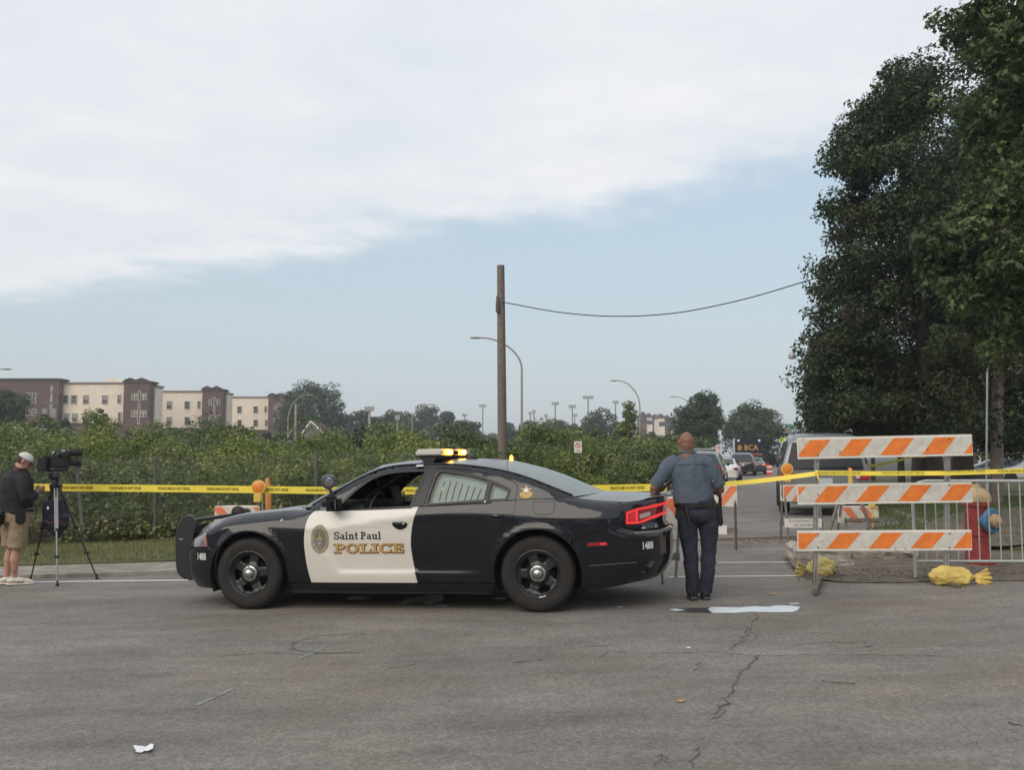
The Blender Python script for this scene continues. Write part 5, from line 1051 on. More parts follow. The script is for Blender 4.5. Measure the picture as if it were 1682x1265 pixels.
def far_car(label, u, v, d, kind, m, group=None, cat='car', extra=None, rz=0, lit=False):
    """local x points backwards (towards the camera), vehicle parked along the street"""
    g = H(u, v, d); t = thing(dict(sedan='sedan', suv='sport_utility_vehicle', pickup='pickup_truck')[kind], label, cat, (g.x, d, zg(g.x, d) + .012), R(-90 - 16.7) + rz, group)
    if kind == 'sedan': L_, W_, Hh, zw, r_ = 4.7, .92, 1.45, .90, .33; st = [(-2.35, .30, .55, .62, .62, .5), (-2.25, .22, .62, .80, .70, .70), (-1.5, .20, .80, W_, .92, .80), (-.95, .20, .86, W_, .98, .80), (-.3, .2, .90, W_, 1.36, .62), (.3, .2, .92, W_, Hh, .60), (1.0, .2, .93, W_, 1.38, .58), (1.65, .2, .95, W_, 1.05, .72), (2.2, .24, .95, .84, 1.02, .70), (2.35, .34, .80, .74, .86, .6)]
    else: L_, W_, Hh, zw, r_ = 4.9, .98, 1.80, 1.02, .38; st = [(-2.45, .40, .70, .70, .80, .6), (-2.35, .30, .85, .86, .98, .78), (-1.5, .28, .98, W_, 1.12, .84), (-1.1, .28, 1.0, W_, 1.18, .82), (-.6, .28, 1.02, W_, 1.62, .72), (0, .28, 1.02, W_, Hh, .70), (1.4, .28, 1.04, W_, 1.78, .69), (2.05, .28, 1.05, W_, 1.68, .70), (2.38, .32, 1.02, .90, 1.12, .82), (2.45, .40, .90, .86, .98, .78)]
    car_body(t, st, m)
    for x in (-1.45, 1.45):
        for y in (-W_ + .10, W_ - .10): wheel(t, x, y, r_)
    if kind == 'sedan': q = [(1.12, -.50, 1.355), (1.12, .50, 1.355), (1.74, .62, 1.04), (1.74, -.62, 1.04)]; nn = Vector((.45, 0, 1)); zl_, xl_ = .82, 2.27
    else: q = [(2.10, -.60, 1.62), (2.10, .60, 1.62), (2.42, .74, 1.10), (2.42, -.74, 1.10)]; nn = Vector((1, 0, .45)); zl_, xl_ = 1.02, 2.36
    quad_part(t, 'rear_window', q, M_autog, .03, nn)
    for s_ in (-1, 1):
        mb = MB(); mb.box((xl_, s_ * (W_ - .20), zl_), (.10, .26, .14 if kind == 'sedan' else .2), bev=.02); mb.build('tail_light', mat('lit_tail', (.5, .02, .02), .2, emit=(1, .08, .04), es=1.2) if lit else M_tail, t)
        zz0, zz1, hy0, hy1 = (.95, 1.32, W_ - .045, .66) if kind == 'sedan' else (1.08, 1.62, W_ - .03, .76)
        quad_part(t, 'side_window', [(-.55, s_ * hy0, zz0), (1.25, s_ * hy0, zz0), (.95, s_ * hy1, zz1), (-.2, s_ * hy1, zz1)], M_autog, .02, Vector((0, s_, .3))); mb = MB(); mb.box((-.75, s_ * (W_ + .08), zz0 + .06), (.12, .18, .13), bev=.03); mb.build('mirror', m, t)
    mb = MB(); mb.box((L_ / 2 - .02, 0, .62 if kind == 'sedan' else .68), (.02, .32, .16)); mb.build('licence_plate', M_plate, t)
    mb = MB(); mb.box((L_ / 2 - .02, 0, .40), (.16, W_ * 1.72, .16), bev=.04); mb.build('bumper', m if kind == 'sedan' else M_blk, t)
    if extra: extra(t)
    return t
P_white = mat('white_car_paint', (.62, .62, .60), .25, coat=.8); P_black = mat('black_car_paint', (.012, .012, .014), .25, coat=.8); P_blue = mat('slate_car_paint', (.05, .065, .085), .25, coat=.8, metal=.2); P_grey = mat('grey_car_paint', (.14, .145, .15), .3, coat=.7, metal=.3); P_red = mat('red_car_paint', (.25, .02, .02), .3, coat=.7)
def patrol(t):
    mb = MB(); mb.box((0, 0, 1.87), (.28, 1.1, .10), bev=.03); mb.build('light_bar', mat('light_bar_shell', (.30, .32, .36), .3), t)
    for s_ in (-1, 1): quad_part(t, 'door_panel', [(-.7, s_ * .975, .45), (.5, s_ * .975, .45), (.5, s_ * .975, 1.0), (-.7, s_ * .975, 1.0)], P_white, .012, Vector((0, s_, 0)))
grp = 'vehicles parked along the left kerb of the street'
far_car('black patrol vehicle with white door panels, half hidden by the officer', 1158, 797, 43, 'suv', P_black, grp, 'patrol car', patrol)
far_car('white sedan parked on the left behind the officer', 1191, 791, 52, 'sedan', P_white, grp)
far_car('black sport utility vehicle between the white sedan and the black truck', 1221, 783, 70, 'suv', P_black, grp, 'suv')
far_car('slate blue car with lit tail lamp tucked beside the black truck', 1240, 781, 75, 'sedan', P_blue, grp, lit=True)
for i, (u, v, d, k_, m_) in enumerate(((1273, 769, 118, 'suv', P_black), (1262, 765, 140, 'sedan', P_grey), (1287, 764, 150, 'suv', P_grey), (1280, 761, 175, 'sedan', P_black), (1296, 762, 165, 'sedan', P_blue))):
    far_car(('dark car coming towards the truck far down the street', 'grey sedan in the distance right of the black truck', 'grey vehicle in the distance left of the van', 'farthest dark car at the end of the street', 'slate car at the end of the street close to the van roof')[i], u, v, d, k_, m_, 'far traffic at the end of the street', rz=R(20 if i != 2 else 80))
# black command truck
d = 84; g = H(1231, 781, d); t = thing('box_truck', 'black box truck with gold letters on its rear doors parked down the street', 'truck', (g.x, d, zg(g.x, d)), R(-90 - 12)); sc = 1.0
mb = MB(); mb.box((-3, 0, 1.95), (6.4, 2.55, 2.6), bev=.06); mb.build('body', P_black, t); mb = MB(); mb.box((-7.2, 0, 1.35), (2.0, 2.1, 1.6), bev=.15); mb.build('cab', P_black, t)
for s_ in (-1, 1): mb = MB(); mb.box((.215, s_ * .62, 1.95), (.03, 1.16, 2.4)); mb.build('rear_door', P_black, t)
for s_ in (-1, 1): mb = MB(); mb.box((.26, s_ * .95, 3.0), (.05, .2, .14)); mb.box((.26, s_ * .95, 2.83), (.05, .2, .12), 1); mb.build('marker_light', [mat('lit_white', (.6, .65, .75), .4, emit=(.6, .75, 1), es=.25), M_tail if s_ < 0 else mat('blue_lens', (.03, .08, .4), .3)], t)
mb = MB(); mb.box((.26, 0, 3.22), (.03, .5, .06)); mb.build('handle_bar', M_chrome, t)
M_gold = mat('gold_lettering', (.50, .27, .06), .5)
for k_ in range(3): mb = MB(); mb.box((.238, -.98 + k_ * .13, 2.30), (.012, .085, .50 - .04 * k_)); mb.build('emblem_bar', M_gold, t)
for yy, s_, z_, sz in ((.20, 'BCA', 2.30, .70), (.15, 'CRIME SCENE TEAM', 1.68, .24)):
    k = lettering(s_, sz, M_gold if sz > .5 else mat('rust_lettering', (.40, .14, .06), .6), t, (.245, yy, z_), off=.008, sx=.95); k.rotation_euler = (R(90), 0, R(90))
mb = MB(); mb.box((.1, 0, .55), (.3, 2.4, .14)); mb.build('bumper', M_blk, t)
for s_ in (-1, 1): mb = MB(); mb.box((.25, s_ * 1.0, .95), (.06, .22, .16)); mb.build('tail_light', M_tail, t)
for x in (-1.4, -6.9):
    for y in (-1.05, 1.05): wheel(t, x, y, .45, .28)
mb = MB(); mb.box((-1.0, 1.5, 1.75), (1.6, .25, 2.2)); o = mb.build('side_panel', P_black, t)
g = H(1264, 780, 70); t = thing('traffic_drum', 'small red orange drum standing right of the black truck', 'traffic drum', (g.x, 70, zg(g.x, 70))); mb = MB(); mb.lathe([(.30, 0), (.26, .05), (.24, .6), (.20, .95), (.0, .97)], n=16); mb.build('barrel', mat('drum_red', (.55, .07, .03), .5), t); mb = MB(); mb.lathe([(.262, .25), (.258, .40)], n=16); mb.lathe([(.248, .6), (.235, .75)], n=16); mb.build('band', M_wht, t, fix=False)

# ---- silver van parked on the right, seen from behind
P_silver = mat('silver_paint', (.22, .235, .25), .35, coat=.6, metal=.45); M_vang = mat('dark_van_glass', (.018, .022, .026), .12, spec=.25)
g = H(1357, 866, 20.4); t = thing('minivan', 'silver van with red tail lights parked on the right behind the barricades', 'van', (g.x, 20.4, zg(g.x, 20.4) + .012), R(-90 - 15.5))
W_ = .98; st = [(-5.0, .35, .72, .70, .80, .6), (-4.9, .28, .80, .88, .92, .80), (-4.1, .25, 1.02, W_, 1.12, .86), (-3.7, .25, 1.06, W_, 1.22, .84), (-2.7, .25, 1.08, W_, 1.78, .76), (-1.9, .25, 1.08, W_, 1.90, .76), (-.6, .25, 1.08, W_, 1.92, .75), (-.14, .25, 1.08, W_, 1.87, .74), (-.03, .27, 1.08, W_ - .01, 1.62, .79), (.04, .30, 1.06, .955, 1.12, .90), (.05, .42, .90, .945, 1.0, .89)]
car_body(t, st, P_silver, sub=2)
for x in (-3.75, -.95):
    for y in (-.88, .88): wheel(t, x, y, .35, .24)
def rearx(z): return .055 - .10 * max(0, z - 1.1) - .16 * max(0, z - 1.5)
mb = MB(); P = []
for (y0, z0) in ((-.70, 1.68), (.70, 1.68), (.82, 1.14), (.82, 1.07), (-.82, 1.07), (-.82, 1.14)): P.append((rearx(z0) + .075, y0, z0))
quad_part(t, 'rear_window', P, M_vang, .012)
quad_part(t, 'lift_gate', [(rearx(1.06) + .03, -.72, 1.06), (rearx(1.06) + .03, .72, 1.06), (.075, .70, .58), (.075, -.70, .58)], P_silver, .012)
for s_ in (-1, 1):
    mb = MB(); mb.box((.075, s_ * .79, .915), (.10, .36, .17), bev=.03); mb.build('tail_light', mat('van_tail', (.36, .02, .025), .2, coat=.6, emit=(.7, .03, .03), es=.05), t)
    mb = MB(); mb.box((.102, s_ * .70, .90), (.075, .13, .10), bev=.02); mb.build('reverse_light', M_lampw, t)
    quad_part(t, 'side_window', [(-3.2, s_ * .965, 1.18), (-.35, s_ * .965, 1.18), (-.42, s_ * .81, 1.72), (-2.75, s_ * .81, 1.72)], M_autog, .015, Vector((0, s_, .25)))
    mb = MB(); mb.box((-3.1, s_ * 1.12, 1.25), (.14, .24, .24), bev=.05); mb.tube([(-3.1, s_ * .98, 1.2), (-3.1, s_ * 1.1, 1.22)], .03, 6); mb.build('mirror', M_blk, t)
    mb = MB(); mb.tube([(-2.2, s_ * .66, 1.94), (-2.1, s_ * .66, 1.985), (-.5, s_ * .66, 1.985), (-.4, s_ * .66, 1.93)], .018, 6); mb.build('roof_rail', M_chrome, t)
mb = MB(); mb.box((.085, 0, .96), (.05, 1.0, .07), bev=.02); mb.build('handle_bar', M_chrome, t)
mb = MB(); mb.box((.06, 0, .46), (.24, 1.9, .30), bev=.06); mb.build('bumper', mat('dark_bumper', (.035, .036, .038), .5), t)
mb = MB(); mb.box((.19, 0, .62), (.03, 1.5, .03)); mb.build('bumper_trim', P_silver, t); mb = MB(); mb.box((.10, 0, .78), (.02, .32, .16)); mb.build('licence_plate', M_plate, t)
mb = MB(); mb.tube([(.095, .22, 1.2), (.09, -.02, 1.15), (.085, -.34, 1.2)], .012, 5); mb.build('wiper', M_blk, t)
# cars parked under the maples
for i, (u, v, d, m_) in enumerate(((1632, 757, 52, P_grey), (1700, 757, 50, P_white))):
    g = H(u, v, d); far_car(('grey car glimpsed under the maples near the right edge', 'white car glimpsed under the maples at the far right')[i], u, v, d, 'sedan', m_, 'cars glimpsed under the maples', rz=R(90))
# ================================================================== PATROL CAR: the shape of its skin
def spline(xs, ys):
    """natural cubic spline as a function"""
    x = np.array(xs, float); y = np.array(ys, float); n = len(x); h = np.diff(x); A = np.zeros((n, n)); b = np.zeros(n); A[0, 0] = A[-1, -1] = 1
    for i in range(1, n - 1):
        A[i, i - 1] = h[i - 1]; A[i, i] = 2 * (h[i - 1] + h[i]); A[i, i + 1] = h[i]; b[i] = 3 * ((y[i + 1] - y[i]) / h[i] - (y[i] - y[i - 1]) / h[i - 1])
    c = np.linalg.solve(A, b)
    def f(t):
        i = min(n - 2, max(0, int(np.searchsorted(x, t)) - 1)); d = t - x[i]
        if t < x[0]: d = 0; i = 0
        if t > x[-1]: d = h[-1]
        bb = (y[i + 1] - y[i]) / h[i] - h[i] * (2 * c[i] + c[i + 1]) / 3; dd = (c[i + 1] - c[i]) / (3 * h[i]); return float(y[i] + bb * d + c[i] * d * d + dd * d ** 3)
    return f
_S = [-1.90, -1.55, -1.25, -.95, -.70, -.40, 0, .8, 1.6, 2.4, 3.05, 3.5, 3.8, 4.05, 4.30, 4.6, 5.0]
_X = [-.98, -.955, -.89, -.765, -.60, -.38, 0, .8, 1.6, 2.4, 3.05, 3.5, 3.79, 4.02, 4.20, 4.31, 4.34]
_Y = [0, .35, .60, .76, .845, .905, .925, .94, .945, .95, .95, .93, .895, .82, .66, .38, 0]
plx, ply = spline(_S, _X), spline(_S, _Y)
def lin(xs, ys):
    def f(t): return float(np.interp(t, xs, ys))
    return f
def smooth_f(f, w):
    def g(t): return (f(t - w) + 2 * f(t - w * .5) + 3 * f(t) + 2 * f(t + w * .5) + f(t + w)) / 9
    return g
ztop = smooth_f(lin([-1.9, -1.5, -1.2, -.95, -.78, -.66, -.5, -.37, -.09, .31, .6, .75, 1.8, 2.0, 2.6, 2.85, 3.1, 3.41, 3.68, 3.91, 4.1, 4.3, 4.6, 5.0],
                    [.70, .705, .72, .755, .80, .845, .895, .93, .97, 1.0, 1.01, 1.005, 1.03, 1.045, 1.08, 1.09, 1.095, 1.09, 1.055, 1.04, 1.045, 1.055, 1.065, 1.07]), .05)
base_d = spline([.10, .18, .26, .33, .45, .6, .72, .85, 1.1], [.15, .085, .05, .036, .022, .007, 0, .0, .004])
rear_d = spline([.10, .2, .3, .4, .5, .7, .745, .775, .82, .95, 1.05, 1.1], [.30, .20, .09, .025, .004, 0, .012, .058, .068, .058, .045, .045])
front_d = spline([.10, .2, .3, .45, .62, .72, .85, 1.1], [.16, .09, .03, 0, 0, .02, .05, .06])
zcr = smooth_f(lin([-.9, -.3, .4, .9, 1.42, 1.84, 2.2, 2.6, 2.9, 3.3, 3.9, 5], [.70, .83, .83, .82, .90, .945, .965, .955, .93, .90, .88, .88]), .12)
rtop = smooth_f(lin([-1.9, -.7, -.4, .45, .8, 3.2, 3.5, 3.9, 4.1, 5], [.05, .09, .12, .12, .012, .012, .10, .09, .03, .02]), .08)
def skin_d(s, z):
    wr = sst(3.72, 4.12, s); wf = 1 - sst(-1.0, -.45, s); b = base_d(z) * (1 - wr) * (1 - wf) + rear_d(z) * wr + front_d(z) * wf
    zc_ = zcr(s); q = (z - zc_) / .012; b += .33 * .012 * (math.log1p(math.exp(min(30, q)))) * (1 - wr) * (1 - wf) * (1 if s > .5 else .55 + .45 * max(0, (s + .3) / .8))
    lf = .98 if z < .4 else .98 - .09 * (z - .4) / .15 - .5 * max(0, z - .55)
    m = sst(lf - .05, lf + .06, s) * (1 - sst(2.25, 2.7, s)) * sst(.37, .425, z) * (1 - sst(zc_ - .09, zc_ - .005, z)); b += .020 * m * (1 - .45 * sst(.5, .8, z))
    for xc in (0., 3.052):
        r_ = math.hypot(s - xc, z - .3635); b -= .016 * (1 - sst(.43, .52, r_))
    h = ztop(s) - z; Rr = rtop(s)
    if h < Rr: b += Rr * (.9 if Rr > .03 else .5) * (1 - max(0, h) / Rr) ** 2
    return b
def skin(s, z, off=0., side=-1):
    """point of the body side; off outwards"""
    e = .01; x, y = plx(s), ply(s); tx, ty = plx(s + e) - plx(s - e), ply(s + e) - ply(s - e); l_ = math.hypot(tx, ty) or 1; nx_, ny_ = -ty / l_, tx / l_
    if s >= 4.99: nx_, ny_ = 1, 0
    if s <= -1.89: nx_, ny_ = -1, 0
    d = off - skin_d(s, z); return Vector((x + nx_ * d, side * max(0, y + ny_ * d), z))
# upper side (pillars, window frames)
railz = spline([.60, .91, 1.16, 1.39, 1.60, 1.9, 2.23, 2.57, 2.8, 3.0, 3.19, 3.41, 3.5], [1.02, 1.19, 1.325, 1.415, 1.445, 1.45, 1.435, 1.39, 1.34, 1.275, 1.20, 1.105, 1.07])
def upper(x, z, off=0., side=-1):
    zb = ztop(x) - .005; h = max(0, z - zb); p = skin(x, zb, 0, -1); y = -p.y - .42 * h - .30 * h * h; rz_ = railz(x); q = rz_ - z
    if q < .035: y -= .022 * (1 - max(0, q) / .035) ** 2
    return Vector((x, side * (y + off), z + off * .45))
# ================================================================== PATROL CAR
M_pblack = mat('patrol_black_paint', (.0035, .005, .009), .2, coat=1.0, spec=.15, bump=.008, bscale=2.5, rvar=.05, vscale=3)
M_pwhite = mat('patrol_white_paint', (.66, .635, .57), .38, coat=.6, bump=.015, bscale=3, var=.03, vscale=2)
M_trim = mat('satin_black_trim', (.013, .014, .017), .32, spec=.35)
M_under = mat('underbody_black', (.008, .008, .008), .9)
M_seat = mat('seat_cloth', (.02, .02, .022), .85)
M_goldp = mat('gold_print', (.50, .31, .10), .5); M_brownp = mat('brown_print', (.13, .065, .02), .6); M_blackp = mat('black_print', (.018, .018, .018), .5)
M_amber = mat('lit_amber', (.9, .45, .05), .3, emit=(1.0, .42, .03), es=5.0); M_ambercore = mat('lit_amber_core', (1, .8, .2), .3, emit=(1.0, .72, .12), es=8.0)
M_tred = mat('lit_tail_red', (.6, .03, .03), .3, emit=(1.0, .05, .05), es=.50); M_tdark = mat('dark_tail_red', (.26, .014, .02), .15, coat=1); M_barsh = mat('light_bar_lens', (.58, .56, .52), .3, coat=.4)
def glass(name, tint, ior=1.5):
    m = bpy.data.materials.new(name); m.use_nodes = True; n = m.node_tree.nodes; l = m.node_tree.links; n.remove(n['Principled BSDF'])
    t = n.new('ShaderNodeBsdfTransparent'); t.inputs[0].default_value = (*tint, 1); g = n.new('ShaderNodeBsdfGlossy'); g.inputs['Roughness'].default_value = .02
    fr = n.new('ShaderNodeFresnel'); fr.inputs[0].default_value = ior; mx = n.new('ShaderNodeMixShader'); l.new(fr.outputs[0], mx.inputs[0]); l.new(t.outputs[0], mx.inputs[1]); l.new(g.outputs[0], mx.inputs[2]); l.new(mx.outputs[0], n['Material Output'].inputs[0]); return m
def dewy(m, c, f):
    n = m.node_tree.nodes; l = m.node_tree.links; o = n['Material Output']; s_ = o.inputs[0].links[0].from_socket; d = n.new('ShaderNodeBsdfDiffuse'); d.inputs[0].default_value = (*c, 1); x = n.new('ShaderNodeMixShader'); x.inputs[0].default_value = f; l.new(s_, x.inputs[1]); l.new(d.outputs[0], x.inputs[2]); l.new(x.outputs[0], o.inputs[0])
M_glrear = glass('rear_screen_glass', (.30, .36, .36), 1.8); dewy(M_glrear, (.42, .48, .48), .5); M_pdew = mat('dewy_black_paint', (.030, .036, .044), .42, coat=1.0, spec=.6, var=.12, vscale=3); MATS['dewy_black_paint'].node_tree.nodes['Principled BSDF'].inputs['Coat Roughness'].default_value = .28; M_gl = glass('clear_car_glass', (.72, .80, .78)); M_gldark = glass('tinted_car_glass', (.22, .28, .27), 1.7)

car = thing('police_car', 'black police patrol car with a white front door parked across the street mouth', 'police car')
_F = Vector((-2.7229, 9.35, 0)); _a = Vector((.97858, -.204245, .025753)).normalized(); _n = Vector((_a.y, -_a.x, 0)).normalized(); _u = _a.cross(-_n); _u = _u if _u.z > 0 else -_u
_ly = _u.cross(_a)
_o = _F - _n * .88; car_z = zg(_o.x, _o.y) + .002
car.matrix_world = Matrix(((_a.x, _ly.x, _u.x, _o.x), (_a.y, _ly.y, _u.y, _o.y), (_a.z, _ly.z, _u.z, car_z), (0, 0, 0, 1)))
def panel(name, poly, m, parent=car, holes=(), off=0., step=.045, estep=.02, rim=.014, f=skin, sides=(-1, 1), inset=.0028, flatrim=False):
    pl_ = offset_poly(poly, inset) if inset else poly; V, T = tri(pl_, holes, step, estep); out_ = []
    e = {}
    for t in T:
        for i in range(3):
            k = (t[i], t[(i + 1) % 3]); kk_ = tuple(sorted(k)); e[kk_] = None if kk_ in e else k
    bd = [k for k in e.values() if k]
    for sd_ in sides:
        P = [f(a, b, off, sd_) for a, b in V]; F = list(T) if sd_ < 0 else [t[::-1] for t in T]; n0 = len(P)
        if rim:
            ids = sorted({i for k in bd for i in k}); mp_ = {j: n0 + i for i, j in enumerate(ids)}; P += [f(V[j][0], V[j][1], off - rim, sd_) for j in ids]
            for a, b in bd: q = (a, mp_[a], mp_[b], b); F.append(q if sd_ < 0 else q[::-1])
        ob_ = me_obj(name, P, F, m, parent, smooth=True); out_.append(ob_)
        if f is skin and rim > .01 and len(V) > 300:        # exact normals, so reflections run clean
            e_ = .004; NN = []
            for a, b in V:
                pa = f(a + e_, b, off, sd_) - f(a - e_, b, off, sd_); pb = f(a, min(b + e_, ztop(a)), off, sd_) - f(a, b - e_, off, sd_); nn_ = pa.cross(pb) * (1 if sd_ < 0 else -1); NN.append(tuple(nn_.normalized()) if nn_.length > 1e-9 else (0, 0, 0))
            NN += [NN[j] for j in ids]; ob_['_exact'] = 1; ob_.data.normals_split_custom_set_from_vertices(NN)
    for o in out_:
        if '_exact' in o: del o['_exact']; continue
        try: o.data.set_sharp_from_angle(angle=R(40))
        except Exception: pass
    return out_
def arc_pts(cx_, cz_, r_, a0, a1, n=14): return [(cx_ + r_ * math.cos(R(a0 + (a1 - a0) * i / n)), cz_ + r_ * math.sin(R(a0 + (a1 - a0) * i / n))) for i in range(n + 1)]
def topline(s0, s1, n=12, d=.0): return [(s0 + (s1 - s0) * i / n, ztop(s0 + (s1 - s0) * i / n) - d) for i in range(n + 1)]
AR = .432
door_f = curve([(.71, 1.0), (.655, .93), (.632, .80), (.625, .66), (.645, .45), (.685, .27)], 5)
door_r = curve([(1.83, .27), (1.80, .42), (1.778, .58), (1.775, .70), (1.795, .85), (1.82, .93), (1.86, 1.035)], 4)
# dark inner shell behind the gaps
shell = [(-1.9, .19)] + [(-.5, .19)] + arc_pts(0, .3635, AR, 203, -23, 20) + [(.46, .18), (2.60, .18)] + arc_pts(3.052, .3635, AR, 203, -23, 20) + [(3.6, .21), (4.05, .27), (5.0, .30)] + topline(5.0, -1.9, 70, .012)
panel('inner_shell', shell, M_under, off=-.022, rim=0, step=.08, inset=0)
# front wing, doors, quarter
wing = [(-.60, ztop(-.60) - .005)] + [(-.585, .80), (-.545, .635), (-.40, .56)] + arc_pts(0, .3635, AR, 152, -12, 22) + [(.47, .265)] + [p for p in reversed(door_f)][:-1] + [(.70, ztop(.70))] + topline(.62, -.50, 16)
panel('front_wing', wing, M_pblack, step=.032)
fd = panel('front_door', door_f + door_r + topline(1.80, .76, 10)[:], M_pwhite, holes=[])
rdoor_edge = curve([(2.85, 1.085), (2.838, .94), (2.815, .82), (2.80, .735)], 3)
arc_d = arc_pts(3.052, .3635, AR, 125.5, 193, 10)
panel('rear_door', [p for p in door_r] + topline(1.9, 2.80, 10) + rdoor_edge[:-1] + arc_d + [(2.61, .27)], M_pblack)
qseam = curve([(3.93, .785), (3.75, .775), (3.55, .75), (3.40, .69)], 3)
quarter = topline(2.85, 3.91, 16)[:] + [(3.935, .95), (3.925, .82)] + qseam + arc_pts(3.052, .3635, AR, 39, 125, 12) + [p for p in reversed(rdoor_edge)][1:]
q_ = panel('rear_quarter', quarter, M_pblack, step=.032)
panel('rocker_panel', [(.455, .265), (.50, .155), (2.58, .155), (2.62, .262)], M_trim)
panel('front_bumper', [(-1.9, .20), (-.62, .19), (-.45, .20)] + arc_pts(0, .3635, AR, 200, 152.5, 6) + [(-.545, .632), (-.84, .622), (-1.2, .60), (-1.9, .60)], M_pblack)
panel('grille', [(-1.9, .605), (-1.2, .605), (-.87, .635), (-.93, .745), (-1.2, ztop(-1.2) - .005), (-1.5, ztop(-1.5) - .005), (-1.9, .695)], M_trim, off=-.01)
hl = panel('headlight', [(-.85, .628), (-.552, .638), (-.592, .80), (-.70, ztop(-.7) - .006), (-.90, ztop(-.9) - .006)], mat('headlight_lens', (.20, .18, .19), .08, spec=.9, coat=1.0, metal=.3))
for i, o in enumerate(hl): panel('turn_signal', [(-.60, .655), (-.565, .655), (-.595, .76), (-.62, .765)], mat('amber_reflector', (.45, .16, .04), .25, coat=.6), parent=o, off=.002, rim=.003, sides=(-1,) if i == 0 else (1,), inset=0)
rb = panel('rear_bumper', [(3.412, .684)] + [p for p in reversed(qseam)][1:] + [(4.05, .762), (4.4, .757), (5.0, .757), (5.0, .30), (4.3, .275), (4.05, .255), (3.85, .235), (3.62, .205), (3.485, .215)] + arc_pts(3.052, .3635, AR, -16, 38, 8), M_pblack)
tp_ = panel('tail_panel', [(3.925, .795), (4.05, .772), (5.0, .765), (5.0, ztop(5.0)), (4.6, ztop(4.6)), (4.3, ztop(4.3)), (4.1, ztop(4.1)), (3.92, ztop(3.92))], M_pblack)
for o_, sd_ in zip(rb, (-1, 1)):
    panel('reflector', [(3.55, .628), (3.75, .634), (3.755, .655), (3.72, .668), (3.57, .664), (3.545, .65)], M_tdark, parent=o_, off=.004, rim=.006, sides=(sd_,), inset=0)
    panel('marker_lamp', [(3.675, .640), (3.735, .642), (3.735, .660), (3.675, .658)], mat('lit_marker', (.6, .03, .03), .3, emit=(1, .04, .04), es=.35), parent=o_, off=.006, rim=.006, sides=(sd_,), inset=0)
    panel('bumper_highlight', [(3.56, .438), (4.04, .462), (4.04, .470), (3.56, .446)], mat('painted_crease_highlight', (.10, .10, .10), .4), parent=o_, off=.003, rim=.003, sides=(sd_,), inset=0)  # grey strip painted as the highlight line along the lower bumper
    panel('step_pad', [(4.02, .735), (4.75, .730), (4.75, .752), (4.02, .755)], mat('grey_step_pad', (.11, .11, .115), .5), parent=o_, off=.010, rim=.02, sides=(sd_,), inset=0)
    panel('scuff_plate', [(4.36, .52), (4.48, .52), (4.48, .68), (4.36, .70)], mat('scuff_brown', (.07, .055, .045), .6), parent=o_, off=.003, rim=.004, sides=(sd_,), inset=0)
# tail lights: lit racetrack round a dark lens
tl_out = [(3.955, .945), (3.945, .828), (4.10, .822), (4.18, .836), (4.30, .862), (4.56, .885), (5.0, .885), (5.0, 1.02), (4.54, 1.012), (4.3, 1.00), (4.09, .977)]
tl_in = [(4.095, .955), (4.092, .848), (4.12, .846), (4.17, .860), (4.28, .886), (4.54, .912), (4.97, .912), (4.97, .992), (4.54, .984), (4.3, .974), (4.12, .958)]
for o_, sd_ in zip(tp_, (-1, 1)):
    a = panel('tail_light', offset_poly(tl_out, -.006), M_tdark, parent=o_, off=.004, rim=.012, sides=(sd_,), inset=0, step=.03)[0]
    panel('light_ring', [(3.958, .942), (3.950, .832), (4.10, .826), (4.18, .840), (4.30, .866), (4.56, .889), (4.98, .889), (4.98, 1.016), (4.54, 1.008), (4.3, .996), (4.09, .973)], M_tred, parent=car if False else o_, holes=[tl_in, [(3.972, .93), (3.967, .85), (4.068, .846), (4.068, .952)]], off=.010, rim=.006, sides=(sd_,), inset=0, step=.02)
    panel('brake_lens', [(3.975, .928), (3.970, .852), (4.064, .849), (4.064, .950)], mat('lit_brake', (.4, .015, .02), .25, coat=1, emit=(1, .04, .05), es=.16), parent=o_, off=.008, rim=.004, sides=(sd_,), inset=0)
    panel('reverse_lens', [(4.12, .872), (4.17, .878), (4.28, .90), (4.28, .935), (4.20, .93), (4.12, .915)], mat('pale_lens', (.45, .36, .34), .15, coat=1), parent=o_, off=.009, rim=.004, sides=(sd_,), inset=0)
    for s_ in (4.17, 4.38): panel('emblem_letter', [(s_ - .03, .775), (s_ + .035, .775), (s_ + .04, .812), (s_ - .025, .812)], M_steel, parent=o_, off=.004, rim=.004, sides=(sd_,), inset=0)
# bodies above: hood, screen, roof, back glass, deck
def top_patch(name, near_f, cen_f, m, nu=18, nt=26, mod=None, th=0):
    V = []; 
    for i in range(nu + 1):
        u = i / nu; Nn = near_f(u); Cn = cen_f(u)
        for j in range(nt + 1):
            t = -1 + 2 * j / nt; a = abs(t) ** 2.2; p = Vector((Cn[0] + (Nn.x - Cn[0]) * a, -Nn.y * t * -1, Cn[1] + (Nn.z - Cn[1]) * a))
            if mod: p = mod(p, u, t)
            V.append(p)
    F = [(i * (nt + 1) + j, (i + 1) * (nt + 1) + j, (i + 1) * (nt + 1) + j + 1, i * (nt + 1) + j + 1) for i in range(nu) for j in range(nt)]
    o = me_obj(name, V, F, m, car, smooth=True)
    bm = bmesh.new(); bm.from_mesh(o.data); up_ = sum(f.normal.z for f in bm.faces); 
    if up_ < 0: bmesh.ops.reverse_faces(bm, faces=bm.faces[:])
    bm.to_mesh(o.data); bm.free(); return o
def sk(s0, s1): return lambda u: skin(s0 + (s1 - s0) * u, ztop(s0 + (s1 - s0) * u), .0, -1)
def rl(x0, x1, d=.0): return lambda u: upper(x0 + (x1 - x0) * u, railz(x0 + (x1 - x0) * u) + d, .0, -1)
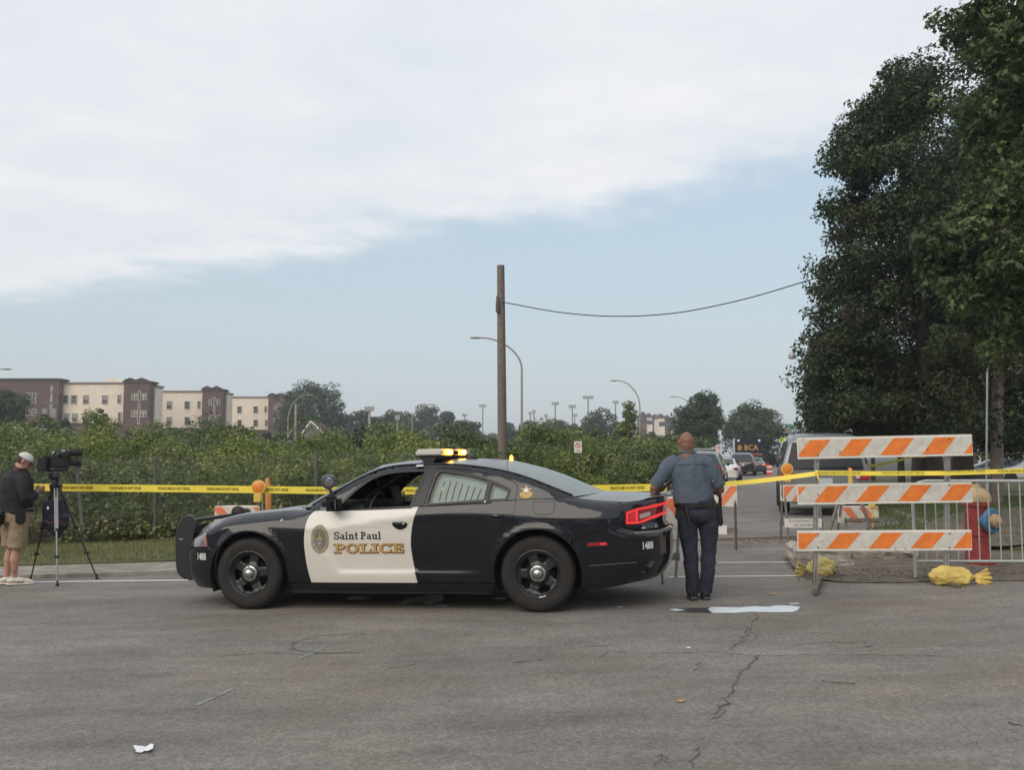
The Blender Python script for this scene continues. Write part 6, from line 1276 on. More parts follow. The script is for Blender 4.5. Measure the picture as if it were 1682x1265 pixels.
def cen(pts):
    xs = [p[0] for p in pts]; t = [(x - xs[0]) / (xs[-1] - xs[0]) for x in xs]; fx = lin(t, xs); fz = spline(t, [p[1] for p in pts]); return lambda u: (fx(u), fz(u))
def hoodmod(p, u, t):
    k = math.exp(-((abs(t) - .62) / .10) ** 2) * .012 * sst(0, .3, u); p.z += k; 
    if abs(t) < .5: p.z -= .006 * sst(.3, 1, u)
    return p
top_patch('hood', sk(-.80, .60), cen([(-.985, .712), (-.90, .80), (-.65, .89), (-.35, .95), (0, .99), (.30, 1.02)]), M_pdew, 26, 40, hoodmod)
top_patch('cowl', lambda u: skin(.60 + .04 * u, 1.0, -.01, -1) + Vector((0, 0, -.012)), cen([(.30, 1.012), (.36, 1.03)]), M_trim, 2, 26)
top_patch('windscreen', rl(.62, 1.38), cen([(.34, 1.035), (.8, 1.27), (1.22, 1.462)]), M_gldark, 14, 26)
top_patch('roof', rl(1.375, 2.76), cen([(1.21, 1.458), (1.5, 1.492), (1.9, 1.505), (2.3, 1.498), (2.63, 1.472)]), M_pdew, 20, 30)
top_patch('rear_screen', rl(2.765, 3.42), cen([(2.635, 1.470), (2.85, 1.415), (3.15, 1.318), (3.40, 1.21), (3.62, 1.115)]), M_glrear, 16, 30)
top_patch('rear_screen_backing', lambda u: rl(2.765, 3.42)(u) + Vector((0, .01, -.02)), cen([(2.635, 1.445), (2.85, 1.39), (3.15, 1.29), (3.40, 1.185), (3.62, 1.09)]), mat('rear_shelf_dark', (.06, .075, .075), .8), 8, 12)
def deckmod(p, u, t): p.z += .018 * sst(.78, .96, u) * (1 - sst(.985, 1.0, u) * .6); return p
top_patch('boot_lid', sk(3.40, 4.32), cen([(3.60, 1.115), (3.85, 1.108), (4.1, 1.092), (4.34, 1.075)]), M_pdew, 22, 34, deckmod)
# side frames with window openings
wf = curve([(.965, 1.005), (1.08, 1.135), (1.19, 1.232), (1.32, 1.318), (1.47, 1.362), (1.65, 1.378), (1.875, 1.38)], 4) + curve([(1.84, 1.25), (1.80, 1.14), (1.765, 1.035)], 4)
wr = curve([(1.945, 1.055), (1.975, 1.20), (2.03, 1.36), (2.16, 1.358), (2.32, 1.335), (2.46, 1.302), (2.56, 1.27)], 4) + [(2.545, 1.17), (2.53, 1.085)]
wq = curve([(2.60, 1.255), (2.70, 1.215), (2.775, 1.18)], 3) + [(2.765, 1.13), (2.745, 1.09), (2.57, 1.086), (2.58, 1.17)]
frame_o = topline(.64, 3.43, 44, .004) + [(x, railz(x)) for x in np.linspace(3.42, .66, 60)]
fr_ = panel('side_frame', frame_o, M_pblack, holes=[wf, wr, wq], f=upper, rim=.03, step=.04, inset=0)
for o_, sd_ in zip(fr_, (-1, 1)):
    panel('window_surround', offset_poly(wf, -.022), M_trim, parent=o_, holes=[offset_poly(wf, .004)], f=upper, off=.004, rim=.01, sides=(sd_,), step=.05, inset=0)
    wrq = curve([(1.925, 1.04), (1.955, 1.20), (2.02, 1.385), (2.17, 1.378), (2.33, 1.355), (2.47, 1.322), (2.60, 1.275), (2.72, 1.228), (2.80, 1.185)], 3) + [(2.785, 1.12), (2.76, 1.072)]
    panel('window_surround', wrq, M_trim, parent=o_, holes=[offset_poly(wr, .004), offset_poly(wq, .004)], f=upper, off=.004, rim=.01, sides=(sd_,), step=.05, inset=0)
    panel('centre_pillar', [(1.795, 1.035), (1.83, 1.14), (1.868, 1.25), (1.905, 1.40), (1.995, 1.40), (1.945, 1.20), (1.915, 1.04)], M_trim, parent=o_, f=upper, off=.006, rim=.01, sides=(sd_,), inset=0)
    g = panel('rear_window', offset_poly(wr, .002), M_gl, parent=o_, f=upper, off=-.008, rim=0, sides=(sd_,), inset=0)[0]
    panel('quarter_window', offset_poly(wq, .002), M_gl, parent=o_, f=upper, off=-.008, rim=0, sides=(sd_,), inset=0)
    slots = []
    for i, x in enumerate((2.08, 2.145, 2.21, 2.275, 2.345, 2.41, 2.475)):
        zt_ = (1.30, 1.295, 1.29, 1.27, 1.245, 1.235, 1.215)[i]; slots.append([(x - .035, 1.10), (x - .022, 1.10), (x + .012, zt_), (x - .001, zt_)])
    panel('window_guard', offset_poly(wr, -.012), mat('window_guard_pale', (.25, .31, .30), .35, coat=.6, var=.15, vscale=4), parent=o_, holes=slots, f=upper, off=-.045, rim=.004, sides=(sd_,), inset=0, step=.05)
    panel('window_guard', offset_poly(wq, -.012), MATS['window_guard_pale'], parent=o_, f=upper, off=-.05, rim=.004, sides=(sd_,), inset=0, step=.05)
    panel('door_seam', [(2.845, ztop(2.84)), (2.852, ztop(2.85)), (2.868, 1.16), (2.862, 1.225), (2.82, 1.265), (2.6, 1.345), (2.3, 1.405), (2.0, 1.425), (2.0, 1.418), (2.3, 1.398), (2.6, 1.338), (2.815, 1.258), (2.855, 1.22), (2.861, 1.16)], M_blk, parent=o_, f=upper, off=.0015, rim=0, sides=(sd_,), inset=0)
    mb = MB(); mb.tube([upper(x, railz(x) + .004, .0, sd_) for x in np.linspace(.66, 3.40, 40)], .011, 6); mb.build('gutter', M_pblack, o_)
    # crest on the rear pillar
    def oval(cx_, cz_, a, b, n=24): return [(cx_ + a * math.cos(2 * math.pi * i / n), cz_ + b * math.sin(2 * math.pi * i / n)) for i in range(n)]
    star = [(2.952 + (.062 if i % 2 == 0 else .030) * math.sin(math.pi * i / 5), 1.172 + (.050 if i % 2 == 0 else .024) * math.cos(math.pi * i / 5)) for i in range(10)]
    panel('crest', star, M_goldp, parent=o_, f=upper, off=.003, rim=0, sides=(sd_,), inset=0); panel('crest', oval(2.952, 1.17, .022, .02), M_steel, parent=o_, f=upper, off=.0045, rim=0, sides=(sd_,), inset=0)
    panel('crest', [(2.888, 1.145), (2.915, 1.158), (2.952, 1.135), (2.99, 1.158), (3.018, 1.145), (3.012, 1.115), (2.985, 1.098), (2.952, 1.092), (2.918, 1.098), (2.892, 1.115)], M_goldp, parent=o_, f=upper, off=.0042, rim=0, sides=(sd_,), inset=0)
for o_, sd_ in zip(q_, (-1, 1)):
    ff_ = [(3.03, 1.058), (3.235, 1.058), (3.237, 1.0), (3.225, .96), (3.19, .942), (3.07, .942), (3.045, .96), (3.032, 1.0)]
    panel('fuel_flap', ff_, M_pblack, parent=o_, off=.0025, rim=.006, sides=(sd_,), inset=0); panel('flap_gap', offset_poly(ff_, -.005), M_blk, parent=o_, holes=[offset_poly(ff_, .001)], off=.0012, rim=0, sides=(sd_,), inset=0)
# ---- lettering with serifs, laid on the door
def ring_pts(cx_, cz_, rx, rz, tx, tz, a0, a1, n=16):
    o = [(cx_ + rx * math.cos(R(a0 + (a1 - a0) * i / n)), cz_ + rz * math.sin(R(a0 + (a1 - a0) * i / n))) for i in range(n + 1)]
    return o + [(cx_ + (rx - tx) * math.cos(R(a1 + (a0 - a1) * i / n)), cz_ + (rz - tz) * math.sin(R(a1 + (a0 - a1) * i / n))) for i in range(n + 1)]
def bx_(x0, z0, x1, z1): return [(x0, z0), (x1, z0), (x1, z1), (x0, z1)]
SER = .14
GL = {  # pieces of each letter in a unit high cell, and its width
 'P': ([bx_(.17, .1, .43, .9), bx_(0, 0, .62, SER), bx_(0, 1 - SER, .6, 1), ring_pts(.55, .69, .46, .31, .24, .15, -90, 90)], 1.06),
 'O': ([ring_pts(.56, .5, .56, .52, .27, .16, 0, 180), ring_pts(.56, .5, .56, .52, .27, .16, 180, 360)], 1.16),
 'L': ([bx_(.17, .1, .43, .9), bx_(0, 0, .98, SER), bx_(0, 1 - SER, .62, 1), [(.78, .1), (.98, .1), (1.0, .42), (.92, .42)]], 1.02),
 'I': ([bx_(.17, .1, .43, .9), bx_(0, 0, .60, SER), bx_(0, 1 - SER, .60, 1)], .64),
 'C': ([ring_pts(.56, .5, .56, .52, .27, .16, 48, 312, 22), [(.88, .66), (1.0, .66), (1.0, .98), (.9, .93)], [(.9, .08), (1.02, .04), (1.02, .36), (.9, .3)]], 1.08),
 'E': ([bx_(.17, .1, .43, .9), bx_(0, 0, .98, SER), bx_(0, 1 - SER, .95, 1), bx_(.4, .43, .74, .57), bx_(.66, .3, .76, .7), [(.80, .1), (.98, .1), (1.0, .38), (.92, .38)], [(.90, .64), (.97, .64), (.95, .9), (.78, .9)]], 1.04),
 'S': ([ring_pts(.34, .73, .32, .27, .14, .11, 40, 270, 14), ring_pts(.36, .28, .34, .28, .15, .11, -150, 90, 14), bx_(.58, .66, .66, .99), bx_(0, .02, .08, .36)], .74),
 'a': ([ring_pts(.28, .2, .28, .21, .13, .09, 60, 330, 14), bx_(.38, .06, .54, .52), ring_pts(.28, .5, .25, .19, .12, .08, 0, 160, 10), bx_(.5, 0, .66, .08)], .66),
 'i': ([bx_(.10, .05, .26, .66), bx_(0, 0, .36, .08), bx_(0, .6, .2, .68), bx_(.09, .82, .27, 1.0)], .40),
 'n': ([bx_(.10, .05, .26, .66), bx_(0, 0, .34, .08), bx_(0, .6, .2, .68), ring_pts(.40, .44, .24, .25, .15, .10, 0, 150, 10), bx_(.49, .05, .64, .46), bx_(.42, 0, .74, .08)], .76),
 't': ([bx_(.12, .12, .28, .92), bx_(0, .58, .42, .67), ring_pts(.30, .16, .18, .17, .14, .1, 180, 330, 8)], .48),
 'u': ([bx_(.10, .18, .26, .66), bx_(0, .6, .2, .68), ring_pts(.32, .22, .22, .23, .15, .1, 180, 330, 10), bx_(.47, .05, .63, .66), bx_(.38, .6, .5, .68), bx_(.6, 0, .74, .08)], .76),
 'l': ([bx_(.10, .05, .26, 1.0), bx_(0, 0, .36, .08), bx_(0, .93, .2, 1.0)], .40), ' ': ([], .20)}
GL['p'] = ([bx_(.12, .05, .30, .95), bx_(0, 0, .42, .09), bx_(0, .91, .36, 1), ring_pts(.36, .71, .32, .29, .17, .11, -90, 90)], .76)
def words(txt_, s0, s1, z0, h, m, parent, off, sd_, gap=.06, name='lettering', grow=0., dxy=(0, 0)):
    tot = sum(GL[c][1] for c in txt_) + gap * (len(txt_) - 1); k = (s1 - s0) / tot; x = 0; 
    V = []; F = []; 
    for c in txt_:
        for j, piece in enumerate(GL[c][0]):
            P = [((x + a) * k, b * h) for a, b in piece]
            if grow: P = offset_poly(P, -grow)
            v, t = tri(P, (), .05, .02); n0 = len(V)
            for a, b in v: s_ = s0 + dxy[0] + (a if sd_ < 0 else (s1 - s0) - a); V.append(skin(s_, z0 + dxy[1] + b, off + j * .00022, sd_))
            F += [tuple(i + n0 for i in q) for q in t]
        x += GL[c][1] + gap
    return me_obj(name, V, F, m, parent)
def skin_text(s_, size, s0, z0, m, parent, off, sd_, sx=1.0, bold=.002, tilt=0):
    me = text_mesh(s_, size, align='LEFT', off=bold, sx=sx); me.materials.clear(); me.materials.append(m); w = max(v.co.x for v in me.vertices)
    for v in me.vertices:
        a = v.co.x if sd_ < 0 else w - v.co.x; v.co = skin(s0 + a, z0 + v.co.y + tilt * a, off, sd_) - Vector((0, 0, 0))
    return link(bpy.data.objects.new('lettering', me), parent)
for o_, sd_ in zip(fd, (-1, 1)):
    GL['_'] = GL['p']; words('Saint _aul', .957, 1.463, .711, .074, M_blackp, o_, .0022, sd_, grow=.0016)
    words('POLICE', .945, 1.700, .573, .094, M_brownp, o_, .0016, sd_, .03, grow=.005, dxy=(.004, -.004)); words('POLICE', .945, 1.700, .575, .094, M_goldp, o_, .0036, sd_, .03)
    panel('seal', oval(.80, .715, .098, .148, 36), mat('seal_grey', (.20, .20, .18), .5, var=.4, vscale=40, col2=(.36, .31, .18)), parent=o_, off=.002, rim=0, sides=(sd_,), inset=0)
    panel('seal_ring', oval(.80, .715, .090, .140, 36), M_goldp, parent=o_, holes=[oval(.80, .715, .086, .135, 36)], off=.003, rim=0, sides=(sd_,), inset=0); panel('seal_ring', oval(.80, .715, .066, .105, 30), mat('seal_blue', (.10, .11, .12), .5, var=.5, vscale=50, col2=(.28, .25, .16)), parent=o_, off=.0032, rim=0, sides=(sd_,), inset=0)
    panel('seal_mark', [(.765, .70), (.785, .73), (.80, .775), (.815, .73), (.835, .70), (.80, .712)], M_goldp, parent=o_, off=.0042, rim=0, sides=(sd_,), inset=0); panel('seal_mark', oval(.80, .675, .016, .022, 12), M_steel, parent=o_, off=.0042, rim=0, sides=(sd_,), inset=0)
    for i in range(5): a = R(90 + 72 * i); panel('seal_mark', oval(.80 + .077 * math.cos(a), .715 + .120 * math.sin(a), .007, .009, 8), mat('seal_gold_dot', (.45, .40, .22), .5), parent=o_, off=.0042, rim=0, sides=(sd_,), inset=0)
    # handle in its cup
    cup = curve([(1.582, .870), (1.60, .835), (1.64, .808), (1.69, .806), (1.73, .83), (1.742, .865), (1.70, .878), (1.64, .879)], 4, True); hc = panel('door_handle', cup, M_trim, parent=o_, off=.003, rim=.006, sides=(sd_,), inset=0)[0]
    mb = MB(); mb.tube([skin(1.60, .872, .008, sd_), skin(1.63, .868, .030, sd_), skin(1.70, .866, .030, sd_), skin(1.735, .862, .010, sd_)], [.012, .016, .016, .012], 8); mb.build('grip', M_trim, hc); mb = MB(); mb.blob(skin(1.715, .862, .042, sd_), (.010, .006, .010), 0, 1); mb.build('lock', M_chrome, hc)
rd = [o for o in bpy.data.objects if o.name.startswith('rear_door') and o.parent == car and 'rear_door' == o.name.split('.')[0] and abs(o.data.vertices[0].co.y) > .6]
for o_ in rd:
    sd_ = -1 if o_.data.vertices[0].co.y < 0 else 1
    cup = curve([(2.582, .935), (2.60, .900), (2.64, .875), (2.69, .873), (2.73, .895), (2.742, .930), (2.70, .943), (2.64, .944)], 4, True); hc = panel('door_handle', cup, M_trim, parent=o_, off=.003, rim=.006, sides=(sd_,), inset=0)[0]
    mb = MB(); mb.tube([skin(2.60, .936, .008, sd_), skin(2.63, .934, .032, sd_), skin(2.70, .932, .032, sd_), skin(2.735, .928, .010, sd_)], [.012, .017, .017, .012], 8); mb.build('grip', M_pblack, hc)
mb = MB(); mb.blob(upper(2.545, 1.062, .012), (.012, .008, .012), 0, 1); mb.build('badge_dot', mat('white_paper', (.75, .76, .78)), car)
M_num = mat('white_numerals', (.70, .70, .67), .5)
for sd_, o_ in zip((-1, 1), rb): skin_text('1488', .098, 4.098, .612, M_num, o_, .004, sd_, sx=.74 * 1.0, tilt=.03)
for sd_, o_ in zip((-1, 1), [x for x in car.children if x.name.split('.')[0] == 'front_bumper']): skin_text('1488', .105, -.775, .53, M_num, o_, .004, sd_, sx=.86)
skin_name = panel('wing_badge', [(.35, .90), (.375, .905), (.37, .925), (.35, .92)], M_chrome, off=.003, rim=.003, inset=0)
# ---- wheel arches' inner liners
for xc in (0., 3.052):
    for s_ in (-1, 1):
        mb = MB(); A = arc_pts(xc, .3635, AR + .012, 205, -25, 20); V = [(a, s_ * .92, b) for a, b in A] + [(a, s_ * .52, b) for a, b in A]; n = len(A); mb.add(V, [(i, i + 1, n + i + 1, n + i) for i in range(n - 1)]); mb.add([(a, s_ * .53, b) for a, b in A], [tuple(range(n))]); mb.build('wheel_arch_liner', M_under, car, fix=False)
mb = MB(); mb.box((1.52, 0, .21), (2.1, 1.72, .10)); mb.box((-.72, 0, .30), (.35, 1.2, .10)); mb.box((3.72, 0, .33), (.50, 1.2, .10)); mb.box((1.53, 0, .25), (3.4, .9, .12)); mb.build('floor_pan', M_under, car)
mb = MB(); mb.tube([(3.6, .45, .27), (4.15, .45, .28)], .04, 8); mb.build('underside_pipe', M_rust, car)
# ---- wheels
M_rimb = mat('black_steel_rim', (.016, .016, .017), .38, coat=.3); M_hub = mat('hub_cap_metal', (.46, .46, .45), .25, metal=1.)
M_tyre2 = mat('road_worn_tyre', (.019, .0165, .015), .85, var=.3, vscale=12)
def cop_wheel(x, y):
    t = bpy.data.objects.new('wheel', None); link(t, car); t.location = (x, y, .3635); s_ = -1 if y < 0 else 1; Mr = Matrix.Rotation(-s_ * R(90), 4, 'X'); r_ = .3635
    mb = MB(); mb.lathe([(.222, -.10), (.30, -.118), (.345, -.108), (.3595, -.085), (.3635, -.05), (.3635, .05), (.3595, .085), (.345, .108), (.325, .117), (.29, .120), (.25, .114), (.232, .106), (.222, .095), (.222, -.10)], Mr, 56, cap=False)
    mb.build('tyre', M_tyre2, t)
    mb = MB()
    for k in range(60):         # tread blocks
        a = 2 * math.pi * k / 60
        for q, ph in ((-.075, 0), (.075, .05)):
            M2 = Mr @ Matrix.Rotation(a + ph, 4, 'Z') @ Matrix.Translation((r_ - .001, 0, q)); i0 = len(mb.v); mb.box((0, 0, 0), (.006, .026, .05)); mb.xf(M2, i0)
    tr = mb.build('tread', M_tyre2, t); tr['kind'] = 'stuff'
    holes = []
    for k in range(5):
        a0 = 90 + 72 * k; h = []
        for (da, rr) in ((-19, .178), (-10, .186), (0, .188), (10, .186), (19, .178), (15, .135), (7, .118), (-7, .118), (-15, .135)): h.append((rr * math.cos(R(a0 + da)), rr * math.sin(R(a0 + da))))
        holes.append(curve(h, 3, True))
    V, T = tri([(.214 * math.cos(2 * math.pi * i / 48), .214 * math.sin(2 * math.pi * i / 48)) for i in range(48)], holes, .022, .014)
    dep = spline([0, .06, .085, .11, .15, .185, .20, .216], [.075, .078, .070, .045, .052, .050, .062, .086]); P = []
    for a, b in V: P.append(Mr @ Vector((a, b, dep(math.hypot(a, b)))))
    n0 = len(P); e = {}
    for q in T:
        for i in range(3): k = (q[i], q[(i + 1) % 3]); kk_ = tuple(sorted(k)); e[kk_] = None if kk_ in e else k
    F = list(T); bd = [k for k in e.values() if k]; ids = sorted({i for k in bd for i in k}); mp_ = {j: n0 + i for i, j in enumerate(ids)}
    P += [Mr @ Vector((V[j][0], V[j][1], dep(math.hypot(*V[j])) - .022)) for j in ids]; F += [(a, mp_[a], mp_[b], b) for a, b in bd]
    me_obj('rim', P, F, M_rimb, t, smooth=True)
    mb = MB(); mb.lathe([(.206, .075), (.222, .092), (.234, .106), (.236, .110), (.230, .112), (.218, .100), (.208, .086)], Mr, 48, cap=False); mb.lathe([(.21, -.09), (.208, .08)], Mr, 40, cap=False); mb.build('rim_lip', M_rimb, t, fix=False)
    mb = MB(); mb.lathe([(.205, -.05), (0, -.05)], Mr, 24, cap=False); mb.lathe([(.15, -.03), (.15, .004), (.07, .006), (.05, .03)], Mr, 24); mb.build('brake_disc', M_under, t, fix=False)
    mb = MB(); mb.lathe([(.086, .068), (.086, .080), (.078, .090), (.066, .094), (.058, .093), (.052, .108), (.044, .122), (.030, .130), (.0, .133)], Mr, 32); mb.build('hub_cap', M_hub, t)
    mb = MB(); [mb.blob(Mr @ Vector((.071 * math.cos(q), .071 * math.sin(q), .093)), (.007, .007, .007), 0, 1) for q in [i * 2 * math.pi / 5 for i in range(5)]]; mb.build('lug_nut', M_rimb, t)
    mb = MB(); mb.tube([Mr @ Vector((.223 * math.cos(R(-70 + q)), .223 * math.sin(R(-70 + q)) * 1, .112)) for q in (0, 6, 12, 18)], .005, 5); mb.build('balance_weight', M_hub, t)
    t.rotation_euler = (0, R(17 if x > 1 else -24), 0)
    return t
for x in (0., 3.052):
    for y in (-.815, .815): cop_wheel(x, y)
# ---- light bar across the roof
lb = bpy.data.objects.new('light_bar', None); link(lb, car); lb.location = (1.87, 0, 1.570)
mb = MB(); mb.box((0, 0, .004), (.30, 1.16, .078), bev=.02); mb.build('bar_shell', M_barsh, lb)
mb = MB(); mb.box((0, 0, -.032), (.31, 1.17, .012), bev=.004); mb.box((0, 0, -.05), (.22, 1.12, .03)); mb.build('bar_base', M_blk, lb)
for yy in (-.36, .20):
    mb = MB(); mb.box((.152, yy, .004), (.024, .29, .062), bev=.012); mb.build('amber_lamp', M_amber, lb)
    for q in (-.055, .055): mb = MB(); mb.blob((.166, yy + q, .004), (.006, .045, .022)); mb.build('amber_core', M_ambercore, lb)
mb = MB(); mb.box((.151, -.08, 0), (.012, .20, .044), bev=.005); mb.build('blank_lens', M_gldark, lb)
for s_ in (-1, 1):
    mb = MB(); mb.prism([(-.10, -.045), (.10, -.045), (.07, -.075), (.05, -.13), (-.02, -.13), (-.06, -.08)], s_ * .60 - .02, s_ * .60 + .02); mb.build('bar_foot', M_blk, lb)
    mb = MB(); mb.box(upper(1.81, 1.432, .014, s_), (.075, .008, .030), rot=(-s_ * R(-62), 0, 0)); mb.build('mount_tag', mat('mount_tag_white', (.62, .60, .58), .5), car)
zr = lambda x: cen([(1.21, 1.458), (1.5, 1.492), (1.9, 1.505), (2.3, 1.498), (2.63, 1.472)])((x - 1.21) / 1.42)[1]
mb = MB(); mb.lathe([(.062, -.01), (.060, .028), (.045, .040), (0, .042)], Matrix.Translation((2.22, -.12, 1.492)), 18); mb.build('antenna_puck', M_blk, car)
mb = MB(); mb.lathe([(.022, -.01), (.020, .04), (.010, .056), (0, .058)], Matrix.Translation((2.62, .05, 1.472)), 12); mb.build('small_amber_beacon', mat('beacon_amber', (.5, .25, .05), .3, emit=(1, .45, .08), es=2.), car)
# ---- spotlight, mirrors, push bar
sp = bpy.data.objects.new('spotlight', None); link(sp, car); sp.location = (.845, -.80, 1.295); sp.rotation_euler = (0, 0, R(-62))
Mf = Matrix.Rotation(R(-90), 4, 'Y'); mb = MB(); mb.lathe([(.02, -.085), (.055, -.07), (.073, -.035), (.078, 0), (.076, .012), (.070, .014)], Matrix.Rotation(R(90), 4, 'Y'), 22); mb.build('spot_shell', mat('spot_shell', (.16, .16, .17), .15, coat=1, metal=.9), sp)
mb = MB(); mb.lathe([(.070, .008), (.04, .016), (0, .018)], Matrix.Rotation(R(90), 4, 'Y'), 20); mb.build('spot_lens', mat('spot_lens', (.35, .36, .38), .08, metal=.8), sp)
mb = MB(); mb.tube([(.0, 0, -.06), (.02, .04, -.14), (.03, .1, -.19)], .016, 8); mb.build('spot_stem', M_blk, sp)
for s_ in (-1, 1):
    m_ = bpy.data.objects.new('door_mirror', None); link(m_, car); m_.location = (.96, s_ * 1.00, 1.075)
    mb = MB(); mb.box((0, 0, 0), (.15, .22, .145), bev=.045); mb.build('mirror_shell', M_pblack, m_)
    mb = MB(); mb.box((.074, 0, 0), (.008, .17, .105), bev=.02); mb.build('mirror_glass', M_chrome, m_); mb = MB(); mb.tube([(-.01, -s_ * .18, -.06), (-.01, -s_ * .06, -.03)], [.035, .03], 8); mb.build('mirror_arm', M_trim, m_)
pb = bpy.data.objects.new('push_bumper', None); link(pb, car); M_pb = mat('push_bar_black', (.012, .013, .015), .42, coat=.3)
for s_ in (-1, 1):
    P = curve([(-1.02, .74), (-1.02, .58), (-1.01, .40), (-.97, .31), (-.88, .265)], 4) + [(-.70, .26), (-.70, .50), (-.84, .56), (-.80, .80), (-.78, .86)] + curve([(-.785, .90), (-.83, .945), (-.89, .95), (-.955, .91), (-1.0, .84), (-1.02, .74)], 4)[:-1]
    mb = MB(); mb.prism(P, s_ * .62 - .02, s_ * .62 + .02); mb.build('upright_plate', M_pb, pb)
    mb = MB(); mb.tube([(a - .002, s_ * .62, b) for a, b in P[-17:] + P[:16]], .014, 6); mb.build('plate_edge', M_pb, pb)
    mb = MB(); mb.box((-.955, s_ * .645, .70), (.045, .012, .014), bev=.003); mb.build('plate_tag', M_steel, pb)
for z, r_ in ((.895, .024), (.60, .022), (.36, .024)): mb = MB(); mb.tube([(-.90 if z > .8 else -.985, -.61, z), (-.90 if z > .8 else -.985, .61, z)], r_, 10); mb.build('cross_tube', M_pb, pb)
mb = MB(); mb.box((-.985, 0, .62), (.012, .9, .42)); mb.build('push_plate', M_pb, pb)
mb = MB(); mb.lathe([(.075, -.03), (.08, 0), (.07, .03), (0, .045)], Matrix.Translation((-.80, .30, .93)) @ Matrix.Rotation(R(90), 4, 'X'), 18); mb.build('siren_speaker', M_blk, pb)
# ---- interior
mb = MB(); mb.box((.98, 0, .98), (.46, 1.40, .12), bev=.04); mb.box((.86, 0, .80), (.3, 1.4, .5), bev=.03); mb.box((1.1, .05, 1.05), (.16, .26, .05), bev=.02); mb.build('dashboard', mat('dash_grey', (.045, .048, .05), .7), car)
for s_ in (-1, 1):
    mb = MB(); mb.box((1.66, s_ * .38, .58), (.52, .52, .20), bev=.06); mb.box((1.94, s_ * .38, .86), (.16, .50, .62), bev=.06, rot=(0, R(12), 0)); mb.box((2.02, s_ * .38, 1.25), (.11, .26, .17), bev=.045, rot=(0, R(8), 0)); mb.build('front_seat', M_seat, car)
mb = MB(); mb.box((2.75, 0, .62), (.55, 1.25, .24), bev=.05); mb.box((3.02, 0, .88), (.16, 1.25, .5), bev=.06, rot=(0, R(15), 0)); mb.build('rear_seat', M_seat, car)
mb = MB(); mb.box((2.16, 0, .80), (.03, 1.3, .75)); mb.tube([(2.14, -.62, .9), (2.14, -.56, 1.38), (2.14, .56, 1.38), (2.14, .62, .9)], .018, 6); mb.build('partition', M_blk, car)
mb = MB(); st_ = [(1.20 + .06 * math.sin(q) * .9, -.38 + .185 * math.cos(q), .99 + .17 * math.sin(q)) for q in [i * math.pi / 12 for i in range(25)]]; mb.tube(st_, .015, 6); mb.tube([(1.20, -.55, .99), (1.19, -.20, .99)], .014, 5); mb.tube([(1.05, -.38, .95), (1.19, -.38, .98)], .03, 6); mb.build('steering_wheel', mat('wheel_grey', (.06, .062, .065), .5), car)
mb = MB(); mb.box((1.38, .02, 1.02), (.20, .28, .02), rot=(0, R(-15), 0), bev=.005); mb.box((1.30, .02, 1.12), (.02, .30, .20), rot=(0, R(-20), 0), bev=.005); mb.tube([(1.36, .02, .6), (1.36, .02, 1.0)], .02, 6); mb.build('laptop', M_blk, car)
mb = MB(); mb.tube([(1.52, -.30, .80), (1.50, -.33, 1.16)], .012, 5); mb.build('gun_rack_bar', M_chrome, car)
mb = MB(); mb.box((1.30, 0, 1.385), (.05, .22, .06), bev=.02); mb.build('inside_mirror', M_blk, car)
top_patch('headliner', lambda u: rl(1.42, 2.74)(u) + Vector((0, .03, -.03)), cen([(1.26, 1.435), (1.5, 1.465), (1.9, 1.478), (2.3, 1.47), (2.60, 1.445)]), mat('headliner', (.06, .06, .06), .9), 8, 12)
# ================================================================== PEOPLE AND THE NEWS CAMERA
M_skin_b = mat('brown_skin', (.20, .098, .062), .5, var=.12, vscale=9, bump=.1, bscale=90, sub=.1)
M_skin_l = mat('fair_skin', (.44, .235, .17), .5, var=.12, vscale=9, bump=.1, bscale=90)
M_shirt = mat('slate_uniform_shirt', (.082, .108, .142), .85, var=.10, vscale=7, bump=.25, bscale=160)
M_pants = mat('navy_uniform_trousers', (.019, .022, .038), .85, var=.15, vscale=6, bump=.25, bscale=160)
M_leath = mat('duty_leather', (.010, .010, .010), .38, coat=.2)
M_shoe = mat('black_shoe', (.012, .011, .011), .35, coat=.2)
M_khaki = mat('khaki_shorts_cloth', (.27, .205, .13), .85, var=.12, vscale=7, bump=.25, bscale=160)
M_blkshirt = mat('black_shirt_cloth', (.013, .013, .017), .85, var=.2, vscale=7, bump=.25, bscale=160)
def hand(mb, W, f, p, s, curl=(.5, .5, .6, .7), k=1.0, thumb=.4):
    """palm, four unequal bent fingers and a thumb leaving the side of the palm"""
    W = Vector(W); f = Vector(f).normalized(); p = Vector(p); p = (p - f * p.dot(f)).normalized(); s = Vector(s); s = (s - f * s.dot(f) - p * s.dot(p)).normalized(); M = Matrix((s, p, f)).transposed()
    mb.blob(W + f * .05 * k, (.042 * k, .019 * k, .055 * k), 0, 2, M)
    for i, ln_ in enumerate((.070, .078, .073, .058)):
        b = W + f * .088 * k + s * (.030 - .020 * i) * k; pts = [b - f * .02 * k, b]; a = 0
        for q in (.42, .33, .25): a += curl[i]; b = b + (f * math.cos(a) + p * math.sin(a)) * ln_ * q * k; pts.append(b)
        mb.tube(pts, [.0105 * k, .0105 * k, .0098 * k, .009 * k, .0075 * k], 8)
    b = W + f * .022 * k + s * .030 * k; pts = [b - s * .012]; d = (s * .75 + f * .55 + p * thumb).normalized(); pts += [b + d * .03 * k, b + d * .03 * k + (f * .8 + s * .25 + p * thumb).normalized() * .032 * k]; mb.tube(pts, [.014 * k, .0125 * k, .009 * k], 8)
def ear(mb, c, s_, yaw=0): mb.blob(c, (.012, .020, .032), 0, 2, Matrix.Rotation(yaw, 3, 'Z'))

